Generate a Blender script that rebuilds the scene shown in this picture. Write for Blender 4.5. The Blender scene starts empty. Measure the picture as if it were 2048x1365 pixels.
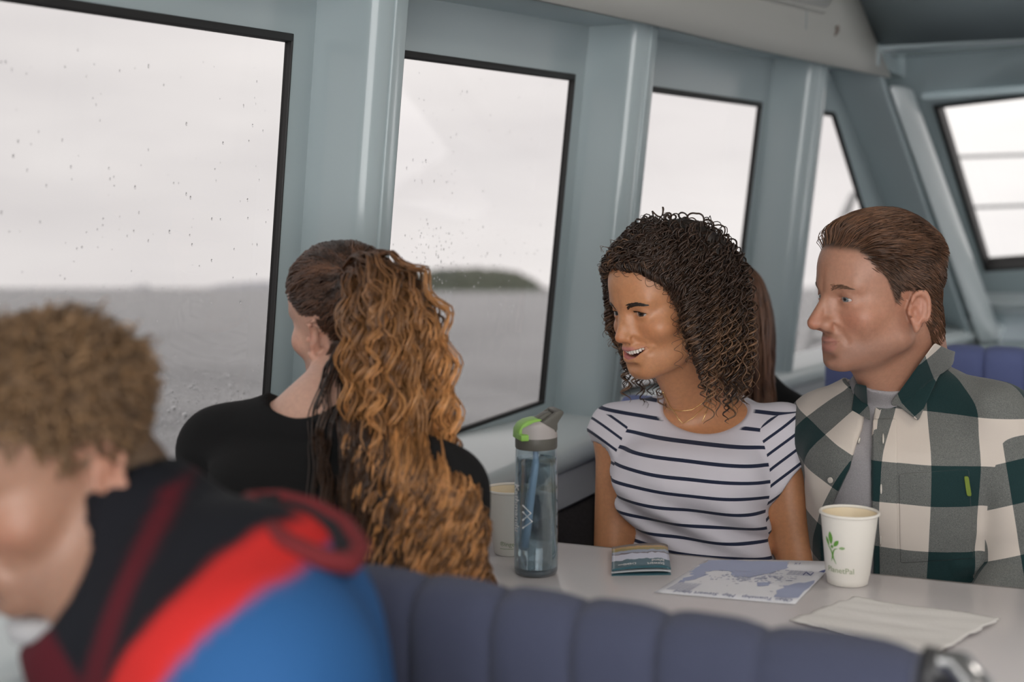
import bpy, bmesh, math, random
import numpy as np
from mathutils import Vector, Matrix

# ---------------------------------------------------------------- camera, sky, light, exposure
SC = bpy.context.scene
COL = SC.collection
FPX = 2700.0
CAM_Z = 1.27
YAW = math.radians(27.0)
PITCH = math.atan((682.5 - 400.0) / FPX)
cam_d = bpy.data.cameras.new('camera')
cam = bpy.data.objects.new('camera', cam_d)
COL.objects.link(cam)
cam_d.sensor_width = 36.0
cam_d.lens = 36.0 * FPX / 2048.0
cam_d.clip_start = 0.05
cam_d.clip_end = 20000
cam.location = (0, 0, CAM_Z)
cam.rotation_euler = (math.pi / 2 - PITCH, 0, YAW)
cam_d.dof.use_dof = True
cam_d.dof.focus_distance = 2.17
cam_d.dof.aperture_fstop = (cam_d.lens / 1000.0) / 0.0195
SC.camera = cam

# the boat runs bow-up: the sea and sky are tilted against the cabin
TILT = math.radians(3.70)
h_dir = Vector((-math.sin(YAW), math.cos(YAW), 0))
sea_n = (Vector((0, 0, 1)) * math.cos(TILT) + h_dir * math.sin(TILT)).normalized()
cam_right = Vector((math.cos(YAW), math.sin(YAW), 0))
SEA_Q = Matrix.Rotation(-TILT, 4, cam_right)

world = bpy.data.worlds.new('overcast_sky')
SC.world = world
world.use_nodes = True
wn = world.node_tree
wn.nodes.clear()
def wnode(t, **k):
    n = wn.nodes.new(t)
    for a, b in k.items():
        setattr(n, a, b)
    return n
w_tc = wnode('ShaderNodeTexCoord')
w_map = wnode('ShaderNodeMapping')
w_map.inputs['Scale'].default_value = (1.0, 1.0, 5.0)
w_rot = wnode('ShaderNodeVectorRotate', rotation_type='AXIS_ANGLE')
w_rot.inputs['Axis'].default_value = cam_right
w_rot.inputs['Angle'].default_value = TILT
w_noise = wnode('ShaderNodeTexNoise')
w_noise.inputs['Scale'].default_value = 2.6
w_noise.inputs['Detail'].default_value = 5.0
w_noise.inputs['Roughness'].default_value = 0.55
w_ramp = wnode('ShaderNodeValToRGB')
w_ramp.color_ramp.elements[0].position = 0.30
w_ramp.color_ramp.elements[0].color = (0.80, 0.785, 0.79, 1)
w_ramp.color_ramp.elements[1].position = 0.68
w_ramp.color_ramp.elements[1].color = (0.98, 0.965, 0.955, 1)
w_bg = wnode('ShaderNodeBackground')
w_bg.inputs['Strength'].default_value = 3.3
w_out = wnode('ShaderNodeOutputWorld')
L = wn.links.new
L(w_tc.outputs['Generated'], w_rot.inputs['Vector'])
L(w_rot.outputs['Vector'], w_map.inputs['Vector'])
L(w_map.outputs['Vector'], w_noise.inputs['Vector'])
L(w_noise.outputs['Fac'], w_ramp.inputs['Fac'])
# the overcast is a little brighter towards the bow
w_dot = wnode('ShaderNodeVectorMath', operation='DOT_PRODUCT')
w_dot.inputs[1].default_value = (-0.10, 0.98, 0.15)
w_max = wnode('ShaderNodeMath', operation='MAXIMUM'); w_max.inputs[1].default_value = 0.0
w_pow = wnode('ShaderNodeMath', operation='POWER'); w_pow.inputs[1].default_value = 4.0
w_mad = wnode('ShaderNodeMath', operation='MULTIPLY_ADD'); w_mad.inputs[1].default_value = 0.22; w_mad.inputs[2].default_value = 0.88
w_scl = wnode('ShaderNodeVectorMath', operation='SCALE')
L(w_tc.outputs['Generated'], w_dot.inputs[0]); L(w_dot.outputs['Value'], w_max.inputs[0]); L(w_max.outputs[0], w_pow.inputs[0]); L(w_pow.outputs[0], w_mad.inputs[0])
L(w_ramp.outputs['Color'], w_scl.inputs[0]); L(w_mad.outputs[0], w_scl.inputs['Scale']); L(w_scl.outputs[0], w_bg.inputs['Color'])
L(w_bg.outputs['Background'], w_out.inputs['Surface'])

SC.view_settings.view_transform = 'Standard'
SC.view_settings.look = 'None'
SC.view_settings.gamma = 1.0
SC.view_settings.exposure = 1.2
SC.view_settings.use_curve_mapping = False

# ---------------------------------------------------------------- helpers
random.seed(7)
RNG = np.random.default_rng(7)

def ray(px, py):
    d = Vector(((px - 1024) / FPX, -(py - 682.5) / FPX, -1.0))
    d.rotate(cam.rotation_euler)
    return d
CAMP = Vector((0, 0, CAM_Z))
def at_z(px, py, z):
    d = ray(px, py); return CAMP + d * ((z - CAM_Z) / d.z)
def at_y(px, py, y):
    d = ray(px, py); return CAMP + d * (y / d.y)
def at_d(px, py, t):
    return CAMP + ray(px, py) * t

def tag(o, label=None, cat=None, group=None, kind=None):
    if label: o['label'] = label
    if cat: o['category'] = cat
    if group: o['group'] = group
    if kind: o['kind'] = kind
    return o

def empty(name, loc=(0, 0, 0), label=None, cat=None, group=None):
    o = bpy.data.objects.new(name, None)
    o.empty_display_size = 0.05
    o.location = loc
    COL.objects.link(o)
    return tag(o, label, cat, group)

def link(name, me, mat=None, parent=None, smooth=True):
    if mat is not None and len(me.materials) == 0:
        for m in (mat if isinstance(mat, (list, tuple)) else [mat]):
            me.materials.append(m)
    if smooth:
        me.polygons.foreach_set('use_smooth', np.ones(len(me.polygons), dtype=bool))
    o = bpy.data.objects.new(name, me)
    COL.objects.link(o)
    if parent is not None:
        o.parent = parent
        o.matrix_parent_inverse = Matrix.Translation(parent.location).inverted()
    return o

def pyd(name, v, f, mat=None, parent=None, smooth=True):
    me = bpy.data.meshes.new(name)
    me.from_pydata([tuple(map(float, p)) for p in v], [], [tuple(map(int, q)) for q in f])
    me.update()
    return link(name, me, mat, parent, smooth)

def fast_mesh(name, V, Q):
    """V (n,3) array, Q (m,k) array of equal-sized polygons"""
    me = bpy.data.meshes.new(name)
    V = np.asarray(V, dtype=np.float32); Q = np.asarray(Q, dtype=np.int32)
    me.vertices.add(len(V)); me.vertices.foreach_set('co', V.ravel())
    me.loops.add(Q.size); me.loops.foreach_set('vertex_index', Q.ravel())
    me.polygons.add(len(Q))
    me.polygons.foreach_set('loop_start', np.arange(0, Q.size, Q.shape[1], dtype=np.int32))
    me.polygons.foreach_set('loop_total', np.full(len(Q), Q.shape[1], dtype=np.int32))
    me.update(calc_edges=True)
    me.validate()
    return me

def from_bm(name, bm, mat=None, parent=None, smooth=True):
    bmesh.ops.recalc_face_normals(bm, faces=bm.faces)
    me = bpy.data.meshes.new(name)
    bm.to_mesh(me); bm.free()
    return link(name, me, mat, parent, smooth)

def auto_smooth(o, ang=40):
    m = o.modifiers.new('edge_split', 'EDGE_SPLIT')
    m.split_angle = math.radians(ang)
    return o

def bevel_mod(o, w, seg=3, ang=30):
    m = o.modifiers.new('bevel', 'BEVEL')
    m.width = w; m.segments = seg; m.limit_method = 'ANGLE'; m.angle_limit = math.radians(ang)
    m.harden_normals = False
    return o

def hexa(name, c, mat, parent=None, bevel=0.0, seg=3):
    """eight corners: bottom ring of four then top ring of four"""
    bm = bmesh.new()
    v = [bm.verts.new(p) for p in c]
    for q in ((0, 1, 2, 3), (7, 6, 5, 4), (0, 4, 5, 1), (1, 5, 6, 2), (2, 6, 7, 3), (3, 7, 4, 0)):
        bm.faces.new([v[i] for i in q])
    if bevel > 0:
        bmesh.ops.bevel(bm, geom=list(bm.edges), offset=bevel, segments=seg, affect='EDGES', profile=0.6)
    o = from_bm(name, bm, mat, parent, smooth=True)
    return auto_smooth(o, 35) if bevel == 0 else o

def box(name, lo, hi, mat, parent=None, bevel=0.0, seg=3):
    x0, y0, z0 = lo; x1, y1, z1 = hi
    return hexa(name, [(x0, y0, z0), (x1, y0, z0), (x1, y1, z0), (x0, y1, z0),
                       (x0, y0, z1), (x1, y0, z1), (x1, y1, z1), (x0, y1, z1)], mat, parent, bevel, seg)

def lathe_vf(prof, seg=48, axis=(0, 0), cap=False):
    V, F = [], []
    for r, z in prof:
        for i in range(seg):
            a = 2 * math.pi * i / seg
            V.append((axis[0] + r * math.cos(a), axis[1] + r * math.sin(a), z))
    for k in range(len(prof) - 1):
        for i in range(seg):
            j = (i + 1) % seg
            F.append((k * seg + i, k * seg + j, (k + 1) * seg + j, (k + 1) * seg + i))
    if cap:
        F.append(tuple(range(seg))[::-1])
        F.append(tuple(range((len(prof) - 1) * seg, len(prof) * seg)))
    return V, F

def tube_vf(pts, rad, sides=8, closed=False, cap=True):
    pts = [Vector(p) for p in pts]
    n = len(pts)
    rads = rad if hasattr(rad, '__len__') else [rad] * n
    V, F = [], []
    up = None
    for i, p in enumerate(pts):
        a = pts[(i - 1) % n] if (i > 0 or closed) else p
        b = pts[(i + 1) % n] if (i < n - 1 or closed) else p
        t = (b - a).normalized()
        if up is None:
            up = Vector((0, 0, 1)) if abs(t.z) < 0.9 else Vector((1, 0, 0))
        s = t.cross(up)
        if s.length < 1e-6: s = t.cross(Vector((1, 0, 0)))
        s.normalize(); up = s.cross(t).normalized()
        for k in range(sides):
            an = 2 * math.pi * k / sides
            V.append(p + (s * math.cos(an) + up * math.sin(an)) * rads[i])
    m = n if closed else n - 1
    for i in range(m):
        j = (i + 1) % n
        for k in range(sides):
            l = (k + 1) % sides
            F.append((i * sides + k, i * sides + l, j * sides + l, j * sides + k))
    if cap and not closed:
        F.append(tuple(range(sides))[::-1])
        F.append(tuple(range((n - 1) * sides, n * sides)))
    return V, F

def tube(name, pts, rad, mat, parent=None, sides=8, closed=False):
    V, F = tube_vf(pts, rad, sides, closed)
    bm = bmesh.new()
    vs = [bm.verts.new(v) for v in V]
    for f in F:
        bm.faces.new([vs[i] for i in f])
    return from_bm(name, bm, mat, parent)

# ---------------------------------------------------------------- materials
MATS = {}
def mat(name, col, rough=0.5, metal=0.0, noise=0.0, nscale=40.0, bump=0.0, bscale=200.0, sheen=0.0, coat=0.0, spec=0.5, sss=0.0):
    if name in MATS: return MATS[name]
    m = bpy.data.materials.new(name); m.use_nodes = True
    nt = m.node_tree
    b = nt.nodes['Principled BSDF']
    b.inputs['Base Color'].default_value = (*col, 1)
    b.inputs['Roughness'].default_value = rough
    b.inputs['Metallic'].default_value = metal
    b.inputs['Specular IOR Level'].default_value = spec
    if sheen:
        b.inputs['Sheen Weight'].default_value = sheen
        b.inputs['Sheen Roughness'].default_value = 0.5
    if coat:
        b.inputs['Coat Weight'].default_value = coat
        b.inputs['Coat Roughness'].default_value = 0.1
    if sss:
        b.inputs['Subsurface Weight'].default_value = sss
        b.inputs['Subsurface Radius'].default_value = (0.012, 0.005, 0.003)
        b.inputs['Subsurface Scale'].default_value = 0.6
    tc = nt.nodes.new('ShaderNodeTexCoord')
    if noise:
        n = nt.nodes.new('ShaderNodeTexNoise'); n.inputs['Scale'].default_value = nscale
        n.inputs['Detail'].default_value = 4
        nt.links.new(tc.outputs['Object'], n.inputs['Vector'])
        mx = nt.nodes.new('ShaderNodeMix'); mx.data_type = 'RGBA'
        mx.inputs[6].default_value = (*[c * (1 - noise) for c in col], 1)
        mx.inputs[7].default_value = (*[min(1, c * (1 + noise)) for c in col], 1)
        nt.links.new(n.outputs['Fac'], mx.inputs[0])
        nt.links.new(mx.outputs[2], b.inputs['Base Color'])
    if bump:
        n = nt.nodes.new('ShaderNodeTexNoise'); n.inputs['Scale'].default_value = bscale
        n.inputs['Detail'].default_value = 3
        nt.links.new(tc.outputs['Object'], n.inputs['Vector'])
        bp = nt.nodes.new('ShaderNodeBump'); bp.inputs['Strength'].default_value = bump
        bp.inputs['Distance'].default_value = 0.002
        nt.links.new(n.outputs['Fac'], bp.inputs['Height'])
        nt.links.new(bp.outputs['Normal'], b.inputs['Normal'])
    MATS[name] = m
    return m

M_PAINT = mat('blue_grey_paint', (0.385, 0.455, 0.472), 0.16, bump=0.06, bscale=18.0)
M_PAINT_L = mat('pale_sill_paint', (0.57, 0.625, 0.635), 0.28, bump=0.05, bscale=25.0)
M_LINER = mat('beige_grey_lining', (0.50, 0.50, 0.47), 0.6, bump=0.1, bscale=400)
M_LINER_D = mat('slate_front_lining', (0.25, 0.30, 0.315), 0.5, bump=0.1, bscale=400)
M_FASCIA = mat('grey_fascia', (0.34, 0.35, 0.37), 0.35)
M_RUBBER = mat('black_rubber', (0.018, 0.017, 0.017), 0.55)
M_CARPET = mat('charcoal_carpet', (0.060, 0.052, 0.052), 0.95, noise=0.8, nscale=350, bump=1.0, bscale=700)
M_FLOOR = mat('dark_floor_vinyl', (0.12, 0.13, 0.14), 0.6, noise=0.2)
M_LAMIN = mat('grey_laminate', (0.68, 0.645, 0.65), 0.24, noise=0.03, nscale=300)
M_EDGE = mat('dark_table_edge', (0.20, 0.185, 0.18), 0.4)
M_STEEL = mat('brushed_steel', (0.62, 0.62, 0.63), 0.22, metal=1.0)
M_WHITE_MET = mat('white_painted_metal', (0.78, 0.78, 0.78), 0.35)
M_GREY_MET = mat('grey_metal', (0.35, 0.36, 0.36), 0.4)
M_DARK = mat('dark_plastic', (0.03, 0.03, 0.032), 0.45)

def pane_mat(name, tint):
    m = bpy.data.materials.new(name); m.use_nodes = True
    nt = m.node_tree; nt.nodes.clear()
    tr = nt.nodes.new('ShaderNodeBsdfTransparent'); tr.inputs[0].default_value = (*tint, 1)
    gl = nt.nodes.new('ShaderNodeBsdfGlossy'); gl.inputs['Roughness'].default_value = 0.02
    gl.inputs[0].default_value = (0.9, 0.9, 0.9, 1)
    fr = nt.nodes.new('ShaderNodeMath'); fr.operation = 'MULTIPLY_ADD'; fr.inputs[1].default_value = 0.04; fr.inputs[2].default_value = 0.006
    lw = nt.nodes.new('ShaderNodeLayerWeight'); lw.inputs['Blend'].default_value = 0.3
    nt.links.new(lw.outputs['Facing'], fr.inputs[0])
    mx = nt.nodes.new('ShaderNodeMixShader'); out = nt.nodes.new('ShaderNodeOutputMaterial')
    nt.links.new(fr.outputs[0], mx.inputs[0]); nt.links.new(tr.outputs[0], mx.inputs[1])
    nt.links.new(gl.outputs[0], mx.inputs[2]); nt.links.new(mx.outputs[0], out.inputs[0])
    return m
M_PANE = pane_mat('tinted_window_glass', (0.343, 0.337, 0.335))
M_PANE_F = pane_mat('lighter_windscreen_glass', (0.378, 0.374, 0.370))
def drop_mat():
    m = bpy.data.materials.new('rain_drop'); m.use_nodes = True
    nt = m.node_tree; nt.nodes.clear()
    g = nt.nodes.new('ShaderNodeBsdfGlass'); g.inputs['IOR'].default_value = 1.33
    g.inputs['Roughness'].default_value = 0.05
    out = nt.nodes.new('ShaderNodeOutputMaterial')
    nt.links.new(g.outputs[0], out.inputs[0])
    return m
M_DROP = drop_mat()
# the shell is drawn in its own units and brought to metres at the end of this section
_before = set(bpy.data.objects)
# ---------------------------------------------------------------- cabin shell
WY = [-2.5, 1.0, 1.577, 1.78, 2.31, 2.59, 3.16, 3.6, 4.4, 5.2]
WX = [-1.50, -1.21, -1.149, -1.126, -1.05, -1.027, -0.949, -0.885, -0.75, -0.60]
def wall_x(y, z):
    return float(np.interp(y, WY, WX)) - (1.5 - z) * 0.10
def W(y, z, off=0.0):
    return Vector((wall_x(y, z) + off, y, z))

def front_y(z):
    return 3.80 + 1.35 * (1.67 - z)

Z_LOW, Z_TOP, Z_WT = 0.80, 1.63, 1.50
wins = [  # left-bottom, right-bottom, right-top, left-top in (y, z)
    [(-0.35, 0.86), (0.42, 0.86), (0.42, Z_WT), (-0.35, Z_WT)],
    [(0.52, 0.86), (1.570, 0.86), (1.572, Z_WT), (0.52, Z_WT)],
    [(1.70, 0.838), (2.307, 0.881), (2.308, Z_WT), (1.70, Z_WT)],
    [(2.43, 0.87), (3.153, 0.855), (3.159, Z_WT), (2.43, Z_WT)],
    [(3.27, 0.840), (4.33, 0.842), (3.602, Z_WT), (3.27, Z_WT)],
]

def wall_patch(bm, c, nu=6, nv=4):
    (y0, z0), (y1, z1), (y2, z2), (y3, z3) = c
    g = []
    for i in range(nu + 1):
        u = i / nu; row = []
        for j in range(nv + 1):
            v = j / nv
            y = (1 - v) * ((1 - u) * y0 + u * y1) + v * ((1 - u) * y3 + u * y2)
            z = (1 - v) * ((1 - u) * z0 + u * z1) + v * ((1 - u) * z3 + u * z2)
            row.append(bm.verts.new(W(y, z)))
        g.append(row)
    for i in range(nu):
        for j in range(nv):
            bm.faces.new((g[i][j], g[i + 1][j], g[i + 1][j + 1], g[i][j + 1]))

bm = bmesh.new()
AFT = -1.05            # after end left open, behind the camera, to let sky light in
prev = (AFT, AFT)
for w in wins:
    (lb, rb, rt, lt) = w
    wall_patch(bm, [(prev[0], Z_LOW), (lb[0], Z_LOW), lt and (lb[0], lb[1]), (prev[0], lb[1])], 3, 1)
    wall_patch(bm, [(prev[0], lb[1]), lb, lt, (prev[1], Z_WT)], 3, 4)
    wall_patch(bm, [(lb[0], Z_LOW), (rb[0], Z_LOW), rb, lb], 8, 1)
    wall_patch(bm, [(prev[1], Z_WT), lt, (lt[0], Z_TOP), (prev[1], Z_TOP)], 3, 2)
    wall_patch(bm, [lt, rt, (rt[0], Z_TOP), (lt[0], Z_TOP)], 8, 2)
    prev = (rb[0], rt[0])
yb, yt = front_y(0.842), front_y(Z_WT)
wall_patch(bm, [(4.33, Z_LOW), (front_y(Z_LOW), Z_LOW), (yb, 0.842), (4.33, 0.842)], 2, 1)
wall_patch(bm, [(4.33, 0.842), (yb, 0.842), (yt, Z_WT), (3.602, Z_WT)], 2, 6)
wall_patch(bm, [(3.602, Z_WT), (yt, Z_WT), (front_y(Z_TOP), Z_TOP), (3.602, Z_TOP)], 2, 2)
bmesh.ops.remove_doubles(bm, verts=bm.verts, dist=0.0008)
wall = from_bm('wall_port', bm, M_PAINT)
sol = wall.modifiers.new('plate', 'SOLIDIFY'); sol.thickness = 0.010; sol.offset = 0.0
tag(wall, 'blue-grey painted cabin side with a row of openings', kind='structure')
auto_smooth(wall, 30)

def quad_bar(name, a, b, inward, depth_out, thick, m, parent):
    """bar along edge a-b of an opening, as deep as the reveal"""
    a, b = Vector(a), Vector(b)
    i = Vector(inward).normalized() * thick
    o0 = Vector((0.0075, 0, 0.001)); o1 = Vector((-depth_out, 0, 0))
    c = [a + o0, b + o0, b + o0 + i, a + o0 + i, a + o1, b + o1, b + o1 + i, a + o1 + i]
    return hexa(name, c, m, parent, bevel=0.0015, seg=2)

for k, w in enumerate(wins):
    e = empty('window_%d' % (k + 1), W(*w[0]))
    tag(e, ['tinted side pane behind the camera', 'large rain-spotted side pane beside the ponytailed woman',
            'side pane with the island seen through it', 'side pane behind the curly-haired woman',
            'slanting small side pane next to the raked corner'][k], kind='structure')
    P = [W(*c) for c in w]
    cen = sum(P, Vector()) / 4
    for i in range(4):
        a, b = P[i], P[(i + 1) % 4]
        mid = (a + b) / 2
        d = (b - a).normalized()
        inn = (cen - mid); inn -= d * inn.dot(d)
        quad_bar('gasket', a, b, inn, 0.0055, [0.007, 0.0035, 0.011, 0.0035][i], M_RUBBER, e)
    off = Vector((0.0, 0, 0))
    pv = [p + off for p in P] + [p + off + Vector((-0.004, 0, 0)) for p in P]
    hexa('pane', pv, M_PANE, e)
    if k in (1, 2):   # rain drops clinging to the pane
        bm = bmesh.new()
        rr = random.Random(11 + k)
        n = 330 if k == 1 else 300
        for q in range(n):
            if k == 1:
                y = rr.uniform(0.95, 1.55); z = 0.88 + 0.58 * rr.random() ** 1.2
            else:
                y = rr.gauss(1.93, 0.045) if rr.random() < 0.6 else rr.uniform(1.74, 2.28)
                z = 1.16 + 0.33 * rr.random() ** 1.5 if rr.random() < .3 else 1.05 + 0.18 * rr.random()
            p = W(y, z, 0.0012)
            r = rr.uniform(0.0005, 0.0014) * (1.3 if rr.random() < 0.12 else 1)
            mtx = Matrix.Translation(p) @ Matrix.Diagonal((0.5 * r, r, r * rr.uniform(0.9, 2.2), 1))
            bmesh.ops.create_icosphere(bm, subdivisions=1, radius=1.0, matrix=mtx)
        dr = from_bm('rain_drops', bm, M_DROP, e)
        dr['kind'] = 'stuff'

# upright frames between the windows
def pillar(name, y, label, depth=0.118, z0=0.842, z1=1.615):
    e = empty(name, W(y, z0)); tag(e, label, kind='structure')
    n = 8
    def prism(nm, ya, yb_, da, db, bev):
        bm = bmesh.new(); rings = []
        for i in range(n + 1):
            z = z0 + (z1 - z0) * i / n
            rings.append([bm.verts.new(W(ya, z, da)), bm.verts.new(W(ya, z, db)),
                          bm.verts.new(W(yb_, z, db)), bm.verts.new(W(yb_, z, da))])
        for i in range(n):
            for q in range(4):
                bm.faces.new((rings[i][q], rings[i][(q + 1) % 4], rings[i + 1][(q + 1) % 4], rings[i + 1][q]))
        bm.faces.new(rings[0][::-1]); bm.faces.new(rings[-1])
        o = from_bm(nm, bm, M_PAINT, e, smooth=True)
        if bev: bevel_mod(o, bev, 4, 50)
        return auto_smooth(o, 60)
    # web with a generous round at its after inboard corner, then the inboard lip
    prof = [(y, -.002)] + [(y + .030 * (1 - math.cos(t)), depth - .034 + .030 * math.sin(t)) for t in np.linspace(0, math.pi / 2, 8)] + [(y + .055, depth - .004), (y + .055, -.002)]
    bm = bmesh.new(); rings = []
    for i in range(n + 1):
        z = z0 + (z1 - z0) * i / n
        rings.append([bm.verts.new(W(yy, z, dd)) for yy, dd in prof])
    m_ = len(prof)
    for i in range(n):
        for q in range(m_):
            bm.faces.new((rings[i][q], rings[i][(q + 1) % m_], rings[i + 1][(q + 1) % m_], rings[i + 1][q]))
    bm.faces.new(rings[0][::-1]); bm.faces.new(rings[-1])
    auto_smooth(from_bm('web', bm, M_PAINT, e), 50)
    prism('inboard_lip', y + .028, y + .056, depth - .010, depth, 0.003)
    return e
pillar('trim_1', 1.617, 'upright frame behind the head of the ponytailed woman')
pillar('trim_2', 2.345, 'upright frame just left of the curly-haired woman')
pillar('trim_3', 3.199, 'upright frame between the two seated companions')
pillar('trim_4', 0.46, 'upright frame beside the man in the jacket')

# longitudinal shelf beam above the windows
def sweep(name, prof_fn, ys, m, label=None, bev=0, parent=None):
    V, F = [], []
    np_ = len(prof_fn(ys[0]))
    for y in ys:
        V += prof_fn(y)
    for i in range(len(ys) - 1):
        for k in range(np_):
            l = (k + 1) % np_
            F.append((i * np_ + k, i * np_ + l, (i + 1) * np_ + l, (i + 1) * np_ + k))
    F.append(tuple(range(np_))[::-1]); F.append(tuple(range((len(ys) - 1) * np_, len(ys) * np_)))
    bm = bmesh.new(); vs = [bm.verts.new(v) for v in V]
    for f in F: bm.faces.new([vs[i] for i in f])
    o = from_bm(name, bm, m, parent)
    if bev: bevel_mod(o, bev, 4, 40)
    auto_smooth(o, 60)
    if label: tag(o, label, kind='structure')
    return o
YS = list(np.linspace(AFT, 3.47, 22))
def beam_z(y): return -0.015 * (3.2 - y) if y > 0 else -0.048
def beam_prof(y):
    x = wall_x(y, 1.61); d = beam_z(y)
    return [Vector((x - .01, y, 1.604 + d)), Vector((x + .145, y, 1.604 + d)), Vector((x + .156, y, 1.610 + d)), Vector((x + .156, y, 1.626 + d)), Vector((x + .145, y, 1.634 + d)), Vector((x - .01, y, 1.640 + d))]
sweep('trim_5', beam_prof, YS, M_PAINT, 'rounded ledge beam running above the side panes')
# upper lining panel, leaning inboard above the beam
UP = 0.0
def head_y(z): return 3.45 + 1.35 * (1.65 - z)
def lining_prof(y):
    x = wall_x(y, 1.61) + 0.147
    return [Vector((x, y, 1.645)), Vector((x + UP, y, 2.06)), Vector((x + UP - .02, y, 2.06)), Vector((x - .02, y, 1.645))]
def lining_prof_cut(y):
    return lining_prof(y)
# the front end of the lining is cut along the raked front panel
V, F = [], []
nz = 8
for i in range(23):
    u = i / 22
    for j in range(nz + 1):
        z = 1.58 + (2.06 - 1.58) * j / nz
        yend = head_y(z)
        y = AFT + (yend - AFT) * u
        x = wall_x(y, 1.61) + 0.147
        V.append((x, y, z))
for i in range(22):
    for j in range(nz):
        a = i * (nz + 1) + j
        F.append((a, a + nz + 1, a + nz + 2, a + 1))
lin = pyd('wall_port_lining', V, F, M_LINER)
s_ = lin.modifiers.new('t', 'SOLIDIFY'); s_.thickness = 0.012; s_.offset = 1
tag(lin, 'beige-grey lining panel above the ledge beam', kind='structure')

# sill shelf, fascia and carpet below the windows
XS = -0.940
YS2 = list(np.linspace(AFT, 4.9, 26))
def sill_in(y):
    return max(XS, wall_x(y, .85) + 0.13)
def sill_prof(y):
    xi, xo = sill_in(y), wall_x(y, .85) - 0.01
    return [Vector((xo, y, .862)), Vector((xi - .028, y, .853)), Vector((xi - .010, y, .848)), Vector((xi - .002, y, .838)), Vector((xi, y, .826)),
            Vector((xi - .006, y, .812)), Vector((xi - .016, y, .806)), Vector((xo, y, .806))]
sweep('trim_6', sill_prof, YS2, M_PAINT_L, 'pale painted sill shelf with rounded nose')
def fascia_prof(y):
    xi = sill_in(y) - 0.018
    return [Vector((xi, y, .815)), Vector((xi + .002, y, .770)), Vector((xi + .012, y, .762)), Vector((xi + .015, y, .750)), Vector((xi + .004, y, .742)), Vector((xi - .03, y, .742)), Vector((xi - .03, y, .815))]
sweep('trim_7', fascia_prof, YS2, M_FASCIA, 'grey fascia strip under the sill with a rolled lower lip')
def carpet_prof(y):
    xi = sill_in(y) - 0.020
    return [Vector((xi, y, .75)), Vector((xi, y, .147)), Vector((xi - .03, y, .147)), Vector((xi - .03, y, .75))]
sweep('wall_port_lower', carpet_prof, YS2, M_CARPET, 'charcoal carpeted lower cabin side')
# plate behind the sill down to the floor
ce = box('ceiling', (-1.02, AFT, 2.055), (1.75, 2.93, 2.09), M_LINER)
tag(ce, 'beige-grey cabin ceiling', kind='structure')

# ---- raked front with windows
def FP(x, z, off=0.0):
    n = Vector((0, -1, -1.35)).normalized()
    return Vector((x, front_y(z), z)) + n * off
XC = 0.28                       # centre line of the boat
def mirror(x): return 2 * XC - x
fw = [(-0.626, 1.050), (0.20, 1.13), (0.20, 1.62), (-0.690, 1.546)]       # first front pane x,z
bm = bmesh.new()
def fpatch(c, nu=4, nv=3):
    g = []
    for i in range(nu + 1):
        u = i / nu; row = []
        for j in range(nv + 1):
            v = j / nv
            x = (1 - v) * ((1 - u) * c[0][0] + u * c[1][0]) + v * ((1 - u) * c[3][0] + u * c[2][0])
            z = (1 - v) * ((1 - u) * c[0][1] + u * c[1][1]) + v * ((1 - u) * c[3][1] + u * c[2][1])
            row.append(bm.verts.new(FP(x, z)))
        g.append(row)
    for i in range(nu):
        for j in range(nv):
            bm.faces.new((g[i][j], g[i + 1][j], g[i + 1][j + 1], g[i][j + 1]))
xl0 = -0.64; xl1 = -0.905
lo_z, hi_z = 0.78, 2.02
def xw(z): return wall_x(front_y(z), z)
(lb, rb, rt, lt) = fw
fpatch([(xw(lo_z), lo_z), (lb[0], lo_z), lb, (xw(lb[1]), lb[1])])
fpatch([(xw(lb[1]), lb[1]), lb, lt, (xw(lt[1]), lt[1])])
fpatch([(xw(lt[1]), lt[1]), lt, (lt[0], hi_z), (xw(hi_z), hi_z)])
fpatch([(lb[0], lo_z), (rb[0], lo_z), rb, lb])
fpatch([lt, rt, (rt[0], hi_z), (lt[0], hi_z)])
fpatch([(rb[0], lo_z), (1.6, lo_z), (1.6, rb[1]), rb])
fpatch([rb, (0.36, rb[1]), (0.36, rt[1]), rt])
fpatch([(1.22, rb[1]), (1.6, rb[1]), (1.6, rt[1]), (1.22, rt[1])])
fpatch([rt, (1.6, rt[1]), (1.6, hi_z), (rt[0], hi_z)])
bmesh.ops.remove_doubles(bm, verts=bm.verts, dist=0.0008)
fr = from_bm('wall_front', bm, M_PAINT)
s_ = fr.modifiers.new('plate', 'SOLIDIFY'); s_.thickness = 0.03; s_.offset = 0
tag(fr, 'blue-grey raked front of the cabin', kind='structure')
for k, w in enumerate([fw, [(0.36, 1.13), (1.22, 1.13), (1.22, 1.62), (0.36, 1.62)]]):
    e = empty('window_%d' % (6 + k), FP(*w[0])); tag(e, ['raked windscreen pane behind the man in plaid', 'windscreen pane beyond the right edge'][k], kind='structure')
    P = [FP(*c) for c in w]; cen = sum(P, Vector()) / 4
    for i in range(4):
        a, b = P[i], P[(i + 1) % 4]; d = (b - a).normalized(); inn = cen - (a + b) / 2; inn -= d * inn.dot(d); inn = inn.normalized() * 0.013
        nn = Vector((0, -1, -1.35)).normalized()
        c = [a + nn * .018, b + nn * .018, b + nn * .018 + inn, a + nn * .018 + inn, a - nn * .03, b - nn * .03, b - nn * .03 + inn, a - nn * .03 + inn]
        hexa('gasket', c, M_RUBBER, e)
    nn = Vector((0, -1, -1.35)).normalized()
    hexa('pane', [p - nn * .010 for p in P] + [p - nn * .016 for p in P], M_PANE_F, e)

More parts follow.
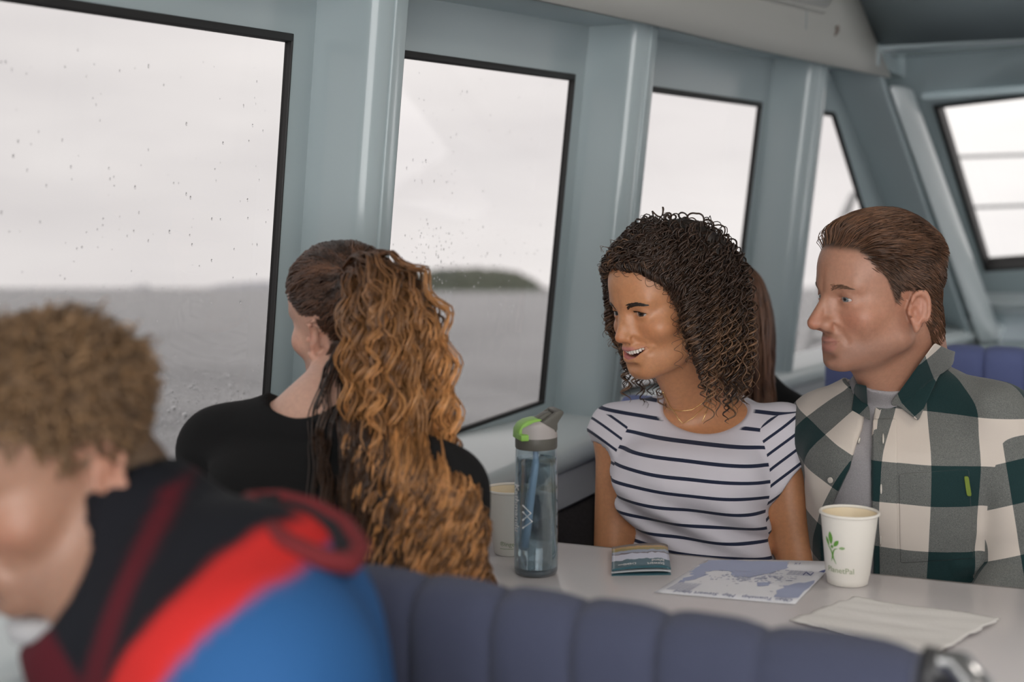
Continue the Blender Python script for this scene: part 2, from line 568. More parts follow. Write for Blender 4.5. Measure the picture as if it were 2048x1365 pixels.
def fbar(name, a, b, wdt, dep, m, label, kind='structure', bev=0.006):
    """bar proud of the front between two (x,z) points"""
    A, B = FP(*a), FP(*b)
    d = (B - A).normalized(); nn = Vector((0, -1, -1.35)).normalized(); s = d.cross(nn).normalized() * wdt / 2
    c = [A - s, B - s, B + s, A + s, A - s + nn * dep, B - s + nn * dep, B + s + nn * dep, A + s + nn * dep]
    o = hexa(name, c, m, None, bevel=bev); tag(o, label, kind=kind); return o
o = hexa('trim_8', [(-0.757, 3.45, 1.638), (1.6, 3.45, 1.70), (1.6, 3.66, 1.70), (-0.757, 3.66, 1.638), (-0.757, 3.45, 1.662), (1.6, 3.45, 1.80), (1.6, 3.66, 1.80), (-0.757, 3.66, 1.662)], M_PAINT, None, bevel=0.006)
tag(o, 'deep cross beam at the top of the windscreen', kind='structure')
fbar('trim_9', (-0.715, 1.572), (1.6, 1.665), 0.018, 0.035, M_PAINT, 'narrow rib along the top of the windscreen')
fbar('trim_10', (-0.70, 0.955), (1.6, 1.03), 0.05, 0.06, M_PAINT_L, 'pale rib below the windscreen')
# corner post: box running down the raked corner
def post(name, x0fn, x1fn, dep, m, label, z0=0.80, z1=1.66, bev=0.012):
    nn = Vector((0, -1, -1.35)).normalized()
    bm = bmesh.new(); rings = []
    n = 8
    for i in range(n + 1):
        z = z0 + (z1 - z0) * i / n
        a, b = FP(x0fn(z), z), FP(x1fn(z), z)
        rings.append([bm.verts.new(p) for p in (a - nn * .005, b - nn * .005, b + nn * dep, a + nn * dep)])
    for i in range(n):
        for q in range(4):
            bm.faces.new((rings[i][q], rings[i][(q + 1) % 4], rings[i + 1][(q + 1) % 4], rings[i + 1][q]))
    bm.faces.new(rings[0][::-1]); bm.faces.new(rings[-1])
    o = from_bm(name, bm, m); bevel_mod(o, bev, 4, 50); auto_smooth(o, 60); tag(o, label, kind='structure'); return o
def raked(name, la, le, fwd_d, m, label, bev, zs):
    '''raked post given by its outboard and inboard lines (x, y, z at two heights)'''
    def on(l, z):
        (p, q) = l; t = (z - p[2]) / (q[2] - p[2]); return Vector([p[i] + (q[i] - p[i]) * t for i in range(3)])
    bm = bmesh.new(); rings = []
    for z in zs:
        a_, e_ = on(la, z), on(le, z)
        f = Vector((0.0, fwd_d, 0.0))
        rings.append([bm.verts.new(p) for p in (a_, e_, e_ + f, a_ + f)])
    for i in range(len(zs) - 1):
        for q in range(4):
            bm.faces.new((rings[i][q], rings[i][(q + 1) % 4], rings[i + 1][(q + 1) % 4], rings[i + 1][q]))
    bm.faces.new(rings[0][::-1]); bm.faces.new(rings[-1])
    o = from_bm(name, bm, m); bevel_mod(o, bev, 4, 40); auto_smooth(o, 60); tag(o, label, kind='structure'); return o
ZS = list(np.linspace(0.80, 1.645, 9))
raked('trim_11', ((-0.885, 3.53, 1.612), (-0.84, 4.018, 1.27)), ((-0.752, 3.453, 1.641), (-0.706, 3.976, 1.256)), 0.055, M_PAINT, 'wide raked corner post beyond the man in plaid', 0.012, ZS)
raked('trim_12', ((-0.742, 3.52, 1.60), (-0.696, 4.00, 1.256)), ((-0.705, 3.66, 1.556), (-0.650, 4.178, 1.196)), 0.10, M_PAINT_L, 'pale conduit strip beside the raked corner post', 0.008, list(np.linspace(0.80, 1.565, 8)))
# slate panel above the front beam
V = []; F = []
for i in range(9):
    for j in range(5):
        z = 1.65 + (2.06 - 1.65) * j / 4
        y = head_y(z)
        xl = wall_x(y, 1.61) + 0.147 + UP * (z - 1.645) / 0.415
        x = xl + (1.6 - xl) * i / 8
        V.append((x, y, z))
for i in range(8):
    for j in range(4):
        a = i * 5 + j; F.append((a, a + 5, a + 6, a + 1))
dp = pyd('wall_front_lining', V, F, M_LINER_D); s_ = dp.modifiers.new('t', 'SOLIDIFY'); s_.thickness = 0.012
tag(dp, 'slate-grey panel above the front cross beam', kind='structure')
o = box('leak_filler_upper', (-1.02, 3.0, 1.645), (-0.80, 3.95, 2.06), M_PAINT); tag(o, 'filler box behind the upper lining, added to stop a light leak', kind='structure')  # unseen filler box, added to keep stray light out of the corner
o = box('trim_20', (-0.93, 3.44, 1.600), (-0.735, 3.80, 1.655), M_PAINT, None, bevel=0.004); tag(o, 'filler plate added to close a light leak in the raked corner', kind='structure')  # added filler that blocks a light leak at the raked corner
# front dash shelf under the windscreen
box('trim_13', (-0.78, 4.32, 0.70), (1.6, 4.80, 0.80), M_PAINT, None, bevel=0.01); tag(bpy.data.objects['trim_13'], 'blue-grey shelf under the windscreen', kind='structure')
box('wall_front_lower', (-0.78, 4.60, 0.147), (1.6, 4.66, 0.70), M_PAINT); tag(bpy.data.objects['wall_front_lower'], 'blue-grey lower front bulkhead', kind='structure')

# starboard side: frames and tinted panes, as on the port side
wb = box('wall_starboard', (1.66, AFT, 0.147), (1.70, 4.6, 0.80), M_CARPET); tag(wb, 'carpeted lower cabin side across the aisle', kind='structure')
wt = box('wall_starboard_header', (1.60, AFT, 1.50), (1.66, 3.8, 2.06), M_LINER); tag(wt, 'lining above the panes across the aisle', kind='structure')
sy = [AFT, 0.1, 1.1, 2.1, 3.1, 3.95]
for i, y in enumerate(sy):
    b = box('trim_%d' % (14 + i), (1.56, y, 0.80), (1.70, y + 0.05, 1.62), M_PAINT, None, bevel=0.008); tag(b, 'upright frame across the aisle', kind='structure')
    if i < len(sy) - 1:
        w = empty('window_%d' % (8 + i), (1.66, y, 0.80)); tag(w, 'tinted pane across the aisle', kind='structure')
        box('pane', (1.655, y + .05, 0.80), (1.660, sy[i + 1], 1.52), M_PANE, w)
ab = box('aft_shade_panel', (-1.40, AFT - 0.03, 0.147), (-0.40, AFT, 2.06), M_LINER); tag(ab, 'added panel at the after end that shades the foreground person', kind='structure')  # unseen panel, added to cut the light from astern on the foreground man
# light fitting on the lining
def lining_pt(y, z, off=0.0):
    f = (z - 1.645) / 0.415
    return Vector((wall_x(y, 1.61) + 0.147 + off, y, z + beam_z(y)))
e = empty('strip_light', lining_pt(3.0, 1.73), 'grey cased strip light along the beige upper lining', 'lamp')
pts = [lining_pt(y, 1.718, 0.026) for y in np.linspace(1.7, 3.07, 10)]
tube('diffuser', pts, [0.016] + [0.021] * 8 + [0.016], mat('frosted_plastic', (0.60, 0.60, 0.58), 0.35), e, 14)
bm = bmesh.new()
c = []
for y in (1.68, 3.09):
    for (dz, o_) in ((-0.034, 0.0), (-0.026, 0.022), (0.026, 0.022), (0.034, 0.0)):
        c.append(bm.verts.new(lining_pt(y, 1.718 + dz, o_)))
for q in ((0, 1, 5, 4), (1, 2, 6, 5), (2, 3, 7, 6), (3, 0, 4, 7), (0, 3, 2, 1), (4, 5, 6, 7)):
    bm.faces.new([c[i] for i in q])
from_bm('housing', bm, M_LINER, e, smooth=False)
for i, (y, z) in enumerate(((2.28, 1.650), (3.17, 1.652))):
    p = lining_pt(y, z)
    o = tube('coat_hook', [p, p + Vector((.012, 0, -.002)), p + Vector((.018, 0, .006)), p + Vector((.018, 0, .018))], 0.004, mat('brown_hook', (0.20, 0.16, 0.14), 0.5), None, 8)
    tag(o, ['small brown hook on the lining above the curly-haired woman', 'small brown hook on the lining nearest the windscreen corner'][i], 'hook', 'hooks on the lining')

# added fill lamps, unseen above the aisle, to brighten the cabin
M_FILL = bpy.data.materials.new('fill_lamp_diffuser'); M_FILL.use_nodes = True
M_FILL.node_tree.nodes['Principled BSDF'].inputs['Emission Color'].default_value = (1, 0.93, 0.84, 1)
M_FILL.node_tree.nodes['Principled BSDF'].inputs['Emission Strength'].default_value = 7.0
for i, (x, y) in enumerate(((0.35, 0.55), (0.35, 1.9), (0.35, -0.9))):
    e = empty('fill_lamp', (x, y, 2.03), ['added round fill lamp above the foreground bench, out of view', 'added round fill lamp over the aisle beside the table, out of view', 'added round fill lamp behind the camera'][i], 'lamp', 'added fill lamps over the aisle')
    V, F = lathe_vf([(0.0, 2.055), (0.17, 2.055), (0.175, 2.040), (0.165, 2.034), (0.160, 2.040), (0.0, 2.040)], 32, (x, y))
    pyd('bezel', V, F, M_WHITE_MET, e)
    V, F = lathe_vf([(0.0, 2.018), (0.08, 2.020), (0.13, 2.028), (0.158, 2.040)], 32, (x, y))
    pyd('diffuser', V, F, M_FILL, e)

# drawing units -> metres (the drawing's floor lies at 0.147)
CAB = Matrix.Translation((0, 0, -0.1651)) @ Matrix.Diagonal((1.13, 1.13, 1.13, 1))
for o in [o for o in bpy.data.objects if o not in _before]:
    if o.type == 'MESH':
        o.data.transform(CAB)
        for md in o.modifiers:
            if md.type == 'SOLIDIFY': md.thickness *= 1.13
            if md.type == 'BEVEL': md.width *= 1.13
        if o.parent: o.matrix_parent_inverse = Matrix.Translation(CAB @ o.parent.location).inverted()
for o in [o for o in bpy.data.objects if o not in _before and o.type == 'EMPTY']:
    o.location = CAB @ o.location
box('floor', (-1.6, -2.9, -0.04), (2.4, 6.0, 0.0), M_FLOOR)
tag(bpy.data.objects['floor'], 'dark vinyl cabin floor', kind='structure')
# ---------------------------------------------------------------- sea, islands, railing
def sea_pt(u, v, h=0.0):
    """u to the right, v away from the camera, h above the water"""
    fwd = (h_dir * math.cos(TILT) - Vector((0, 0, 1)) * math.sin(TILT)).normalized()
    return CAMP - sea_n * 2.3 + cam_right * u + fwd * v + sea_n * h
M_SEA = bpy.data.materials.new('grey_sea'); M_SEA.use_nodes = True
nt = M_SEA.node_tree; b = nt.nodes['Principled BSDF']
b.inputs['Base Color'].default_value = (0.085, 0.087, 0.093, 1); b.inputs['Roughness'].default_value = 0.26
b.inputs['IOR'].default_value = 1.29
tc = nt.nodes.new('ShaderNodeTexCoord')
bp = nt.nodes.new('ShaderNodeBump'); bp.inputs['Strength'].default_value = 0.9; bp.inputs['Distance'].default_value = 0.35
n1 = nt.nodes.new('ShaderNodeTexNoise'); n1.inputs['Scale'].default_value = 0.55; n1.inputs['Detail'].default_value = 6
nt.links.new(tc.outputs['Object'], n1.inputs['Vector']); nt.links.new(n1.outputs['Fac'], bp.inputs['Height']); nt.links.new(bp.outputs['Normal'], b.inputs['Normal'])
# rings of geometry, dense near the boat with real swell
V, F = [], []
rad = [2.2 * (1.085 ** i) for i in range(101)]
rad = [r for r in rad if r < 7000] + [9000]
NA = 120
rr = random.Random(3)
wv = [(rr.uniform(0, 6.28), 2 * math.pi / L_, a, rr.uniform(0, 6.28)) for L_, a in ((14, .10), (9, .07), (5.2, .05), (3.3, .035), (2.1, .02), (1.4, .012))]
for r in rad:
    for i in range(NA + 1):
        a = -math.pi * 0.62 + math.pi * 1.0 * i / NA
        u, v = r * math.sin(a), r * math.cos(a)
        h = 0
        if r < 220:
            f = 1.0 if r < 90 else (220 - r) / 130
            for (dr_, k, am, ph) in wv:
                h += f * am * math.sin(k * (u * math.cos(dr_) + v * math.sin(dr_)) + ph)
        V.append((u, v, h))
for j in range(len(rad) - 1):
    for i in range(NA):
        a = j * (NA + 1) + i
        F.append((a, a + 1, a + NA + 2, a + NA + 1))
sea = pyd('sea', V, F, M_SEA)
fwd = (h_dir * math.cos(TILT) - Vector((0, 0, 1)) * math.sin(TILT)).normalized()
mt = Matrix((cam_right, fwd, sea_n)).transposed().to_4x4(); mt.translation = CAMP - sea_n * 2.3
sea.matrix_world = mt
tag(sea, 'grey choppy sea stretching to the horizon', 'sea', kind='stuff')

def px_u(px, v): return (px - 1024) / FPX * v
def island(name, x0, x1, hpx, v, m, label, prof, seed):
    """a low island: long ridge with a rounded cross-section"""
    rr = random.Random(seed); V, F = [], []
    n, mseg = 60, 12
    for i in range(n + 1):
        t = i / n
        u = px_u(x0, v) + (px_u(x1, v) - px_u(x0, v)) * t
        h = max(0.02, np.interp(t, [p[0] for p in prof], [p[1] for p in prof])) * hpx / FPX * v
        h *= 1 + 0.05 * rr.uniform(-1, 1)
        for j in range(mseg + 1):
            s = j / mseg
            hh = h * (math.sin(math.pi * s) ** 0.45) * (1 + 0.06 * rr.uniform(-1, 1))
            V.append(sea_pt(u, v + (s - 0.5) * 1.2 * abs(px_u(x1, v) - px_u(x0, v)) * (.3 + .7 * math.sin(math.pi * min(1, max(0, t)))), hh - 0.3))
    for i in range(n):
        for j in range(mseg):
            a = i * (mseg + 1) + j; F.append((a, a + mseg + 1, a + mseg + 2, a + 1))
    o = pyd(name, V, F, m); tag(o, label, 'island'); return o
M_ISL = mat('bush_covered_island', (0.125, 0.140, 0.105), 0.95, noise=0.5, nscale=0.12, bump=0.5, bscale=0.3)
M_FAR = mat('haze_paled_land', (0.52, 0.53, 0.56), 0.95, noise=0.06, nscale=0.02)  # sea haze put into the colour, paler than the land itself
island('bush_island', 800, 1098, 46, 900, M_ISL, 'low dark bush-covered island seen through the middle side pane', [(0, .55), (.12, .80), (.30, .98), (.55, 1.0), (.78, .88), (.9, .5), (.97, .12), (1, 0)], 1)
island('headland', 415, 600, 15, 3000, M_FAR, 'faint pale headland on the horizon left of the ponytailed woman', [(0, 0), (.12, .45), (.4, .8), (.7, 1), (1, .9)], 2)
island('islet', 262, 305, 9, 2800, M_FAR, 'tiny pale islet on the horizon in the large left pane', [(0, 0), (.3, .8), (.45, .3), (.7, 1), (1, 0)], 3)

# spray thrown up by the hull
M_SPRAY = mat('white_spray', (0.95, 0.95, 0.96), 0.3)
bm = bmesh.new(); rr = random.Random(5)
for i in range(1500):
    px = rr.gauss(420, 110); py = 800 + abs(rr.gauss(0, 70)) - 60 * rr.random()
    if px > 620 or px < 150: continue
    p = at_d(px, py, rr.uniform(2.6, 4.6))
    r = rr.uniform(0.0010, 0.0032) * (1.8 if rr.random() < .05 else 1)
    bmesh.ops.create_icosphere(bm, subdivisions=1, radius=r, matrix=Matrix.Translation(p))
sp = from_bm('spray', bm, M_SPRAY); tag(sp, 'white sea spray flung up outside the large left pane', 'spray', kind='stuff')

# foredeck rails outside the windscreen
def rail(name, px0, py0, px1, py1, d, r, label, m=M_GREY_MET):
    a, b_ = at_d(px0, py0, d), at_d(px1, py1, d)
    o = tube(name, [a.lerp(b_, t) for t in np.linspace(0, 1, 6)], r, m, None, 8)
    return tag(o, label, 'rail')
e = empty('deck_railing', at_d(1900, 700, 7.0), 'grey wire deck railing seen through the windscreen', 'railing')
for (y0, y1) in ((316, 308), (418, 408)):
    a, b_ = at_d(1860, y0, 7.0), at_d(2700, y1 - 20, 7.0)
    tube('wire', [a.lerp(b_, t) for t in np.linspace(0, 1, 8)], 0.0085, M_GREY_MET, e, 8)
for px in (2320, 2640):
    a, b_ = at_d(px, 290, 7.0), at_d(px, 760, 7.0)
    tube('stanchion', [a, a.lerp(b_, .5), b_], 0.016, M_WHITE_MET, e, 10)
e = empty('bow_rail', at_d(1610, 720, 6.7), 'white tubular bow rail seen through the slanting side pane', 'railing')
tube('rail_post', [at_d(1586, 760, 6.9), at_d(1612, 690, 6.9), at_d(1640, 590, 6.9), at_d(1668, 470, 6.9), at_d(1706, 385, 6.9)], [0.03, 0.03, 0.028, 0.02, 0.012], M_WHITE_MET, e, 10)
tube('cross_rail', [at_d(1600, 690, 6.95), at_d(1640, 676, 6.95), at_d(1700, 660, 6.95), at_d(1780, 640, 6.95)], 0.02, M_WHITE_MET, e, 10)
tube('stay', [at_d(1696, 430, 6.8), at_d(1722, 360, 6.8)], 0.008, M_GREY_MET, e, 8)
dk = hexa('foredeck', [Vector((-0.80, 5.75, 0.62)), Vector((1.5, 5.75, 0.62)), Vector((1.1, 9.2, 0.86)), Vector((-0.15, 9.2, 0.86)), Vector((-0.80, 5.75, 0.70)), Vector((1.5, 5.75, 0.70)), Vector((1.1, 9.2, 0.92)), Vector((-0.15, 9.2, 0.92))], M_WHITE_MET)
tag(dk, 'white foredeck beyond the windscreen', kind='structure')
# ---------------------------------------------------------------- table, benches
TZ = 0.72
ta, tb = at_z(952, 1069, TZ), at_z(2048, 1178, TZ)
te = (tb - ta).normalized(); tn = Vector((-te.y, te.x, 0))       # along the far edge, away from camera
TL = ta - te * 0.0; 
def TP(a, b, z=TZ): # a along far edge from its wall end, b toward the camera
    p = ta + te * a - tn * b; return Vector((p.x, p.y, z))
table = empty('table', TP(0.45, 0.3, 0), 'grey laminate cabin table with dark edging set against the side', 'table')
def slab(name, a0, a1, b0, b1, z0, z1, m, r=0.05, bev=0.003):
    bm = bmesh.new(); seg = 8; ring = []
    for (ca, cb, s0) in ((a1 - r, b1 - r, 0), (a0 + .004, b1 - .004, 1), (a0 + .004, b0 + .004, 2), (a1 - r, b0 + r, 3)):
        rr_ = r if s0 in (0, 3) else .004
        for i in range(seg + 1):
            t = s0 * math.pi / 2 + math.pi / 2 * i / seg
            ring.append((ca + rr_ * math.cos(t), cb + rr_ * math.sin(t)))
    bot = [bm.verts.new(TP(a, b, z0)) for a, b in ring]; top = [bm.verts.new(TP(a, b, z1)) for a, b in ring]
    n = len(ring)
    bm.faces.new(bot); bm.faces.new(top[::-1])
    for i in range(n):
        j = (i + 1) % n; bm.faces.new((bot[i], top[i], top[j], bot[j]))
    o = from_bm(name, bm, m, table)
    if bev: bevel_mod(o, bev, 2, 50)
    return auto_smooth(o, 40)
slab('tabletop', -0.005, 1.12, 0.003, 0.527, TZ - 0.026, TZ, M_LAMIN, 0.05, 0.002)
slab('edging', -0.002, 1.128, -0.006, 0.535, TZ - 0.029, TZ - 0.0012, M_EDGE, 0.053, 0.001)
V, F = lathe_vf([(0.0, TZ - .03), (0.10, TZ - .03), (0.10, TZ - .036), (0.04, TZ - .045), (0.036, 0.05), (0.05, 0.03), (0.20, 0.016), (0.21, 0.0), (0, 0)], 32, TP(0.5, 0.3).to_2d())
pyd('pedestal', V, F, M_STEEL, table)

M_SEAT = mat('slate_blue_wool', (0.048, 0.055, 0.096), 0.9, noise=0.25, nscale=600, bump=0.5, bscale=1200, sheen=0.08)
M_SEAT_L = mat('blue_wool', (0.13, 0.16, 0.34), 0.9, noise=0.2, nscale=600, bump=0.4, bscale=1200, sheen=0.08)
def bench(name, x0, x1, ysurf, ztop, label, seams, m, face=1, zseat=0.45, thick=0.075, depth=0.44, stepw=0.09):
    """channel-quilted bench: back at ysurf, seat in direction face (+1 forward)"""
    e = empty(name, ((x0 + x1) / 2, ysurf, 0), label, 'bench')
    # channels across the back: each a rounded pad
    for i in range(len(seams) - 1):
        a, b_ = seams[i], seams[i + 1]
        V, F = [], []
        nu, nz_ = 10, 26
        prof = []
        for k in range(nz_ + 1):       # front side up, over the roll, down the rear
            t = k / nz_
            if t < 0.42: prof.append((thick / 2, zseat - .12 + (ztop - thick / 2 - zseat + .12) * t / 0.42))
            elif t < 0.58:
                an = math.pi * (t - 0.42) / 0.16
                prof.append((thick / 2 * math.cos(an), ztop - thick / 2 + thick / 2 * math.sin(an)))
            else: prof.append((-thick / 2, ztop - thick / 2 - (ztop - thick / 2 - zseat + .12) * (t - 0.58) / 0.42))
        for u_ in range(nu + 1):
            u = u_ / nu; x = a + (b_ - a) * u
            puff = 0.0075 * (1 - abs(2 * u - 1) ** 4.0) - 0.004
            for (dy, z) in prof:
                n_ = Vector((0, dy, max(0, z - (ztop - thick / 2)))); n_ = n_.normalized() if n_.length > 0 else Vector((0, 0, 1))
                p = Vector((x, ysurf + dy * face, z)) + Vector((0, n_.y * face, n_.z)) * puff
                V.append(p)
        m_ = len(prof)
        for u_ in range(nu):
            for k in range(m_ - 1):
                q = u_ * m_ + k; F.append((q, q + m_, q + m_ + 1, q + 1))
        F.append(tuple(range(m_))); F.append(tuple(range(nu * m_, (nu + 1) * m_))[::-1])
        bm = bmesh.new(); vs = [bm.verts.new(v) for v in V]
        for f in F: bm.faces.new([vs[i_] for i_ in f])
        o = from_bm('back_channel', bm, m, e); auto_smooth(o, 70)
    y0, y1 = sorted((ysurf + face * thick / 2, ysurf + face * (thick / 2 + depth)))
    box('seat_cushion', (x0 + .01, y0, zseat - 0.10), (x1 - .01, y1, zseat), m, e, bevel=0.025, seg=4)
    box('plinth', (x0 + .02, y0 + .02, 0.0), (x1 - .03, y1 - .04, zseat - 0.10), M_FLOOR, e)
    return e
# bench with its back to the camera
seam_px = [(-1.0), ]
ys = 1.110
seams = []
for (px, py) in ((852, 1143), (1012, 1166), (1170, 1192), (1335, 1217), (1535, 1247)):
    d = ray(px, py); p = CAMP + d * (ys / d.y); seams.append(p.x)
gap = (seams[-1] - seams[0]) / 4
sx = [seams[0] - gap * k for k in (5, 4, 3, 2, 1)] 
sx = [x for x in sx if x > -1.03] + seams
endx = at_y(1835, 1300, ys).x
sx += [seams[-1] + gap, endx] if endx - seams[-1] > 1.5 * gap else [endx]
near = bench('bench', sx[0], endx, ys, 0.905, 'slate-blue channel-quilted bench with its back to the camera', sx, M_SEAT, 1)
# chrome grab handle on the bench end
hx = endx
pts = [(hx - .005, ys + .03, .872), (hx + .012, ys + .03, .880), (hx + .030, ys + .025, .882), (hx + .044, ys + .01, .874), (hx + .050, ys - .01, .850), (hx + .050, ys - .02, .55)]
tube('grab_handle', pts, 0.016, M_STEEL, near, 14)
V, F = lathe_vf([(0, 0), (0.024, 0), (0.024, 0.012), (0.0, 0.012)], 20)
hm = pyd('handle_mount', [(hx + z_, ys + .03 + y_,   .872 + x_) for (x_, y_, z_) in V], F, M_DARK, near)
# bench of the couple, facing the camera
ys2 = 2.52
n2 = 12; x0, x1 = -1.03, 0.02
sx2 = [x0 + (x1 - x0) * i / n2 for i in range(n2 + 1)]
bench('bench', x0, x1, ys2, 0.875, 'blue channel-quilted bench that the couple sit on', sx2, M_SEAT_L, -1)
ys3 = 3.28
x0, x1 = -0.80, 0.02
n3 = 9
sx3 = [x0 + (x1 - x0) * i / n3 for i in range(n3 + 1)]
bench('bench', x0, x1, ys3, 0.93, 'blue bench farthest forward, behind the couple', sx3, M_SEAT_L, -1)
# bench of the man in the jacket
sx4 = [-1.0 + 0.09 * i for i in range(11)]
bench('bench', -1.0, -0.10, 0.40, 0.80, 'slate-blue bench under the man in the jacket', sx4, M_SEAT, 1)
# ---------------------------------------------------------------- things on the table
def text_mesh(txt, size=1.0, res=3, bold=0.0):
    cu = bpy.data.curves.new('lettering', 'FONT'); cu.body = txt; cu.size = size; cu.resolution_u = res
    cu.align_x = 'LEFT'; cu.offset = bold
    ob = bpy.data.objects.new('lettering_tmp', cu); COL.objects.link(ob)
    dg = bpy.context.evaluated_depsgraph_get()
    me = bpy.data.meshes.new_from_object(ob.evaluated_get(dg))
    bpy.data.objects.remove(ob); bpy.data.curves.remove(cu)
    bm = bmesh.new(); bm.from_mesh(me); bpy.data.meshes.remove(me)
    bmesh.ops.triangulate(bm, faces=bm.faces)
    V = np.array([v.co[:] for v in bm.verts]); F = [[v.index for v in f.verts] for f in bm.faces]
    bm.free()
    return V, F
def subdivide_vf(V, F, n=1):
    bm = bmesh.new(); vs = [bm.verts.new(v) for v in V]
    for f in F:
        try: bm.faces.new([vs[i] for i in f])
        except ValueError: pass
    bmesh.ops.subdivide_edges(bm, edges=bm.edges, cuts=n, use_grid_fill=True)
    bm.verts.ensure_lookup_table()
    V = np.array([v.co[:] for v in bm.verts]); F = [[v.index for v in f.verts] for f in bm.faces]
    bm.free(); return V, F

M_CUP = mat('white_paper_cup', (0.80, 0.765, 0.70), 0.6, bump=0.05, bscale=500)
M_CUPIN = mat('cream_cup_lining', (0.82, 0.70, 0.50), 0.5)
M_GRN = mat('leaf_green_print', (0.13, 0.33, 0.05), 0.6)
M_GRN2 = mat('sage_print', (0.30, 0.36, 0.20), 0.6)
M_GRN3 = mat('pale_green_print', (0.30, 0.45, 0.20), 0.6)
def cup(loc, h, rt, rb, sleeve, label):
    e = empty('paper_cup', loc, label, 'cup', 'paper cups on the table')
    x, y, z = loc
    def rad(t): return rb + (rt - rb) * t
    if sleeve:
        prof = [(0, .003), (rb * .86, .003), (rb * .90, 0), (rb * .955, .001), (rad(.11) * .965, h * .105), (rad(.12) * .975, h * .118), (rad(.125), h * .132), (rad(.97), h * .965)]
    else:
        prof = [(0, .003), (rb * .94, .003), (rb * .97, 0), (rb, .001), (rad(.5), h * .5), (rad(.97), h * .965)]
    V, F = lathe_vf([(r, z + q) for r, q in prof], 64, (x, y))
    wall_ = pyd('cup_wall', V, F, M_CUP, e)
    rim = []
    for i in range(13):
        a = math.pi * 2 * i / 12
        rim.append((rt + .0003 + 0.0022 * math.cos(a), z + h - .0025 + 0.0024 * math.sin(a)))
    V, F = lathe_vf(rim, 64, (x, y)); pyd('rim', V, F, M_CUP, e)
    V, F = lathe_vf([(rt - .0008, z + h - .003), (rad(.2) - .003, z + h * .2), (0, z + h * .12)], 64, (x, y))
    pyd('lining', V, F, M_CUPIN, e)
    return wall_, rad      # prints belong to the cup wall
def wrap(V, F, e, loc, h, rad, az, z0, m, name, eps=0.0006):
    """lay flat artwork (x right, y up, metres) on the cone; az = azimuth of artwork x=0"""
    out = []
    for (u, v, *_ ) in V:
        zz = z0 + v; r = rad(zz / h) + eps
        a = az + u / r
        out.append((loc[0] + r * math.cos(a), loc[1] + r * math.sin(a), loc[2] + zz))
    return pyd(name, out, F, m, e, smooth=False)
def az_from_px(loc, px, py, r):
    """azimuth of the visible cup point at this pixel column"""
    best = None
    for k in range(720):
        a = k * math.pi / 360
        p = Vector((loc[0] + r * math.cos(a), loc[1] + r * math.sin(a), loc[2] + .05))
        q = cam.matrix_world.inverted() @ p if False else None
        d = p - CAMP
        c = d.dot(cam_right); f = d.dot(ray(1024, 682.5).normalized())
        x = 1024 + FPX * c / f
        nrm = Vector((math.cos(a), math.sin(a), 0))
        if nrm.dot(d) < 0 and (best is None or abs(x - px) < best[0]): best = (abs(x - px), a)
    return best[1]
# near cup
c2 = at_z(1695, 1166, TZ); c2.z = TZ
H2, R2, B2 = 0.106, 0.0405, 0.0300
e2, rad2 = cup(c2, H2, R2, B2, True, 'white paper cup with a green leafy tree print in front of the man')
az = az_from_px(c2, 1664, 1110, 0.036)
def leaf(cx, cy, l, w, ang, n=10):
    V = []; 
    for i in range(n + 1):
        t = i / n; V.append((t * l - l / 2, w / 2 * math.sin(math.pi * t) ** .8))
    for i in range(n - 1, 0, -1):
        t = i / n; V.append((t * l - l / 2, -w / 2 * math.sin(math.pi * t) ** .8))
    ca, sa = math.cos(ang), math.sin(ang)
    return [(cx + x * ca - y * sa, cy + x * sa + y * ca) for x, y in V]
def strokes(pts, ws):
    V, F = [], []
    for i, (p, w) in enumerate(zip(pts, ws)):
        a = pts[max(0, i - 1)]; b_ = pts[min(len(pts) - 1, i + 1)]
        d = Vector((b_[0] - a[0], b_[1] - a[1])).normalized()
        V += [(p[0] - d.y * w, p[1] + d.x * w), (p[0] + d.y * w, p[1] - d.x * w)]
    for i in range(len(pts) - 1): F.append((2 * i, 2 * i + 1, 2 * i + 3, 2 * i + 2))
    return V, F
mm = 0.001
arts = [leaf(-2.2 * mm, 19.5 * mm, 19 * mm, 7.6 * mm, math.radians(96)), leaf(7.0 * mm, 12.5 * mm, 12.5 * mm, 6 * mm, math.radians(50)), leaf(-8.5 * mm, 14 * mm, 14 * mm, 5 * mm, math.radians(118))]
for k, a in enumerate(arts):
    wrap(a, [tuple(range(len(a)))], e2, c2, H2, rad2, az, 0.052, M_GRN, 'leaf_print')
wl = leaf(15.5 * mm, 6.5 * mm, 9.5 * mm, 4 * mm, math.radians(8)); wrap(wl, [tuple(range(len(wl)))], e2, c2, H2, rad2, az, 0.052, M_GRN3, 'leaf_print')
hd = leaf(0, 7.0 * mm, 4.8 * mm, 4.8 * mm, 0); wrap(hd, [tuple(range(len(hd)))], e2, c2, H2, rad2, az, 0.052, M_GRN, 'leaf_print')
for pts, ws in (([(-9 * mm, 9 * mm), (-5 * mm, 5.5 * mm), (-1.2 * mm, 0), (0.2 * mm, -5 * mm), (-0.3 * mm, -9 * mm), (-2.0 * mm, -15 * mm)], [.2 * mm, .8 * mm, 1.1 * mm, 1.0 * mm, 1.0 * mm, .2 * mm]),
                ([(9.5 * mm, 5.5 * mm), (5 * mm, 4.2 * mm), (2.2 * mm, 0.5 * mm), (1.0 * mm, -5 * mm), (1.6 * mm, -10 * mm), (6.0 * mm, -18 * mm)], [.2 * mm, .7 * mm, 1.0 * mm, 1.0 * mm, 1.0 * mm, .2 * mm])):
    V, F = strokes(pts, ws); wrap(V, F, e2, c2, H2, rad2, az, 0.052, M_GRN, 'trunk_print')
V, F = text_mesh('PlanetPal', 0.0115)
V[:, 0] -= 0.0100
wrap(V, F, e2, c2, H2, rad2, az, 0.0215, M_GRN2, 'lettering')
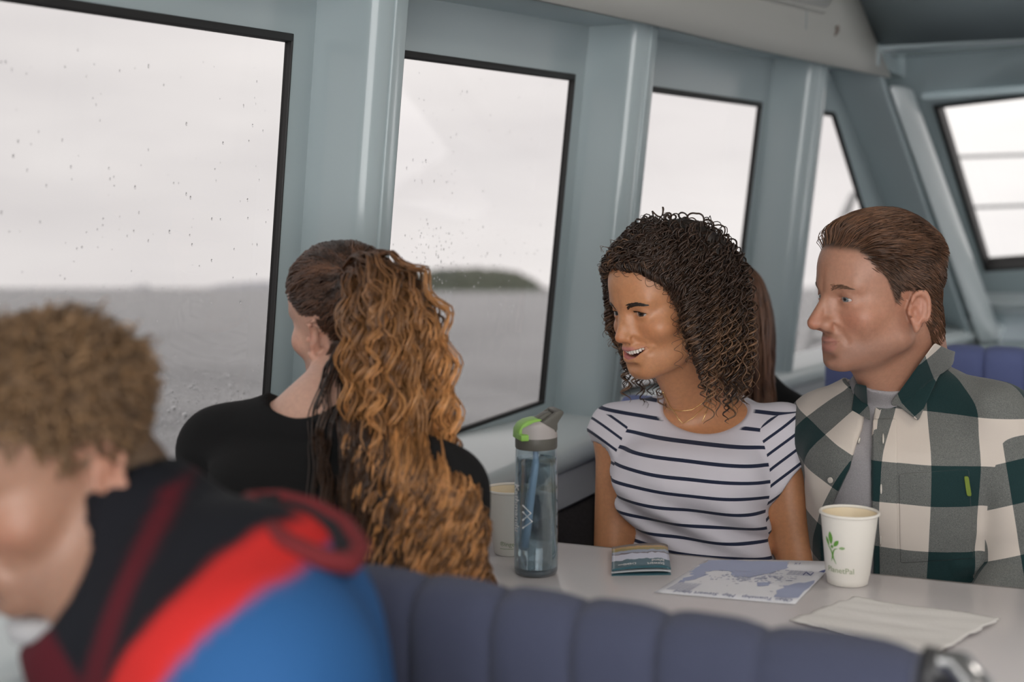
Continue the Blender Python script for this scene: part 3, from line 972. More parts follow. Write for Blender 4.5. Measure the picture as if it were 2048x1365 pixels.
# far cup
c1 = at_z(1021, 1106, TZ); c1.z = TZ
e1, rad1 = cup(c1, 0.104, 0.0385, 0.0255, False, 'white paper cup half hidden behind the water bottle')
V, F = text_mesh('\u00aeingeo', 0.0098)
wrap(V, F, e1, c1, 0.104, rad1, az_from_px(c1, 1001, 1090, .028), 0.017, M_GRN2, 'lettering')
V, F = strokes([(0, 0), (.008, 0), (.016, 0), (.022, 0)], [.00035] * 4)
wrap(V, F, e1, c1, 0.104, rad1, az_from_px(c1, 1000, 1090, .028), 0.0125, M_GRN2, 'print_line')

# ---- water bottle
M_TINT = bpy.data.materials.new('smoky_blue_plastic'); M_TINT.use_nodes = True
nt = M_TINT.node_tree; nt.nodes.clear()
tr = nt.nodes.new('ShaderNodeBsdfTransparent'); tr.inputs[0].default_value = (0.80, 0.86, 0.89, 1)
gl = nt.nodes.new('ShaderNodeBsdfGlossy'); gl.inputs['Roughness'].default_value = 0.04
lw = nt.nodes.new('ShaderNodeLayerWeight'); lw.inputs['Blend'].default_value = 0.35
ma = nt.nodes.new('ShaderNodeMath'); ma.operation = 'MULTIPLY_ADD'; ma.inputs[1].default_value = 0.55; ma.inputs[2].default_value = 0.05
mx = nt.nodes.new('ShaderNodeMixShader'); out = nt.nodes.new('ShaderNodeOutputMaterial')
nt.links.new(lw.outputs['Facing'], ma.inputs[0]); nt.links.new(ma.outputs[0], mx.inputs[0]); nt.links.new(tr.outputs[0], mx.inputs[1]); nt.links.new(gl.outputs[0], mx.inputs[2]); nt.links.new(mx.outputs[0], out.inputs[0])
M_WATER = bpy.data.materials.new('water'); M_WATER.use_nodes = True
nt = M_WATER.node_tree; nt.nodes.clear()
g = nt.nodes.new('ShaderNodeBsdfGlass'); g.inputs['IOR'].default_value = 1.30; g.inputs['Color'].default_value = (0.90, 0.95, 0.97, 1); g.inputs['Roughness'].default_value = 0.0
tr = nt.nodes.new('ShaderNodeBsdfTransparent'); tr.inputs[0].default_value = (0.88, 0.93, 0.95, 1)
mx = nt.nodes.new('ShaderNodeMixShader'); mx.inputs[0].default_value = 0.55
out = nt.nodes.new('ShaderNodeOutputMaterial'); nt.links.new(g.outputs[0], mx.inputs[2]); nt.links.new(tr.outputs[0], mx.inputs[1]); nt.links.new(mx.outputs[0], out.inputs[0])
M_LIDG = mat('olive_grey_lid', (0.105, 0.10, 0.085), 0.5)
M_LIDB = mat('taupe_lid', (0.42, 0.385, 0.37), 0.5)
M_LIDGR = mat('lime_green_latch', (0.26, 0.50, 0.09), 0.45)
M_STRAW = mat('pale_blue_straw', (0.42, 0.52, 0.66), 0.45)
M_LOGO = mat('white_print', (0.85, 0.85, 0.85), 0.5)
bl = at_z(1072, 1146, TZ); bl.z = TZ
be = empty('water_bottle', bl, 'smoky blue water bottle with grey lid and lime-green latch', 'bottle')
bx, by = bl.x, bl.y
BR = 0.0325
prof = [(0, .004), (BR * .80, .004), (BR * .93, .001), (BR * .99, .006), (BR, .014), (BR, .10), (BR * .985, .135), (BR * .955, .165), (BR * .935, .185), (BR * .92, .190)]
V, F = lathe_vf([(r, TZ + z) for r, z in prof], 64, (bx, by)); bwall = pyd('bottle_wall', V, F, M_TINT, be)
V, F = lathe_vf([(BR * .80, TZ + .0005), (BR * .90, TZ + .0005), (BR * .955, TZ + .005), (BR * .955, TZ + .009), (0, TZ + .0085)], 64, (bx, by)); pyd('base_ring', V, F, mat('smoky_base', (0.10, 0.12, 0.14), 0.3), be)
V, F = lathe_vf([(0, TZ + .010), (BR * .95, TZ + .011), (BR * .96, TZ + .10), (BR * .945, TZ + .135), (BR * .915, TZ + .162), (BR * .90, TZ + .1725), (0, TZ + .172)], 48, (bx, by)); pyd('water', V, F, M_WATER, be)
# cap
R = BR * .955
V, F = lathe_vf([(0, TZ + .188), (R * .97, TZ + .188), (R, TZ + .190), (R, TZ + .204), (R * .985, TZ + .2055), (0, TZ + .2055)], 64, (bx, by)); auto_smooth(pyd('cap', V, F, M_LIDG, be), 40)
bdir = (cam_right * math.cos(0.30) + h_dir * math.sin(0.30)).normalized(); bdn = Vector((-bdir.y, bdir.x, 0))     # spout points to the right
def BL(a, n, z): return Vector((bx, by, TZ)) + bdir * a + bdn * n + Vector((0, 0, z))
def prismB(name, outl, w0, w1, m, bev=0.002, parent=be):
    bm = bmesh.new()
    a_ = [bm.verts.new(BL(x, w0, z)) for x, z in outl]; b_ = [bm.verts.new(BL(x, w1, z)) for x, z in outl]
    n = len(outl); bm.faces.new(a_[::-1]); bm.faces.new(b_)
    for i in range(n):
        j = (i + 1) % n; bm.faces.new((a_[i], a_[j], b_[j], b_[i]))
    o = from_bm(name, bm, m, parent); bevel_mod(o, bev, 3, 30); return auto_smooth(o, 60)
# shell: wedge rising to the spout, rounded plan
V, F = [], []
NR = 64
levels = [0.2050, 0.212, 0.220]
ring_h = lambda a: 0.213 + 0.007 * max(0, -a / R) + 0.004 * (a / R)
for k in range(6):
    t = k / 5
    for i in range(NR):
        an = 2 * math.pi * i / NR
        rr_ = R * (1 - 0.02 * t) if k < 4 else R * (0.96 if k == 4 else 0.0001)
        a, n_ = rr_ * math.cos(an), rr_ * math.sin(an)
        top = np.interp(a, [-R, -R * .5, 0, R * .75, R], [.216, .226, .2285, .2145, .210])
        z = .205 + (top - .205) * min(1, t * 5 / 3.4) if k < 4 else top + .0008
        V.append(BL(a, n_, z))
for k in range(5):
    for i in range(NR):
        j = (i + 1) % NR; F.append((k * NR + i, k * NR + j, (k + 1) * NR + j, (k + 1) * NR + i))
lid = pyd('lid_shell', V, F, M_LIDB, be)
for sgn in (-1, 1):
    w0, w1 = sorted((sgn * 0.0145, sgn * 0.0215))
    prismB('carry_handle', [(-.010, .2225), (-.0035, .2130), (.024, .2125), (.0262, .2180), (.0262, .2260), (.0345, .2385), (.0360, .2415), (.0330, .2450), (.0255, .2440), (.004, .2300)], w0, w1, M_LIDG, parent=lid)
prismB('carry_handle', [(.0235, .2375), (.0350, .2390), (.0360, .2415), (.0330, .2450), (.0235, .2440)], -.0175, .0175, M_LIDG, parent=lid)
prismB('spout', [(-.006, .224), (.014, .224), (.0245, .240), (.012, .2405), (-.002, .2325)], -.0095, .0095, M_LIDG, 0.003, parent=lid)
prismB('latch', [(-.0318, .2030), (-.0170, .2030), (-.0155, .2165), (-.0100, .2235), (.0010, .2285), (.0050, .2310), (-.0030, .2330), (-.0170, .2305), (-.0260, .2255), (-.0312, .2170)], -.0150, .0205 * -1 - .0015 if False else .0150, M_LIDGR, 0.0025, parent=lid)
prismB('latch_tab', [(-.0325, .2035), (-.0205, .2035), (-.0205, .2125), (-.0322, .2125)], -.0290, -.0050, M_LIDGR, 0.0015, parent=lid)
o = tube('straw', [BL(-.002, 0, .195), BL(.000, 0, .168), BL(-.004, 0, .14), BL(-.012, 0, .075), BL(-.017, 0, .04)], [.0042, .0042, .0050, .0058, .0058], M_STRAW, be, 14)
# printed name and mountain mark, reading down the side
baz = az_from_px(bl, 1026, 1050, BR)
def wrapb(V, F, z0, az_, name):
    out = []
    for (u, v, *_) in V:      # u = along text (downwards), v = letter height (to the right)
        a = az_ + v / BR; z = z0 - u; r = BR + .0005
        out.append((bx + r * math.cos(a), by + r * math.sin(a), TZ + z))
    return pyd(name, out, F, M_LOGO, bwall, smooth=False)
V, F = text_mesh('Kathmandu', 0.0155, bold=0.0004)
wrapb(V, F, 0.137, baz + 0.34, 'lettering')
mk = [([(0, 0), (.0095, .011), (.0200, 0)]), ([(.0085, 0), (.0200, .0125), (.0300, 0)])]
for pts in mk:
    V, F = strokes([(p[0] * 1.15, p[1] * 1.25) for p in pts], [.0012] * 3)
    wrapb(V, F, 0.108, baz + 0.90, 'mountain_mark')

# ---- folded brochure
bq = [at_z(*p, TZ) for p in ((1223, 1153), (1342, 1151), (1335, 1101), (1224, 1104))]
def bil(u, v):
    return (bq[0] * (1 - u) + bq[1] * u) * (1 - v) + (bq[3] * (1 - u) + bq[2] * u) * v
M_BRO = bpy.data.materials.new('brochure_print'); M_BRO.use_nodes = True
nt = M_BRO.node_tree; bs = nt.nodes['Principled BSDF']; bs.inputs['Roughness'].default_value = 0.3
uvn = nt.nodes.new('ShaderNodeUVMap'); sx_ = nt.nodes.new('ShaderNodeSeparateXYZ'); nt.links.new(uvn.outputs[0], sx_.inputs[0])
nz_ = nt.nodes.new('ShaderNodeTexNoise'); nz_.inputs['Scale'].default_value = 9; nt.links.new(uvn.outputs[0], nz_.inputs['Vector'])
ad = nt.nodes.new('ShaderNodeMath'); ad.operation = 'MULTIPLY_ADD'; ad.inputs[1].default_value = 0.12; nt.links.new(nz_.outputs['Fac'], ad.inputs[0]); nt.links.new(sx_.outputs['Y'], ad.inputs[2])
cr = nt.nodes.new('ShaderNodeValToRGB'); cr.color_ramp.interpolation = 'CONSTANT'
els = [(0.0, (0.045, 0.13, 0.165)), (0.42, (0.62, 0.64, 0.76)), (0.66, (0.16, 0.13, 0.15)), (0.70, (0.33, 0.38, 0.48)), (0.80, (0.34, 0.27, 0.09)), (0.89, (0.52, 0.33, 0.12)), (0.96, (0.30, 0.24, 0.20))]
cr.color_ramp.elements[0].position = 0; cr.color_ramp.elements[0].color = (*els[0][1], 1)
cr.color_ramp.elements[1].position = els[1][0]; cr.color_ramp.elements[1].color = (*els[1][1], 1)
for p_, c_ in els[2:]:
    q = cr.color_ramp.elements.new(p_); q.color = (*c_, 1)
nt.links.new(ad.outputs[0], cr.inputs[0]); nt.links.new(cr.outputs[0], bs.inputs['Base Color'])
bre = empty('brochure', bil(.5, .5), 'small folded teal brochure with a landscape strip on the table', 'brochure')
def brz(u, v, top): return 0.0006 + top * (0.0085 + 0.003 * math.sin(u * 2.4) - 0.004 * max(0, .35 - u) - .0035 * max(0, u - .9) * 8) 
def leafsheet(name, top, m, shrink=0.0):
    V, F, UV = [], [], []
    n, k = 16, 10
    for i in range(n + 1):
        for j in range(k + 1):
            u, v = i / n, j / k
            p = bil(u, v); V.append((p.x, p.y, TZ + brz(u, v, top))); UV.append((u, v))
    for i in range(n):
        for j in range(k): a = i * (k + 1) + j; F.append((a, a + k + 1, a + k + 2, a + 1))
    o = pyd(name, V, F, m, bre); uvl = o.data.uv_layers.new(name='UVMap')
    for l in o.data.loops: uvl.data[l.index].uv = UV[l.vertex_index]
    md = o.modifiers.new('paper', 'SOLIDIFY'); md.thickness = 0.0005; return o
cover = leafsheet('cover', 1.0, M_BRO); leafsheet('page', 0.55, mat('brochure_paper', (0.66, 0.68, 0.70), .5)); leafsheet('back_cover', 0.0, mat('brochure_teal', (0.05, 0.13, 0.16), .4))
V, F = text_mesh('Stewart\nIsland', 0.010, bold=0.0001)
def brput(V, F, u0, v0, su, sv, name):
    out = []
    for (x, y, *_) in V:
        u = u0 - x * su; v = v0 - y * sv; p = bil(u, v); out.append((p.x, p.y, TZ + brz(u, v, 1.0) + .0008))
    pyd(name, out, F, M_LOGO, cover, smooth=False)
brput(V, F, .90, .18, 9.5, 13, 'lettering')
V, F = text_mesh('DOC', 0.010); brput(V, F, .42, .20, 10, 11, 'lettering')
V, F = strokes([(0, 0), (.01, 0), (.022, 0)], [.0009] * 3); brput(V, F, .33, .17, 10, 11, 'lettering_line')

# ---- map sheet
mq = [at_z(*p, TZ) for p in ((1308, 1187), (1590, 1211), (1672, 1126), (1412, 1122))]
def mbil(u, v): return (mq[0] * (1 - u) + mq[1] * u) * (1 - v) + (mq[3] * (1 - u) + mq[2] * u) * v
me_ = empty('map_sheet', mbil(.5, .5), 'printed blue and white map sheet lying on the table', 'map')
def mz(u, v): return 0.0012 + 0.0016 * math.sin(u * 3.0) * v + 0.004 * max(0, u - .9) 
M_MAPW = mat('map_paper', (0.76, 0.76, 0.80), 0.6); M_MAPB = mat('map_sea_blue', (0.36, 0.40, 0.56), 0.6); M_MAPD = mat('map_ink', (0.10, 0.12, 0.28), 0.6); M_MAPG = mat('map_grey_ink', (0.36, 0.38, 0.50), 0.6)
V, F = [], []
for i in range(17):
    for j in range(9):
        p = mbil(i / 16, j / 8); V.append((p.x, p.y, TZ + mz(i / 16, j / 8)))
for i in range(16):
    for j in range(8): a = i * 9 + j; F.append((a, a + 9, a + 10, a + 1))
sheet = o = pyd('sheet', V, F, M_MAPW, me_); md = o.modifiers.new('paper', 'SOLIDIFY'); md.thickness = 0.0004
def mput(pts, F, m, name, lift=.0006):
    out = []
    for (u, v) in pts: p = mbil(u, v); out.append((p.x, p.y, TZ + mz(u, v) + lift))
    o = pyd(name, out, F, m, sheet, smooth=False)
    if name == 'small_print': o['kind'] = 'stuff'
def rough_poly(pts, amp, seed, n=6):
    rr_ = random.Random(seed); out = []
    for i, p in enumerate(pts):
        q = pts[(i + 1) % len(pts)]
        for k in range(n):
            t = k / n; out.append((p[0] + (q[0] - p[0]) * t + rr_.uniform(-amp, amp) * (k > 0), p[1] + (q[1] - p[1]) * t + rr_.uniform(-amp, amp) * (k > 0)))
    return out
def tri_poly(pts):
    bm = bmesh.new(); f = bm.faces.new([bm.verts.new((x, y, 0)) for x, y in pts]); bmesh.ops.triangulate(bm, faces=[f])
    bm.verts.ensure_lookup_table(); bm.verts.index_update(); V = [(v.co.x, v.co.y) for v in bm.verts]; F = [[v.index for v in f.verts] for f in bm.faces]; bm.free(); return V, F
for pts, amp, sd in (([(.02, .60), (.03, .97), (.66, .95), (.70, .80), (.60, .62), (.50, .50), (.38, .52), (.30, .66), (.18, .66), (.10, .50)], .02, 1), ([(.05, .40), (.12, .60), (.19, .55), (.13, .38), (.06, .28)], .015, 2), ([(.82, .10), (.80, .36), (.98, .52), (.985, .12)], .02, 3), ([(.60, .40), (.69, .42), (.70, .34), (.63, .31)], .005, 4)):
    V, F = tri_poly(rough_poly(pts, amp, sd)); mput(V, F, M_MAPB, 'sea_print')
rr_ = random.Random(9)
def dash(u, v, l, w, m, name='print_mark', lift=.0009):
    mput([(u, v), (u + l, v), (u + l, v + w), (u, v + w)], [(0, 1, 2, 3)], m, name, lift)
bigV, bigF = [], []
def acc(u, v, l, w):
    k = len(bigV); bigV.extend([(u, v), (u + l, v), (u + l, v + w), (u, v + w)]); bigF.append((k, k + 1, k + 2, k + 3))
for i in range(170):
    u, v = rr_.gauss(.52, .16), rr_.gauss(.50, .10)
    if .2 < u < .85 and .2 < v < .8: acc(u, v, rr_.uniform(.005, .03), rr_.uniform(.006, .016))
for r_ in range(7):
    for k in range(6): acc(.05 + k * .03 + r_ * .002, .10 + r_ * .028, .025, .010)
for r_ in range(4):
    for k in range(5): acc(.74 + k * .034, .62 + r_ * .03, .029, .010)
mput(bigV, bigF, M_MAPG, 'small_print', .0009)
for (txt, u0, v0, su, sv, m) in (('Oban Township   Map  Stewart Island', .965, .085, .055, .085, M_MAPD), ('N', .93, .70, .10, .12, M_MAPD), ('LS', .76, .92, .05, .06, M_MAPD)):
    V, F = text_mesh(txt, 1.0)
    mput([(u0 - x * su, v0 - y * sv) for (x, y, *_) in V], F, m, 'lettering', .0010)
mput([(.95, .72), (.995, .80), (.995, .70)], [(0, 1, 2)], M_MAPD, 'north_arrow', .0010)

# ---- paper napkin
nq = [at_z(*p, TZ) for p in ((1580, 1246), (1868, 1318), (2000, 1246), (1710, 1202))]
def nbil(u, v): return (nq[0] * (1 - u) + nq[1] * u) * (1 - v) + (nq[3] * (1 - u) + nq[2] * u) * v
V, F = [], []
n, k = 34, 26
rr_ = random.Random(4)
ej = [rr_.uniform(-.012, .012) for _ in range(200)]
for i in range(n + 1):
    for j in range(k + 1):
        u, v = i / n, j / k
        du = ej[j] if i in (0, n) else 0; dv = ej[60 + i] if j in (0, k) else 0
        p = nbil(u + du, v + dv)
        z = TZ + 0.0016 + 0.0016 * (1 + math.sin(u * 7 + v * 3)) * .5 + 0.0012 * math.sin(v * 11 - u * 4) ** 2 + (0.004 * (u - .85) if u > .85 else 0) + (0.0015 if v > .5 else 0)
        V.append((p.x, p.y, z))
for i in range(n):
    for j in range(k): a = i * (k + 1) + j; F.append((a, a + k + 1, a + k + 2, a + 1))
o = pyd('paper_napkin', V, F, mat('white_tissue', (0.74, 0.715, 0.69), 0.9, bump=0.6, bscale=350)); md = o.modifiers.new('paper', 'SOLIDIFY'); md.thickness = 0.0012; md.offset = 1
tag(o, 'crumpled white paper napkin lying on the table by the bench end', 'napkin')
# ---------------------------------------------------------------- organic modelling: implicit surfaces
def s_ell(P, c, r):
    q = (P - np.asarray(c)) / np.asarray(r)
    k0 = np.sqrt((q * q).sum(1)) + 1e-9
    q2 = q / np.asarray(r)
    k1 = np.sqrt((q2 * q2).sum(1)) + 1e-9
    return k0 * (k0 - 1) / k1
def s_sph(P, c, r):
    q = P - np.asarray(c); return np.sqrt((q * q).sum(1)) - r
def s_cone(P, a, b, ra, rb):
    a = np.asarray(a, float); b = np.asarray(b, float); ab = b - a
    t = np.clip(((P - a) @ ab) / max(1e-12, ab @ ab), 0, 1)
    q = P - a - t[:, None] * ab
    return np.sqrt((q * q).sum(1)) - (ra + (rb - ra) * t)
def s_chain(P, pts, rads):
    d = None
    for i in range(len(pts) - 1):
        e = s_cone(P, pts[i], pts[i + 1], rads[i], rads[i + 1])
        d = e if d is None else np.minimum(d, e)
    return d
def smin(a, b, k):
    h = np.maximum(k - np.abs(a - b), 0) / k
    return np.minimum(a, b) - h * h * k * 0.25
def smax(a, b, k): return -smin(-a, -b, k)
def s_loft(P, keys, yaw, n=2.3):
    """stack of super-ellipses: keys = (z, cx, cy, rx, ry); yaw turns their axes"""
    k = np.array(sorted(keys)); z = P[:, 2]
    f = lambda i: np.interp(z, k[:, 0], k[:, i])
    cx, cy, rx, ry = f(1), f(2), f(3), f(4)
    dx, dy = P[:, 0] - cx, P[:, 1] - cy
    c, s = math.cos(yaw), math.sin(yaw)
    a, b = dx * c + dy * s, -dx * s + dy * c
    q = (np.abs(a / rx) ** n + np.abs(b / ry) ** n) ** (1 / n)
    d = (q - 1) * np.minimum(rx, ry)
    cap = np.maximum(k[0, 0] - z, z - k[-1, 0])
    return smax(d, cap, 0.04)
def smooth_keys(keys, m=40):
    """cubic resampling of loft keys"""
    k = np.array(sorted(keys), float); z = np.linspace(k[0, 0], k[-1, 0], m); out = [z]
    for c in range(1, 5):
        y = k[:, c]; x = k[:, 0]; d = np.gradient(y, x)
        i = np.clip(np.searchsorted(x, z) - 1, 0, len(x) - 2)
        h = x[i + 1] - x[i]; t = (z - x[i]) / h
        out.append((2 * t**3 - 3 * t**2 + 1) * y[i] + (t**3 - 2 * t**2 + t) * h * d[i] + (-2 * t**3 + 3 * t**2) * y[i + 1] + (t**3 - t**2) * h * d[i + 1])
    return list(map(tuple, np.array(out).T))

def sdf_mesh(f, lo, hi, h, project=1):
    """surface nets with a coarse pre-pass; returns verts, quads"""
    lo = np.asarray(lo, float); hi = np.asarray(hi, float)
    C = 4
    nc = np.ceil((hi - lo) / (h * C)).astype(int) + 1
    def grid(n, st):
        g = np.meshgrid(*[lo[i] + st * np.arange(n[i]) for i in range(3)], indexing='ij')
        return np.stack([q.ravel() for q in g], 1)
    dc = f(grid(nc, h * C)).reshape(nc)
    near = np.abs(dc) < h * C * 2.2
    nf = (nc - 1) * C + 1
    # a fine point is evaluated when any corner of its coarse cell is near
    cell = np.zeros(nc - 1, bool)
    for a in (0, 1):
        for b in (0, 1):
            for c in (0, 1):
                cell |= near[a:nc[0] - 1 + a, b:nc[1] - 1 + b, c:nc[2] - 1 + c]
    idx = [np.minimum(np.arange(nf[i]) // C, nc[i] - 2) for i in range(3)]
    idp = [np.maximum((np.arange(nf[i]) - 1) // C, 0) for i in range(3)]
    act = np.zeros(nf, bool)
    for X in (idx[0], idp[0]):
        for Y in (idx[1], idp[1]):
            for Z in (idx[2], idp[2]):
                act |= cell[np.ix_(X, Y, Z)]
    D = np.sign(dc[np.ix_(idx[0], idx[1], idx[2])]).astype(np.float32) * 9
    I = np.argwhere(act)
    D[act] = f(lo + I * h)
    S = D < 0
    # cells that straddle
    cnt = np.zeros(np.array(nf) - 1, np.int8)
    for a in (0, 1):
        for b in (0, 1):
            for c in (0, 1):
                cnt += S[a:nf[0] - 1 + a, b:nf[1] - 1 + b, c:nf[2] - 1 + c]
    cm = (cnt > 0) & (cnt < 8)
    cid = -np.ones(cm.shape, np.int64); ci = np.argwhere(cm); cid[cm] = np.arange(len(ci))
    acc = np.zeros((len(ci), 3)); w = np.zeros(len(ci))
    corners = [(a, b, c) for a in (0, 1) for b in (0, 1) for c in (0, 1)]
    for p in corners:
        for ax in range(3):
            if p[ax] == 0:
                q = list(p); q[ax] = 1
                d0 = D[ci[:, 0] + p[0], ci[:, 1] + p[1], ci[:, 2] + p[2]]; d1 = D[ci[:, 0] + q[0], ci[:, 1] + q[1], ci[:, 2] + q[2]]
                m = (d0 < 0) != (d1 < 0)
                t = np.where(m, d0 / np.where(m, d0 - d1, 1), 0)
                e = np.tile(np.array(p, float), (len(ci), 1)); e[:, ax] += t
                acc[m] += e[m]; w[m] += 1
    V = lo + (ci + acc / w[:, None]) * h
    Q = []
    for ax in range(3):
        b, c = (ax + 1) % 3, (ax + 2) % 3
        sl0 = [slice(1, None)] * 3; sl1 = [slice(1, None)] * 3
        sl0 = [slice(1, nf[i] - 1) for i in range(3)]; sl1 = list(sl0)
        sl0[ax] = slice(0, nf[ax] - 1); sl1[ax] = slice(1, nf[ax])
        s0, s1 = S[tuple(sl0)], S[tuple(sl1)]
        for flip in (False, True):
            m = (s0 & ~s1) if not flip else (~s0 & s1)
            e = np.argwhere(m)
            off = np.ones(3, int); off[ax] = 0
            e = e + off
            def cidx(db, dc_):
                q = e.copy(); q[:, b] += db; q[:, c] += dc_
                return cid[q[:, 0], q[:, 1], q[:, 2]]
            quad = np.stack([cidx(-1, -1), cidx(0, -1), cidx(0, 0), cidx(-1, 0)], 1)
            Q.append(quad if not flip else quad[:, ::-1])
    Q = np.concatenate(Q)
    Q = Q[(Q >= 0).all(1)]
    for _ in range(project): V = proj_sdf(f, V, h)
    return V, Q
def grad_sdf(f, V, e=0.0008):
    G = np.zeros_like(V)
    for i in range(3):
        d = np.zeros(3); d[i] = e
        G[:, i] = (f(V + d) - f(V - d)) / (2 * e)
    return G
def proj_sdf(f, V, h, it=1):
    for _ in range(it):
        d = f(V); G = grad_sdf(f, V)
        g2 = np.maximum((G * G).sum(1), 0.15)
        st = -(d / g2)[:, None] * G
        n = np.sqrt((st * st).sum(1)); lim = np.minimum(1, 0.7 * h / np.maximum(n, 1e-9))
        V = V + st * lim[:, None]
    return V
def refine(V, Q, masks, f, h):
    """subdivide the faces whose centre passes each mask in turn and put new points on the surface"""
    me = fast_mesh('tmp', V, Q); bm = bmesh.new(); bm.from_mesh(me); bpy.data.meshes.remove(me)
    for k, mask_fn in enumerate(masks):
        bm.faces.ensure_lookup_table()
        cen = np.array([q.calc_center_median()[:] for q in bm.faces]) if k else V[Q].mean(1)
        ed = set(); n0 = len(bm.verts)
        for i in np.nonzero(mask_fn(cen))[0]: ed.update(bm.faces[int(i)].edges)
        bmesh.ops.subdivide_edges(bm, edges=list(ed), cuts=1, use_grid_fill=True)
        bmesh.ops.triangulate(bm, faces=[q for q in bm.faces if len(q.verts) > 4])
        bm.verts.ensure_lookup_table(); bm.verts.index_update()
        co = np.array([v.co[:] for v in bm.verts]); m = masks[0](co); co[m] = proj_sdf(f, co[m], h / (k + 1), 2)
        for i in np.nonzero(m)[0]: bm.verts[int(i)].co = co[i]
    return bm, co

def lerp(a, b, t): return a + (b - a) * t
def sstep(a, b, x):
    t = np.clip((x - a) / (b - a), 0, 1); return t * t * (3 - 2 * t)
def vnoise(P, scale, seed=0):
    """smooth pseudo-noise in -1..1 from a few rotated sines"""
    r = np.random.default_rng(seed); o = 0
    for i in range(6):
        d = r.normal(size=3); d /= np.linalg.norm(d)
        o = o + np.sin(P @ d * scale * r.uniform(0.6, 1.6) + r.uniform(0, 6.28))
    return o / 3.2

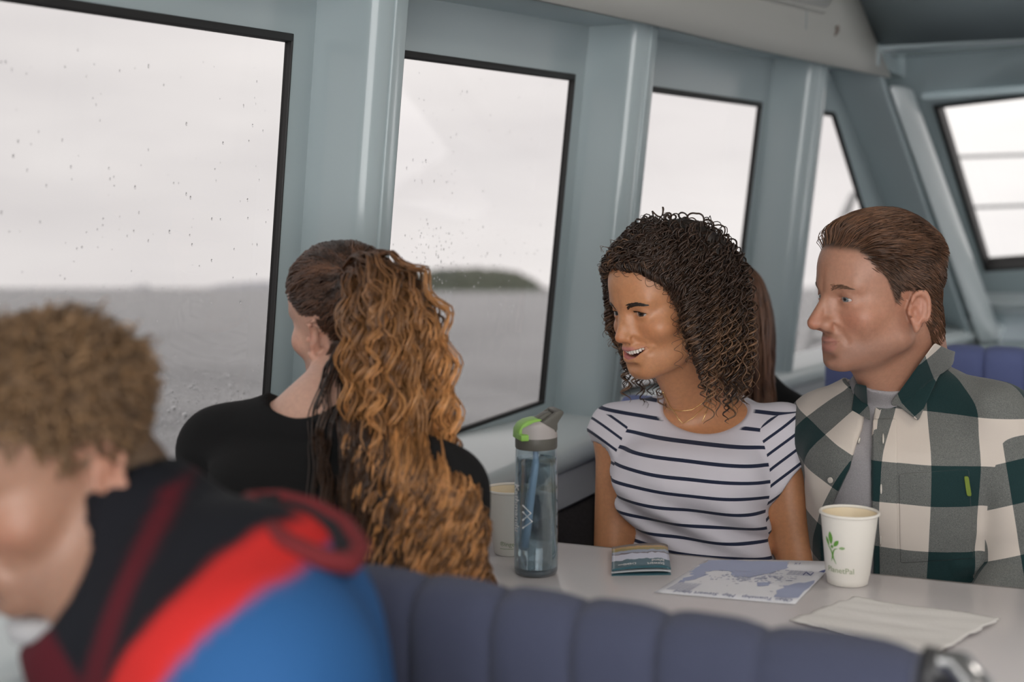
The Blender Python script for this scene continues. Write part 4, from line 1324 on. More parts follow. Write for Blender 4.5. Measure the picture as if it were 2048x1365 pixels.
# ---- head, in its own frame: x to the right of the person, y forward, z up, origin between the ears at eye level
def head_sdf(P, o):
    """evaluates the full head only where it matters"""
    q = P - np.array((0, 0, 0.0)); r = np.sqrt((q * q).sum(1)); m = r < 0.185
    out = r - 0.13
    if m.any(): out[m] = head_core(P[m], o)
    return out
def head_core(P, o):
    g = o.get
    fat = g('fat', 0.0)
    X = P.copy(); X[:, 0] = np.abs(X[:, 0])             # symmetric
    d = s_ell(P, (0, -0.012, 0.034), (0.0745, 0.0965, 0.083))
    d = smin(d, s_ell(P, (0, 0.030, 0.042), (0.060, 0.0585, 0.060)), 0.03)
    jw = g('jaw', 1.0)
    mid = s_ell(P, (0, 0.024, -0.036), (0.0575 * jw, 0.060, 0.070))
    d = smin(d, mid, 0.03)
    jaw = s_cone(X, (0.047 * jw, -0.006, -0.066), (0.014, 0.067, -0.0955), 0.019, 0.0160)
    d = smin(d, jaw, 0.030)
    d = smin(d, s_sph(P, (0, 0.0725 + g('chin', 0), -0.0955 - g('chin_drop', 0)), 0.0165), 0.018)
    d = smin(d, s_ell(P, (0, 0.03, -0.085), (0.035, 0.045, 0.025)), 0.02)
    ck = g('cheek', 0.0)
    d = smin(d, s_ell(X, (0.043, 0.051, -0.030 + ck * .3), (0.021 + ck, 0.022 + ck, 0.020)), 0.022)
    # brow
    d = smin(d, s_cone(X, (0.010, 0.0795, 0.0165), (0.043, 0.066, 0.019), 0.0105 + g('brow', 0), 0.0085), 0.016)
    # sockets
    d = smax(d, -s_ell(X, (0.0325, 0.0945, -0.001), (0.0175, 0.0165, 0.0115)), 0.012)
    # muzzle
    d = smin(d, s_ell(P, (0, 0.066, -0.066), (0.031, 0.0245 - g('muz', 0.0), 0.026)), 0.018)
    # nose
    nl, nd = g('nose', 0.0), g('nose_drop', 0.0)
    tip = (0, 0.108 + nl, -0.0375 - nd)
    nose = s_chain(P, [(0, 0.0825, 0.010), (0, 0.0945 + nl * .65 + g('hump', 0), -0.013), tip], [0.0068, 0.0074, 0.0094 + g('tip', 0.0)])
    back = s_chain(P, [(0, 0.072, 0.014), (0, 0.080 + nl * .3, -0.013), (0, 0.089 + nl * .5, -0.0375 - nd * .8)], [0.0085, 0.0105, 0.0125])
    nose = smin(nose, back, 0.008)
    al_ = g('ala', 0.0)
    nose = smin(nose, s_ell(X, (0.0115 + al_ * .4, 0.0955 + nl * .6 - al_ * 1.5, -0.0410 - nd), (0.0082 + al_ * .5, 0.0095 + al_ * 2.0, 0.0082 + al_)), 0.008)
    nose = smin(nose, s_cone(X, (0.010, 0.080, -0.036), (0.006, 0.088, -0.012), 0.009, 0.006), 0.01)
    d = smin(d, nose, 0.011)
    d = smax(d, -s_ell(X, (0.0062, 0.1025 + nl * .8, -0.0500 - nd), (0.0034, 0.0058, 0.0036)), 0.003)
    # crease from nose to mouth corner
    sm = g('smile', 0.0)
    cr = s_chain(X, [(0.0175, 0.0905, -0.040), (0.027, 0.0835, -0.052), (0.0335 + sm * .004, 0.076, -0.066)], [0.0032, 0.0035, 0.0025])
    d = smax(d, -(cr + 0.0022 - 0.0022 * g('crease', 0.5)), 0.010)
    # lips
    mz = -0.0705 + g('mouth_up', 0.0)
    li = g('lip_in', 0.0)
    cx, cy, cz = 0.0245 + 0.0095 * sm, 0.0800 - 0.0100 * sm, mz + 0.0068 * sm + g('corner', 0.0)
    ul = s_chain(X, [(0, 0.0925, mz + .0045 + .0022 * sm), (0.010, 0.0910, mz + .0050 + .0026 * sm), (cx, cy, cz)], [0.0046, 0.0044, 0.0020])
    lw = g('lip', 1.0)
    ll = s_chain(X, [(0, 0.0905 - .001 * sm, mz - .0058 - .0042 * sm), (0.012, 0.0880, mz - .0054 - .0034 * sm), (cx, cy, cz)], [0.0052 * lw, 0.0050 * lw, 0.0018])
    d = smin(d, np.minimum(ul, ll) + li, 0.006)
    d = smax(d, -s_ell(P, (0, 0.091, mz - 0.0190 - .004 * sm), (0.020, 0.006, 0.005)), 0.008)   # under-lip dip
    if sm > 0.3:
        d = smax(d, -s_chain(X, [(0, 0.093, mz - .0012 - .0014 * sm), (0.012, 0.0905, mz - .0006), (cx - .003, cy + .004, cz)], [0.0056 * sm, 0.0052 * sm, 0.0016]), 0.0018)
        d = smax(d, -s_ell(P, (0, 0.078, mz - .0006), (0.022, 0.016, 0.0075)), 0.002)
    else:
        d = smax(d, -s_chain(X, [(0, 0.0985 - li, mz - .0004), (0.010, 0.0968 - li, mz - .0002), (cx, cy + .0035, cz)], [0.0040, 0.0036, 0.0006]), 0.0012)
    # lids and eye opening
    ex, ey, ez = 0.0320, 0.0675, -0.0005
    lid = s_sph(X, (ex, ey, ez), 0.0146)
    d = smin(d, lid, 0.007)
    eo = g('eye_open', 1.0)
    Xe = X - np.array((ex, 0, ez)); Xe = Xe + np.array((0, 0, 1))[None] * (0.10 * (Xe[:, :1]))   # outer corner slightly lower
    op = s_ell(Xe + np.array((ex, 0, ez)), (ex + .0012, 0.083, ez - .0002), (0.0138, 0.018, 0.0052 * eo))
    d = smax(d, -op, 0.0012)
    # ear
    if g('ear', True):
        c0 = np.array((0.0705, -0.014, -0.021))
        n = np.array((0.93, 0.28, 0.08)); n /= np.linalg.norm(n)     # outward normal of the ear plate
        up = np.array((0.0, -0.22, 1.0)); up -= n * (up @ n); up /= np.linalg.norm(up)
        bk = np.cross(n, up); bk = bk if bk[1] < 0 else -bk
        L = np.stack([(X - c0) @ bk, (X - c0) @ up, (X - c0) @ n], 1)
        L[:, 0] -= 0.0075
        L = L / g('ear_size', 0.97)
        sh = L[:, 0] + 0.12 * np.minimum(L[:, 1], 0)         # narrow towards the lobe
        tap = 1 - 0.30 * sstep(0.0, -0.03, L[:, 1])
        E = np.stack([sh / tap, L[:, 1], L[:, 2]], 1)
        rho = np.sqrt((E[:, 0] / 0.0165) ** 2 + (E[:, 1] / 0.0300) ** 2) + 1e-9
        ring = lambda r0, rr_, z0: np.sqrt(((rho - r0) * 0.0185) ** 2 + (E[:, 2] - z0) ** 2) - rr_
        plate = smax((rho - 1) * 0.0165, np.abs(E[:, 2] - 0.0050) - 0.0018, 0.003)
        front_cut = sstep(-0.016, -0.006, E[:, 0] + 0.35 * np.maximum(E[:, 1], 0) * 0)
        helix = ring(0.92, 0.0034, 0.0098) + 0.004 * (1 - sstep(-0.018, -0.008, E[:, 0] + .3 * np.maximum(E[:, 1], 0))) + 0.003 * sstep(-.012, -.02, E[:, 1])
        anti = ring(0.55, 0.0030, 0.0070) + 0.005 * (1 - sstep(-0.004, 0.003, E[:, 0]))
        ear = smin(plate, helix, 0.003)
        ear = smin(ear, anti, 0.003)
        ear = smin(ear, s_sph(E, (-0.0125, -0.006, 0.0065), 0.0042), 0.004)            # tragus
        ear = smin(ear, s_ell(E, (-0.003, -0.026, 0.0060), (0.0072, 0.0075, 0.0038)), 0.004)  # lobe
        root = s_ell(E, (-0.004, -0.001, -0.002), (0.0115, 0.023, 0.0085))
        ear = smin(ear, root, 0.004)
        ear = smax(ear, -s_ell(E, (-0.0045, -0.004, 0.0125), (0.0070, 0.0112, 0.0100)), 0.003)   # concha
        ear = smax(ear, -s_ell(E, (0.001, 0.014, 0.0125), (0.0050, 0.0050, 0.0055)), 0.003)
        d = smin(d, ear, 0.004)
    return d

class Frame:
    """placement of a head: world position of its origin, facing direction, up tilt"""
    def __init__(s, pos, fwd, pitch=0.0, roll=0.0, scale=1.0):
        f = np.array(fwd, float); f[2] = 0; f /= np.linalg.norm(f)
        u = np.array((0, 0, 1.0)); r = np.cross(f, u)
        cp, sp = math.cos(pitch), math.sin(pitch)
        f2 = f * cp + u * sp; u2 = u * cp - f * sp
        cr_, sr = math.cos(roll), math.sin(roll)
        r3 = r * cr_ + u2 * sr; u3 = u2 * cr_ - r * sr
        s.R = np.stack([r3, f2, u3]); s.p = np.array(pos, float); s.s = scale
    def loc(s, P): return ((P - s.p) @ s.R.T) / s.s
    def wor(s, L): return (np.asarray(L, float) * s.s) @ s.R + s.p
    def vec(s, d): return np.asarray(d, float) @ s.R

def attr(me, name, arr, kind='FLOAT'):
    a = me.attributes.new(name, kind, 'POINT')
    arr = np.asarray(arr, np.float32)
    if kind == 'FLOAT': a.data.foreach_set('value', arr.ravel())
    elif kind == 'FLOAT_COLOR':
        if arr.shape[1] == 3: arr = np.concatenate([arr, np.ones((len(arr), 1), np.float32)], 1)
        a.data.foreach_set('color', arr.ravel())
    else: a.data.foreach_set('vector', arr.ravel())

def skin_mat(name, rough=0.48):
    m = bpy.data.materials.new(name); m.use_nodes = True
    nt = m.node_tree; b = nt.nodes['Principled BSDF']
    a = nt.nodes.new('ShaderNodeAttribute'); a.attribute_name = 'tone'
    tc = nt.nodes.new('ShaderNodeTexCoord')
    n = nt.nodes.new('ShaderNodeTexNoise'); n.inputs['Scale'].default_value = 160; n.inputs['Detail'].default_value = 8; n.inputs['Roughness'].default_value = 0.65
    nt.links.new(tc.outputs['Object'], n.inputs['Vector'])
    mr = nt.nodes.new('ShaderNodeMapRange'); mr.inputs[1].default_value = .3; mr.inputs[2].default_value = .7; mr.inputs[3].default_value = .90; mr.inputs[4].default_value = 1.08
    nt.links.new(n.outputs['Fac'], mr.inputs[0])
    mx = nt.nodes.new('ShaderNodeVectorMath'); mx.operation = 'SCALE'
    nt.links.new(a.outputs['Color'], mx.inputs[0]); nt.links.new(mr.outputs[0], mx.inputs['Scale'])
    nt.links.new(mx.outputs[0], b.inputs['Base Color'])
    n2 = nt.nodes.new('ShaderNodeTexNoise'); n2.inputs['Scale'].default_value = 900
    nt.links.new(tc.outputs['Object'], n2.inputs['Vector'])
    bp = nt.nodes.new('ShaderNodeBump'); bp.inputs['Strength'].default_value = 0.25; bp.inputs['Distance'].default_value = 0.0006
    nt.links.new(n2.outputs['Fac'], bp.inputs['Height']); nt.links.new(bp.outputs['Normal'], b.inputs['Normal'])
    b.inputs['Roughness'].default_value = rough
    b.inputs['Subsurface Weight'].default_value = 0.18
    b.inputs['Subsurface Radius'].default_value = (1.0, 0.35, 0.2); b.inputs['Subsurface Scale'].default_value = 0.006
    return m

def skin_tones(L, base, lip, cheek=(1.12, 0.86, 0.82), stubble=0.0, sm=0.0, mouth_up=0.0):
    """per-point skin colour in head coordinates"""
    n = len(L); c = np.tile(np.array(base, float), (n, 1))
    X = L.copy(); X[:, 0] = np.abs(X[:, 0])
    def blob(p, r): return np.exp(-(((X - np.array(p)) / np.array(r)) ** 2).sum(1))
    w = 0.75 * blob((0.042, 0.060, -0.030), (.022, .03, .020)) + 0.8 * blob((0, .112, -.038), (.016, .016, .014)) + 0.55 * blob((.080, -.02, -.02), (.014, .03, .035))
    c = c * (1 + np.clip(w, 0, 1)[:, None] * (np.array(cheek) - 1))
    if stubble > 0:
        s = blob((0, .075, -.095), (.045, .04, .022)) + blob((.045, .03, -.080), (.03, .055, .022)) + 0.8 * blob((0, .090, -.058), (.024, .02, .007)) + .5 * blob((.058, .0, -.050), (.02, .02, .03))
        c = c * (1 - stubble * np.clip(s, 0, 1)[:, None] * np.array((0.42, 0.40, 0.34)))
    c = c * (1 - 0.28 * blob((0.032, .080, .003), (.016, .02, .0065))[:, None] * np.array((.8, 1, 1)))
    # lips
    mz = -0.0705 + mouth_up
    cx, cy, cz = 0.0245 + 0.0095 * sm, 0.0800 - 0.0100 * sm, mz + 0.0068 * sm
    ul = s_chain(X, [(0, 0.0925, mz + .0045 + .0022 * sm), (0.010, 0.0910, mz + .0050 + .0026 * sm), (cx, cy, cz)], [0.0046, 0.0044, 0.0020])
    ll = s_chain(X, [(0, 0.0905 - .001 * sm, mz - .0058 - .0042 * sm), (0.012, 0.0880, mz - .0054 - .0034 * sm), (cx, cy, cz)], [0.0052, 0.0050, 0.0018])
    w = sstep(0.0016, -0.0002, np.minimum(ul, ll)) * (X[:, 1] > .07)
    c = c * (1 - w[:, None]) + np.array(lip) * w[:, None]
    return c

M_EYEW = mat('eye_white', (0.72, 0.69, 0.67), 0.18, coat=1.0)
def eye_mat(name, iris):
    m = bpy.data.materials.new(name); m.use_nodes = True
    nt = m.node_tree; b = nt.nodes['Principled BSDF']; b.inputs['Roughness'].default_value = 0.08
    a = nt.nodes.new('ShaderNodeAttribute'); a.attribute_name = 'tone'; nt.links.new(a.outputs['Color'], b.inputs['Base Color'])
    b.inputs['Coat Weight'].default_value = 0.8
    return m
def eyes(fr, parent, gaze, iris, o=None):
    """two eyeballs looking along gaze (head coordinates)"""
    m = eye_mat('eyeball', iris)
    for sx_ in (-1, 1):
        c = np.array((sx_ * 0.0320, 0.0675, -0.0005)); r = 0.0134
        gz = np.array(gaze, float); gz /= np.linalg.norm(gz)
        bm = bmesh.new(); bmesh.ops.create_icosphere(bm, subdivisions=4, radius=1.0)
        me = bpy.data.meshes.new('eye'); bm.to_mesh(me); bm.free()
        V = np.array([v.co[:] for v in me.vertices]); V /= np.linalg.norm(V, axis=1)[:, None]
        ct = V @ gz
        col = np.tile(np.array((0.50, 0.45, 0.43)), (len(V), 1))
        an = np.arccos(np.clip(ct, -1, 1)) * 1.06
        w = sstep(.50, .46, an); col = col * (1 - w[:, None]) + np.array(iris) * w[:, None]
        w = sstep(.52, .47, an) * sstep(.40, .46, an); col = col * (1 - .6 * w[:, None])
        w = sstep(.23, .19, an); col = col * (1 - w[:, None]) + 0.008 * w[:, None]
        bulge = 1 + 0.05 * sstep(.55, .1, an)
        W_ = fr.wor(c + V * r * bulge[:, None])
        me.vertices.foreach_set('co', W_.astype(np.float32).ravel()); me.update()
        attr(me, 'tone', col, 'FLOAT_COLOR')
        link('eye', me, m, parent)

def strands_mesh(name, paths, rads, mat_, parent, sides=3, tones=None, smooth=True):
    """paths: (n, k, 3) array of strand points -> one mesh of thin tubes"""
    P = np.asarray(paths, float); n, k, _ = P.shape
    T = np.gradient(P, axis=1); T /= np.linalg.norm(T, axis=2, keepdims=True) + 1e-12
    ref = np.tile(np.array((0.31, 0.22, 0.92)), (n, 1)); S0 = np.cross(T[:, 0], ref); S0 /= np.linalg.norm(S0, axis=1, keepdims=True) + 1e-12
    Sd = np.zeros_like(P); s = S0
    for i in range(k):
        t = T[:, i]; s = s - t * (s * t).sum(1, keepdims=True); s /= np.linalg.norm(s, axis=1, keepdims=True) + 1e-12; Sd[:, i] = s
    B = np.cross(T, Sd)
    R = np.asarray(rads, float)
    if R.ndim == 1: R = np.tile(R[None], (n, 1)) if len(R) == k else np.tile(R[:, None], (1, k))
    V = np.zeros((n, k, sides, 3))
    for j in range(sides):
        a = 2 * math.pi * j / sides
        V[:, :, j] = P + (Sd * math.cos(a) + B * math.sin(a)) * R[:, :, None]
    idx = np.arange(n * k * sides).reshape(n, k, sides)
    q = []
    for j in range(sides):
        l = (j + 1) % sides
        q.append(np.stack([idx[:, :-1, j], idx[:, :-1, l], idx[:, 1:, l], idx[:, 1:, j]], -1).reshape(-1, 4))
    me = fast_mesh(name, V.reshape(-1, 3), np.concatenate(q))
    if tones is not None:
        t = np.asarray(tones, float)
        if t.ndim == 2: t = np.repeat(t[:, None, :], k, 1)
        attr(me, 'tone', np.repeat(t[:, :, None, :], sides, 2).reshape(-1, 3), 'FLOAT_COLOR')
    o = link(name, me, mat_, parent, smooth)
    o['kind'] = 'stuff'
    return o
def hair_mat(name, rough=0.42, spec=0.5):
    m = bpy.data.materials.new(name); m.use_nodes = True
    nt = m.node_tree; b = nt.nodes['Principled BSDF']
    a = nt.nodes.new('ShaderNodeAttribute'); a.attribute_name = 'tone'
    nt.links.new(a.outputs['Color'], b.inputs['Base Color']); b.inputs['Roughness'].default_value = rough
    b.inputs['Specular IOR Level'].default_value = spec
    return m
def brow_strands(fr, f_local, parent, m, tone, n=70, z0=.0205, arch=.004, ln=.010, x0=.012, x1=.047, r=.00055, thick=.0035):
    rr_ = np.random.default_rng(5); paths = []
    for sx_ in (-1, 1):
        for i in range(n):
            t = rr_.random(); x = x0 + (x1 - x0) * t
            z = z0 + arch * math.sin(math.pi * min(1, t * 1.1)) * (1) - .002 * t + rr_.uniform(-thick, thick) * (1 - .65 * t)
            pts = []
            for q in range(4):
                s = q / 3 * ln
                pts.append((sx_ * (x + s * (0.75 + .25 * t)), 0.085 - 0.0035 * (x * 100) ** 1.0 * .6, z + s * (0.22 - .55 * t)))
            paths.append(pts)
    P = np.array(paths).reshape(-1, 3)
    P = proj_sdf(f_local, P, 0.03, 5)
    G = grad_sdf(f_local, P); G /= np.linalg.norm(G, axis=1, keepdims=True)
    P = (P + G * 0.0006).reshape(-1, 4, 3)
    W_ = fr.wor(P.reshape(-1, 3)).reshape(P.shape)
    strands_mesh('eyebrows', W_, np.array([r, r, r * .8, r * .3]), m, parent, 3, np.tile(np.array(tone), (len(W_), 1)))

M_TOOTH = mat('tooth_enamel', (0.88, 0.83, 0.74), 0.22)
M_MOUTH = mat('mouth_inside', (0.10, 0.025, 0.022), 0.5)
def teeth(fr, parent, sm=1.0, mouth_up=0.0):
    """upper row of separate teeth along the dental arch"""
    mz = -0.0705 + mouth_up
    row = empty('teeth_row_anchor') if False else None
    xs = [-.0225, -.0175, -.0125, -.0083, 0.0, .0083, .0125, .0175, .0225]
    edges = [-.0268, -.0222, -.0172, -.0118, -.0062, -.0, .0062, .0118, .0172, .0222, .0268]
    ws = [(edges[i], edges[i + 1]) for i in range(len(edges) - 1)]
    for (a, b_) in ws:
        xm = (a + b_) / 2; yc = 0.0862 - 13.0 * xm * xm
        hgt = 0.0120 if abs(xm) < .007 else (0.0108 if abs(xm) < .013 else 0.0106 if abs(xm) < .018 else .0088 if abs(xm) < .023 else .0066)
        zt = mz + .0045 + .0035 * sm + 3.0 * xm * xm
        bm = bmesh.new()
        bmesh.ops.create_uvsphere(bm, u_segments=10, v_segments=8, radius=1.0)
        ang = -2 * 12.0 * xm
        for v in bm.verts:
            x, y, z = v.co
            x = math.copysign(abs(x) ** .6, x); z = math.copysign(abs(z) ** .6, z)
            lx, ly = x * (b_ - a) * .49, y * 0.0035
            ca, sa = math.cos(math.atan(ang)), math.sin(math.atan(ang))
            v.co = Vector(fr.wor((xm + lx * ca - ly * sa, yc + lx * sa + ly * ca, zt - hgt / 2 + z * hgt / 2)))
        from_bm('tooth', bm, M_TOOTH, parent)
    V, F = [], []
    n = 14
    for i in range(n + 1):
        x = -0.026 + 0.052 * i / n; y = 0.079 - 12 * x * x
        for z in (mz - .016, mz - .004, mz + .008): V.append(fr.wor((x, y, z)))
    for i in range(n):
        for j in range(2): a = i * 3 + j; F.append((a, a + 3, a + 4, a + 1))
    pyd('mouth_lining', V, F, M_MOUTH, parent)
# ---------------------------------------------------------------- people: shared tools
CR = np.array(cam_right); CH = np.array(h_dir)
def AD(px, py, d): return np.array(at_d(px, py, d))
def facing(deg):
    """horizontal direction: 0 = towards the camera, 90 = to the left of the picture, 180 = away"""
    a = math.radians(deg); return -CR * math.sin(a) - CH * math.cos(a)
def head_frame(eye_px, eye_py, d, deg, pitch, roll=0.0, scale=1.0, eye=(-0.032, 0.080, 0.0)):
    fr = Frame((0, 0, 0), facing(deg), pitch, roll, scale)
    fr.p = AD(eye_px, eye_py, d) - fr.wor(eye)
    return fr
def keys_px(rows, yaw):
    """(py, left px, right px, depth, half depth) -> loft keys in metres"""
    out = []
    for (py, l, r, d, ry) in rows:
        c = AD((l + r) / 2, py, d); w = (r - l) / 2 / FPX * d
        out.append((c[2], c[0], c[1], w, ry))
    return smooth_keys(out)
def trace_many(pxs, f, t0, t1):
    """first points along sight lines on the surface f (to find where a detail lies on the body)"""
    D = np.array([ray(px, py)[:] for px, py in pxs]); t = np.full(len(D), float(t0)); C = np.array(CAMP); live = np.ones(len(D), bool)
    for _ in range(90):
        s = f(C + D[live] * t[live][:, None]); i = np.nonzero(live)[0]
        done = (s < .0004) | (t[i] > t1)
        t[i[~done]] += np.maximum(.0006, s[~done] * .7); live[i[done]] = False
        if not live.any(): break
    return C + D * t[:, None]
def trace(px, py, f, t0, t1): return trace_many([(px, py)], f, t0, t1)[0]
def s_poly(a, z, poly):
    """signed distance to a 2-D polygon"""
    d = np.full(len(a), 1e9); ins = np.zeros(len(a), bool); n = len(poly)
    for i in range(n):
        x0, y0 = poly[i]; x1, y1 = poly[(i + 1) % n]; ex, ey = x1 - x0, y1 - y0
        t = np.clip(((a - x0) * ex + (z - y0) * ey) / (ex * ex + ey * ey), 0, 1)
        d = np.minimum(d, (a - x0 - t * ex) ** 2 + (z - y0 - t * ey) ** 2)
        c = ((y0 > z) != (y1 > z)) & (a < (x1 - x0) * (z - y0) / (y1 - y0 + 1e-12) + x0)
        ins ^= c
    return np.sqrt(d) * np.where(ins, -1, 1)
def hand_sdf(P, wrist, tip_dir, palm_n, side, sc=1.0):
    q = P - np.asarray(wrist); r = np.sqrt((q * q).sum(1)); m = r < .24
    out = r - .19
    if m.any(): out[m] = hand_core(P[m], wrist, tip_dir, palm_n, side, sc)
    return out
def hand_core(P, wrist, tip_dir, palm_n, side, sc=1.0):
    """relaxed hand: palm, four curled fingers of unequal length and a thumb from the side of the palm"""
    u = np.array(tip_dir, float); u /= np.linalg.norm(u)
    n = np.array(palm_n, float); n -= u * (n @ u); n /= np.linalg.norm(n)
    s = np.cross(u, n) * side
    B = lambda a, b, c: np.asarray(wrist) + (u * a + s * b + n * c) * sc
    d = s_chain(P, [B(0, 0, 0), B(.035, 0, 0)], [.026 * sc, .026 * sc])
    for (b, l) in ((-.027, .062), (-.009, .074), (.009, .078), (.027, .070)):
        k0 = B(.030, b * .7, 0); k1 = B(.082, b, .002); k2 = B(.082 + l * .50, b * 1.05, .012); k3 = B(.082 + l * .78, b * 1.05, .034)
        d = smin(d, s_chain(P, [k0, k1, k2, k3], [.013 * sc, .0095 * sc, .0085 * sc, .0070 * sc]), .006)
    d = smin(d, s_chain(P, [B(.015, .022, 0), B(.045, .044, .008), B(.075, .050, .016)], [.015 * sc, .0105 * sc, .0080 * sc]), .008)
    return d
def cloth_mesh_obj(name, f, lo, hi, h, m, parent, uv_fn, project=1):
    """uv_fn gives (torso uv, sleeve uv, sleeve mask) so that the cloth pattern changes cleanly at the seams"""
    V, Q = sdf_mesh(f, lo, hi, h, project)
    me = fast_mesh(name, V, Q)
    uv_attrs(me, uv_fn(V) if uv_fn else None)
    return link(name, me, m, parent)
def uv_attrs(me, r):
    if r is None: return
    attr(me, 'uvw', r[0], 'FLOAT_VECTOR'); attr(me, 'uvs', r[1], 'FLOAT_VECTOR'); attr(me, 'slv', r[2])
def cloth_coord(nt):
    """pattern coordinate: torso or sleeve, by the sleeve mask"""
    a, c, k = attr_node(nt, 'uvw'), attr_node(nt, 'uvs'), attr_node(nt, 'slv')
    mx = nt.nodes.new('ShaderNodeMix'); mx.data_type = 'VECTOR'
    nt.links.new(mnode(nt, 'GREATER_THAN', k.outputs['Fac'], 0.0), mx.inputs[0]); nt.links.new(a.outputs['Vector'], mx.inputs[4]); nt.links.new(c.outputs['Vector'], mx.inputs[5])
    sp_ = nt.nodes.new('ShaderNodeSeparateXYZ'); nt.links.new(mx.outputs[1], sp_.inputs[0]); return sp_
def body_obj(name, f, fr, lo, hi, h, m, parent, tone_kw, fine, extra=None):
    V, Q = sdf_mesh(f, lo, hi, h)
    bm, co = refine(V, Q, [lambda c: fine(fr.loc(c)), lambda c: mouth_eyes(fr.loc(c))] if h < .006 else [lambda c: fine(fr.loc(c))], f, h)
    me = bpy.data.meshes.new(name); bmesh.ops.recalc_face_normals(bm, faces=bm.faces); bm.to_mesh(me); bm.free()
    t = skin_tones(fr.loc(co), **tone_kw)
    if extra is not None: t = extra(co, fr.loc(co), t)
    attr(me, 'tone', t, 'FLOAT_COLOR')
    return link(name, me, m, parent)
def fine_face(L): return (L[:, 1] > .045) & (L[:, 2] > -.125) & (L[:, 2] < .06) | (np.abs(L[:, 0]) > .06) & (L[:, 2] < .025) & (L[:, 2] > -.065) & (L[:, 1] > -.05) & (L[:, 1] < .03)

def mouth_eyes(L): return (L[:, 1] > .062) & (np.abs(L[:, 0]) < .048) & (L[:, 2] > -.092) & (L[:, 2] < .012)
def attr_node(nt, name):
    a = nt.nodes.new('ShaderNodeAttribute'); a.attribute_name = name; return a
def mnode(nt, op, a, b=None, c=None):
    n = nt.nodes.new('ShaderNodeMath'); n.operation = op
    for i, v in enumerate((a, b, c)):
        if v is None: continue
        if isinstance(v, (int, float)): n.inputs[i].default_value = v
        else: nt.links.new(v, n.inputs[i])
    return n.outputs[0]
def mixc(nt, fac, a, b):
    n = nt.nodes.new('ShaderNodeMix'); n.data_type = 'RGBA'
    nt.links.new(fac, n.inputs[0])
    for i, v in ((6, a), (7, b)):
        if isinstance(v, tuple): n.inputs[i].default_value = (*v, 1)
        else: nt.links.new(v, n.inputs[i])
    return n.outputs[2]
def weave(nt, b, strength=0.35, scale=900, dist=0.0006):
    tc = nt.nodes.new('ShaderNodeTexCoord'); n = nt.nodes.new('ShaderNodeTexNoise'); n.inputs['Scale'].default_value = scale; n.inputs['Detail'].default_value = 3
    nt.links.new(tc.outputs['Object'], n.inputs['Vector'])
    bp = nt.nodes.new('ShaderNodeBump'); bp.inputs['Strength'].default_value = strength; bp.inputs['Distance'].default_value = dist
    nt.links.new(n.outputs['Fac'], bp.inputs['Height']); nt.links.new(bp.outputs['Normal'], b.inputs['Normal'])
    return n.outputs['Fac']
def cloth_mat(name):
    m = bpy.data.materials.new(name); m.use_nodes = True
    b = m.node_tree.nodes['Principled BSDF']; b.inputs['Roughness'].default_value = 0.85; b.inputs['Specular IOR Level'].default_value = 0.2
    b.inputs['Sheen Weight'].default_value = 0.12
    return m, m.node_tree, b

# ================================================================ the curly-haired woman in the striped shirt
S_root = empty('person', AD(1400, 1480, 2.38) * np.array((1, 1, 0)), 'smiling person with dark curly hair and a navy-striped white T-shirt', 'person')
S_fr = head_frame(1278, 628, 2.165, 58, math.radians(-11), math.radians(-3), 0.985)
S_o = dict(mouth_up=.005, smile=1.25, jaw=.95, cheek=.003, nose=-.0062, nose_drop=-.002, crease=.55, eye_open=.72, ear=True, chin=-.002, lip=1.2)
S_yaw = math.radians(12)
S_rows = [(1480, 1235, 1570, 2.40, .125), (1300, 1245, 1562, 2.39, .112), (1180, 1262, 1552, 2.37, .098), (1090, 1268, 1543, 2.36, .090), (1010, 1254, 1536, 2.35, .098), (950, 1246, 1526, 2.34, .106), (895, 1243, 1522, 2.35, .094), (850, 1270, 1512, 2.37, .074), (812, 1330, 1475, 2.39, .052)]
S_k = keys_px(S_rows, S_yaw)
sR, sL = AD(1240, 868, 2.385), AD(1560, 872, 2.315)
eR, eL = AD(1224, 1140, 2.37), AD(1604, 1165, 2.29)
wR, wL = AD(1330, 1300, 2.20), AD(1480, 1310, 2.16)
nb = AD(1402, 842, 2.385)
S_hb = S_fr.wor((0, -0.030, -0.060))
def S_torso(P, off=0.0):
    k = [(z, a, b, c + off, d + off) for z, a, b, c, d in S_k]
    d = s_loft(P, k, S_yaw, 2.3)
    d = smin(d, s_cone(P, nb, sR, .050 + off, .046 + off), .04)
    d = smin(d, s_cone(P, nb, sL, .050 + off, .046 + off), .04)
    # bust
    for px in (1318, 1455):
        d = smin(d, s_sph(P, AD(px, 972, 2.302), .060 + off), .05)
    return d
def S_skin(P):
    d = S_torso(P, -0.004)
    d = smin(d, s_cone(P, S_hb, nb + np.array((0, 0, .01)), .044, .050), .03)
    d = smin(d, s_cone(P, S_fr.wor((0.02, .02, -.075)), AD(1385, 858, 2.36), .024, .016), .03)
    for s, e, w in ((sR, eR, wR), (sL, eL, wL)):
        arm = s_chain(P, [s, s + (e - s) * .35, e, e + (w - e) * .3, w], [.042, .0385, .033, .034, .023])
        d = smin(d, arm, .025)
    d = smin(d, hand_sdf(P, wR, AD(1430, 1320, 2.14) - wR, (0, 0, -1), 1), .012)
    d = smin(d, hand_sdf(P, wL, AD(1380, 1330, 2.12) - wL, (0, 0, -1), -1), .012)
    # collar bones
    d = smin(d, s_cone(P, AD(1385, 850, 2.325), AD(1300, 832, 2.36), .008, .006), .014)
    d = smin(d, s_cone(P, AD(1412, 852, 2.32), AD(1500, 838, 2.33), .008, .006), .014)
    H = head_sdf(S_fr.loc(P), S_o) * S_fr.s
    return smin(d, H, .018)
S_lo, S_hi = np.array((-1.06, 1.85, .42)), np.array((-.47, 2.46, 1.24))
M_SK_S = skin_mat('warm_brown_skin', 0.42)
S_base = (0.55, 0.255, 0.125)
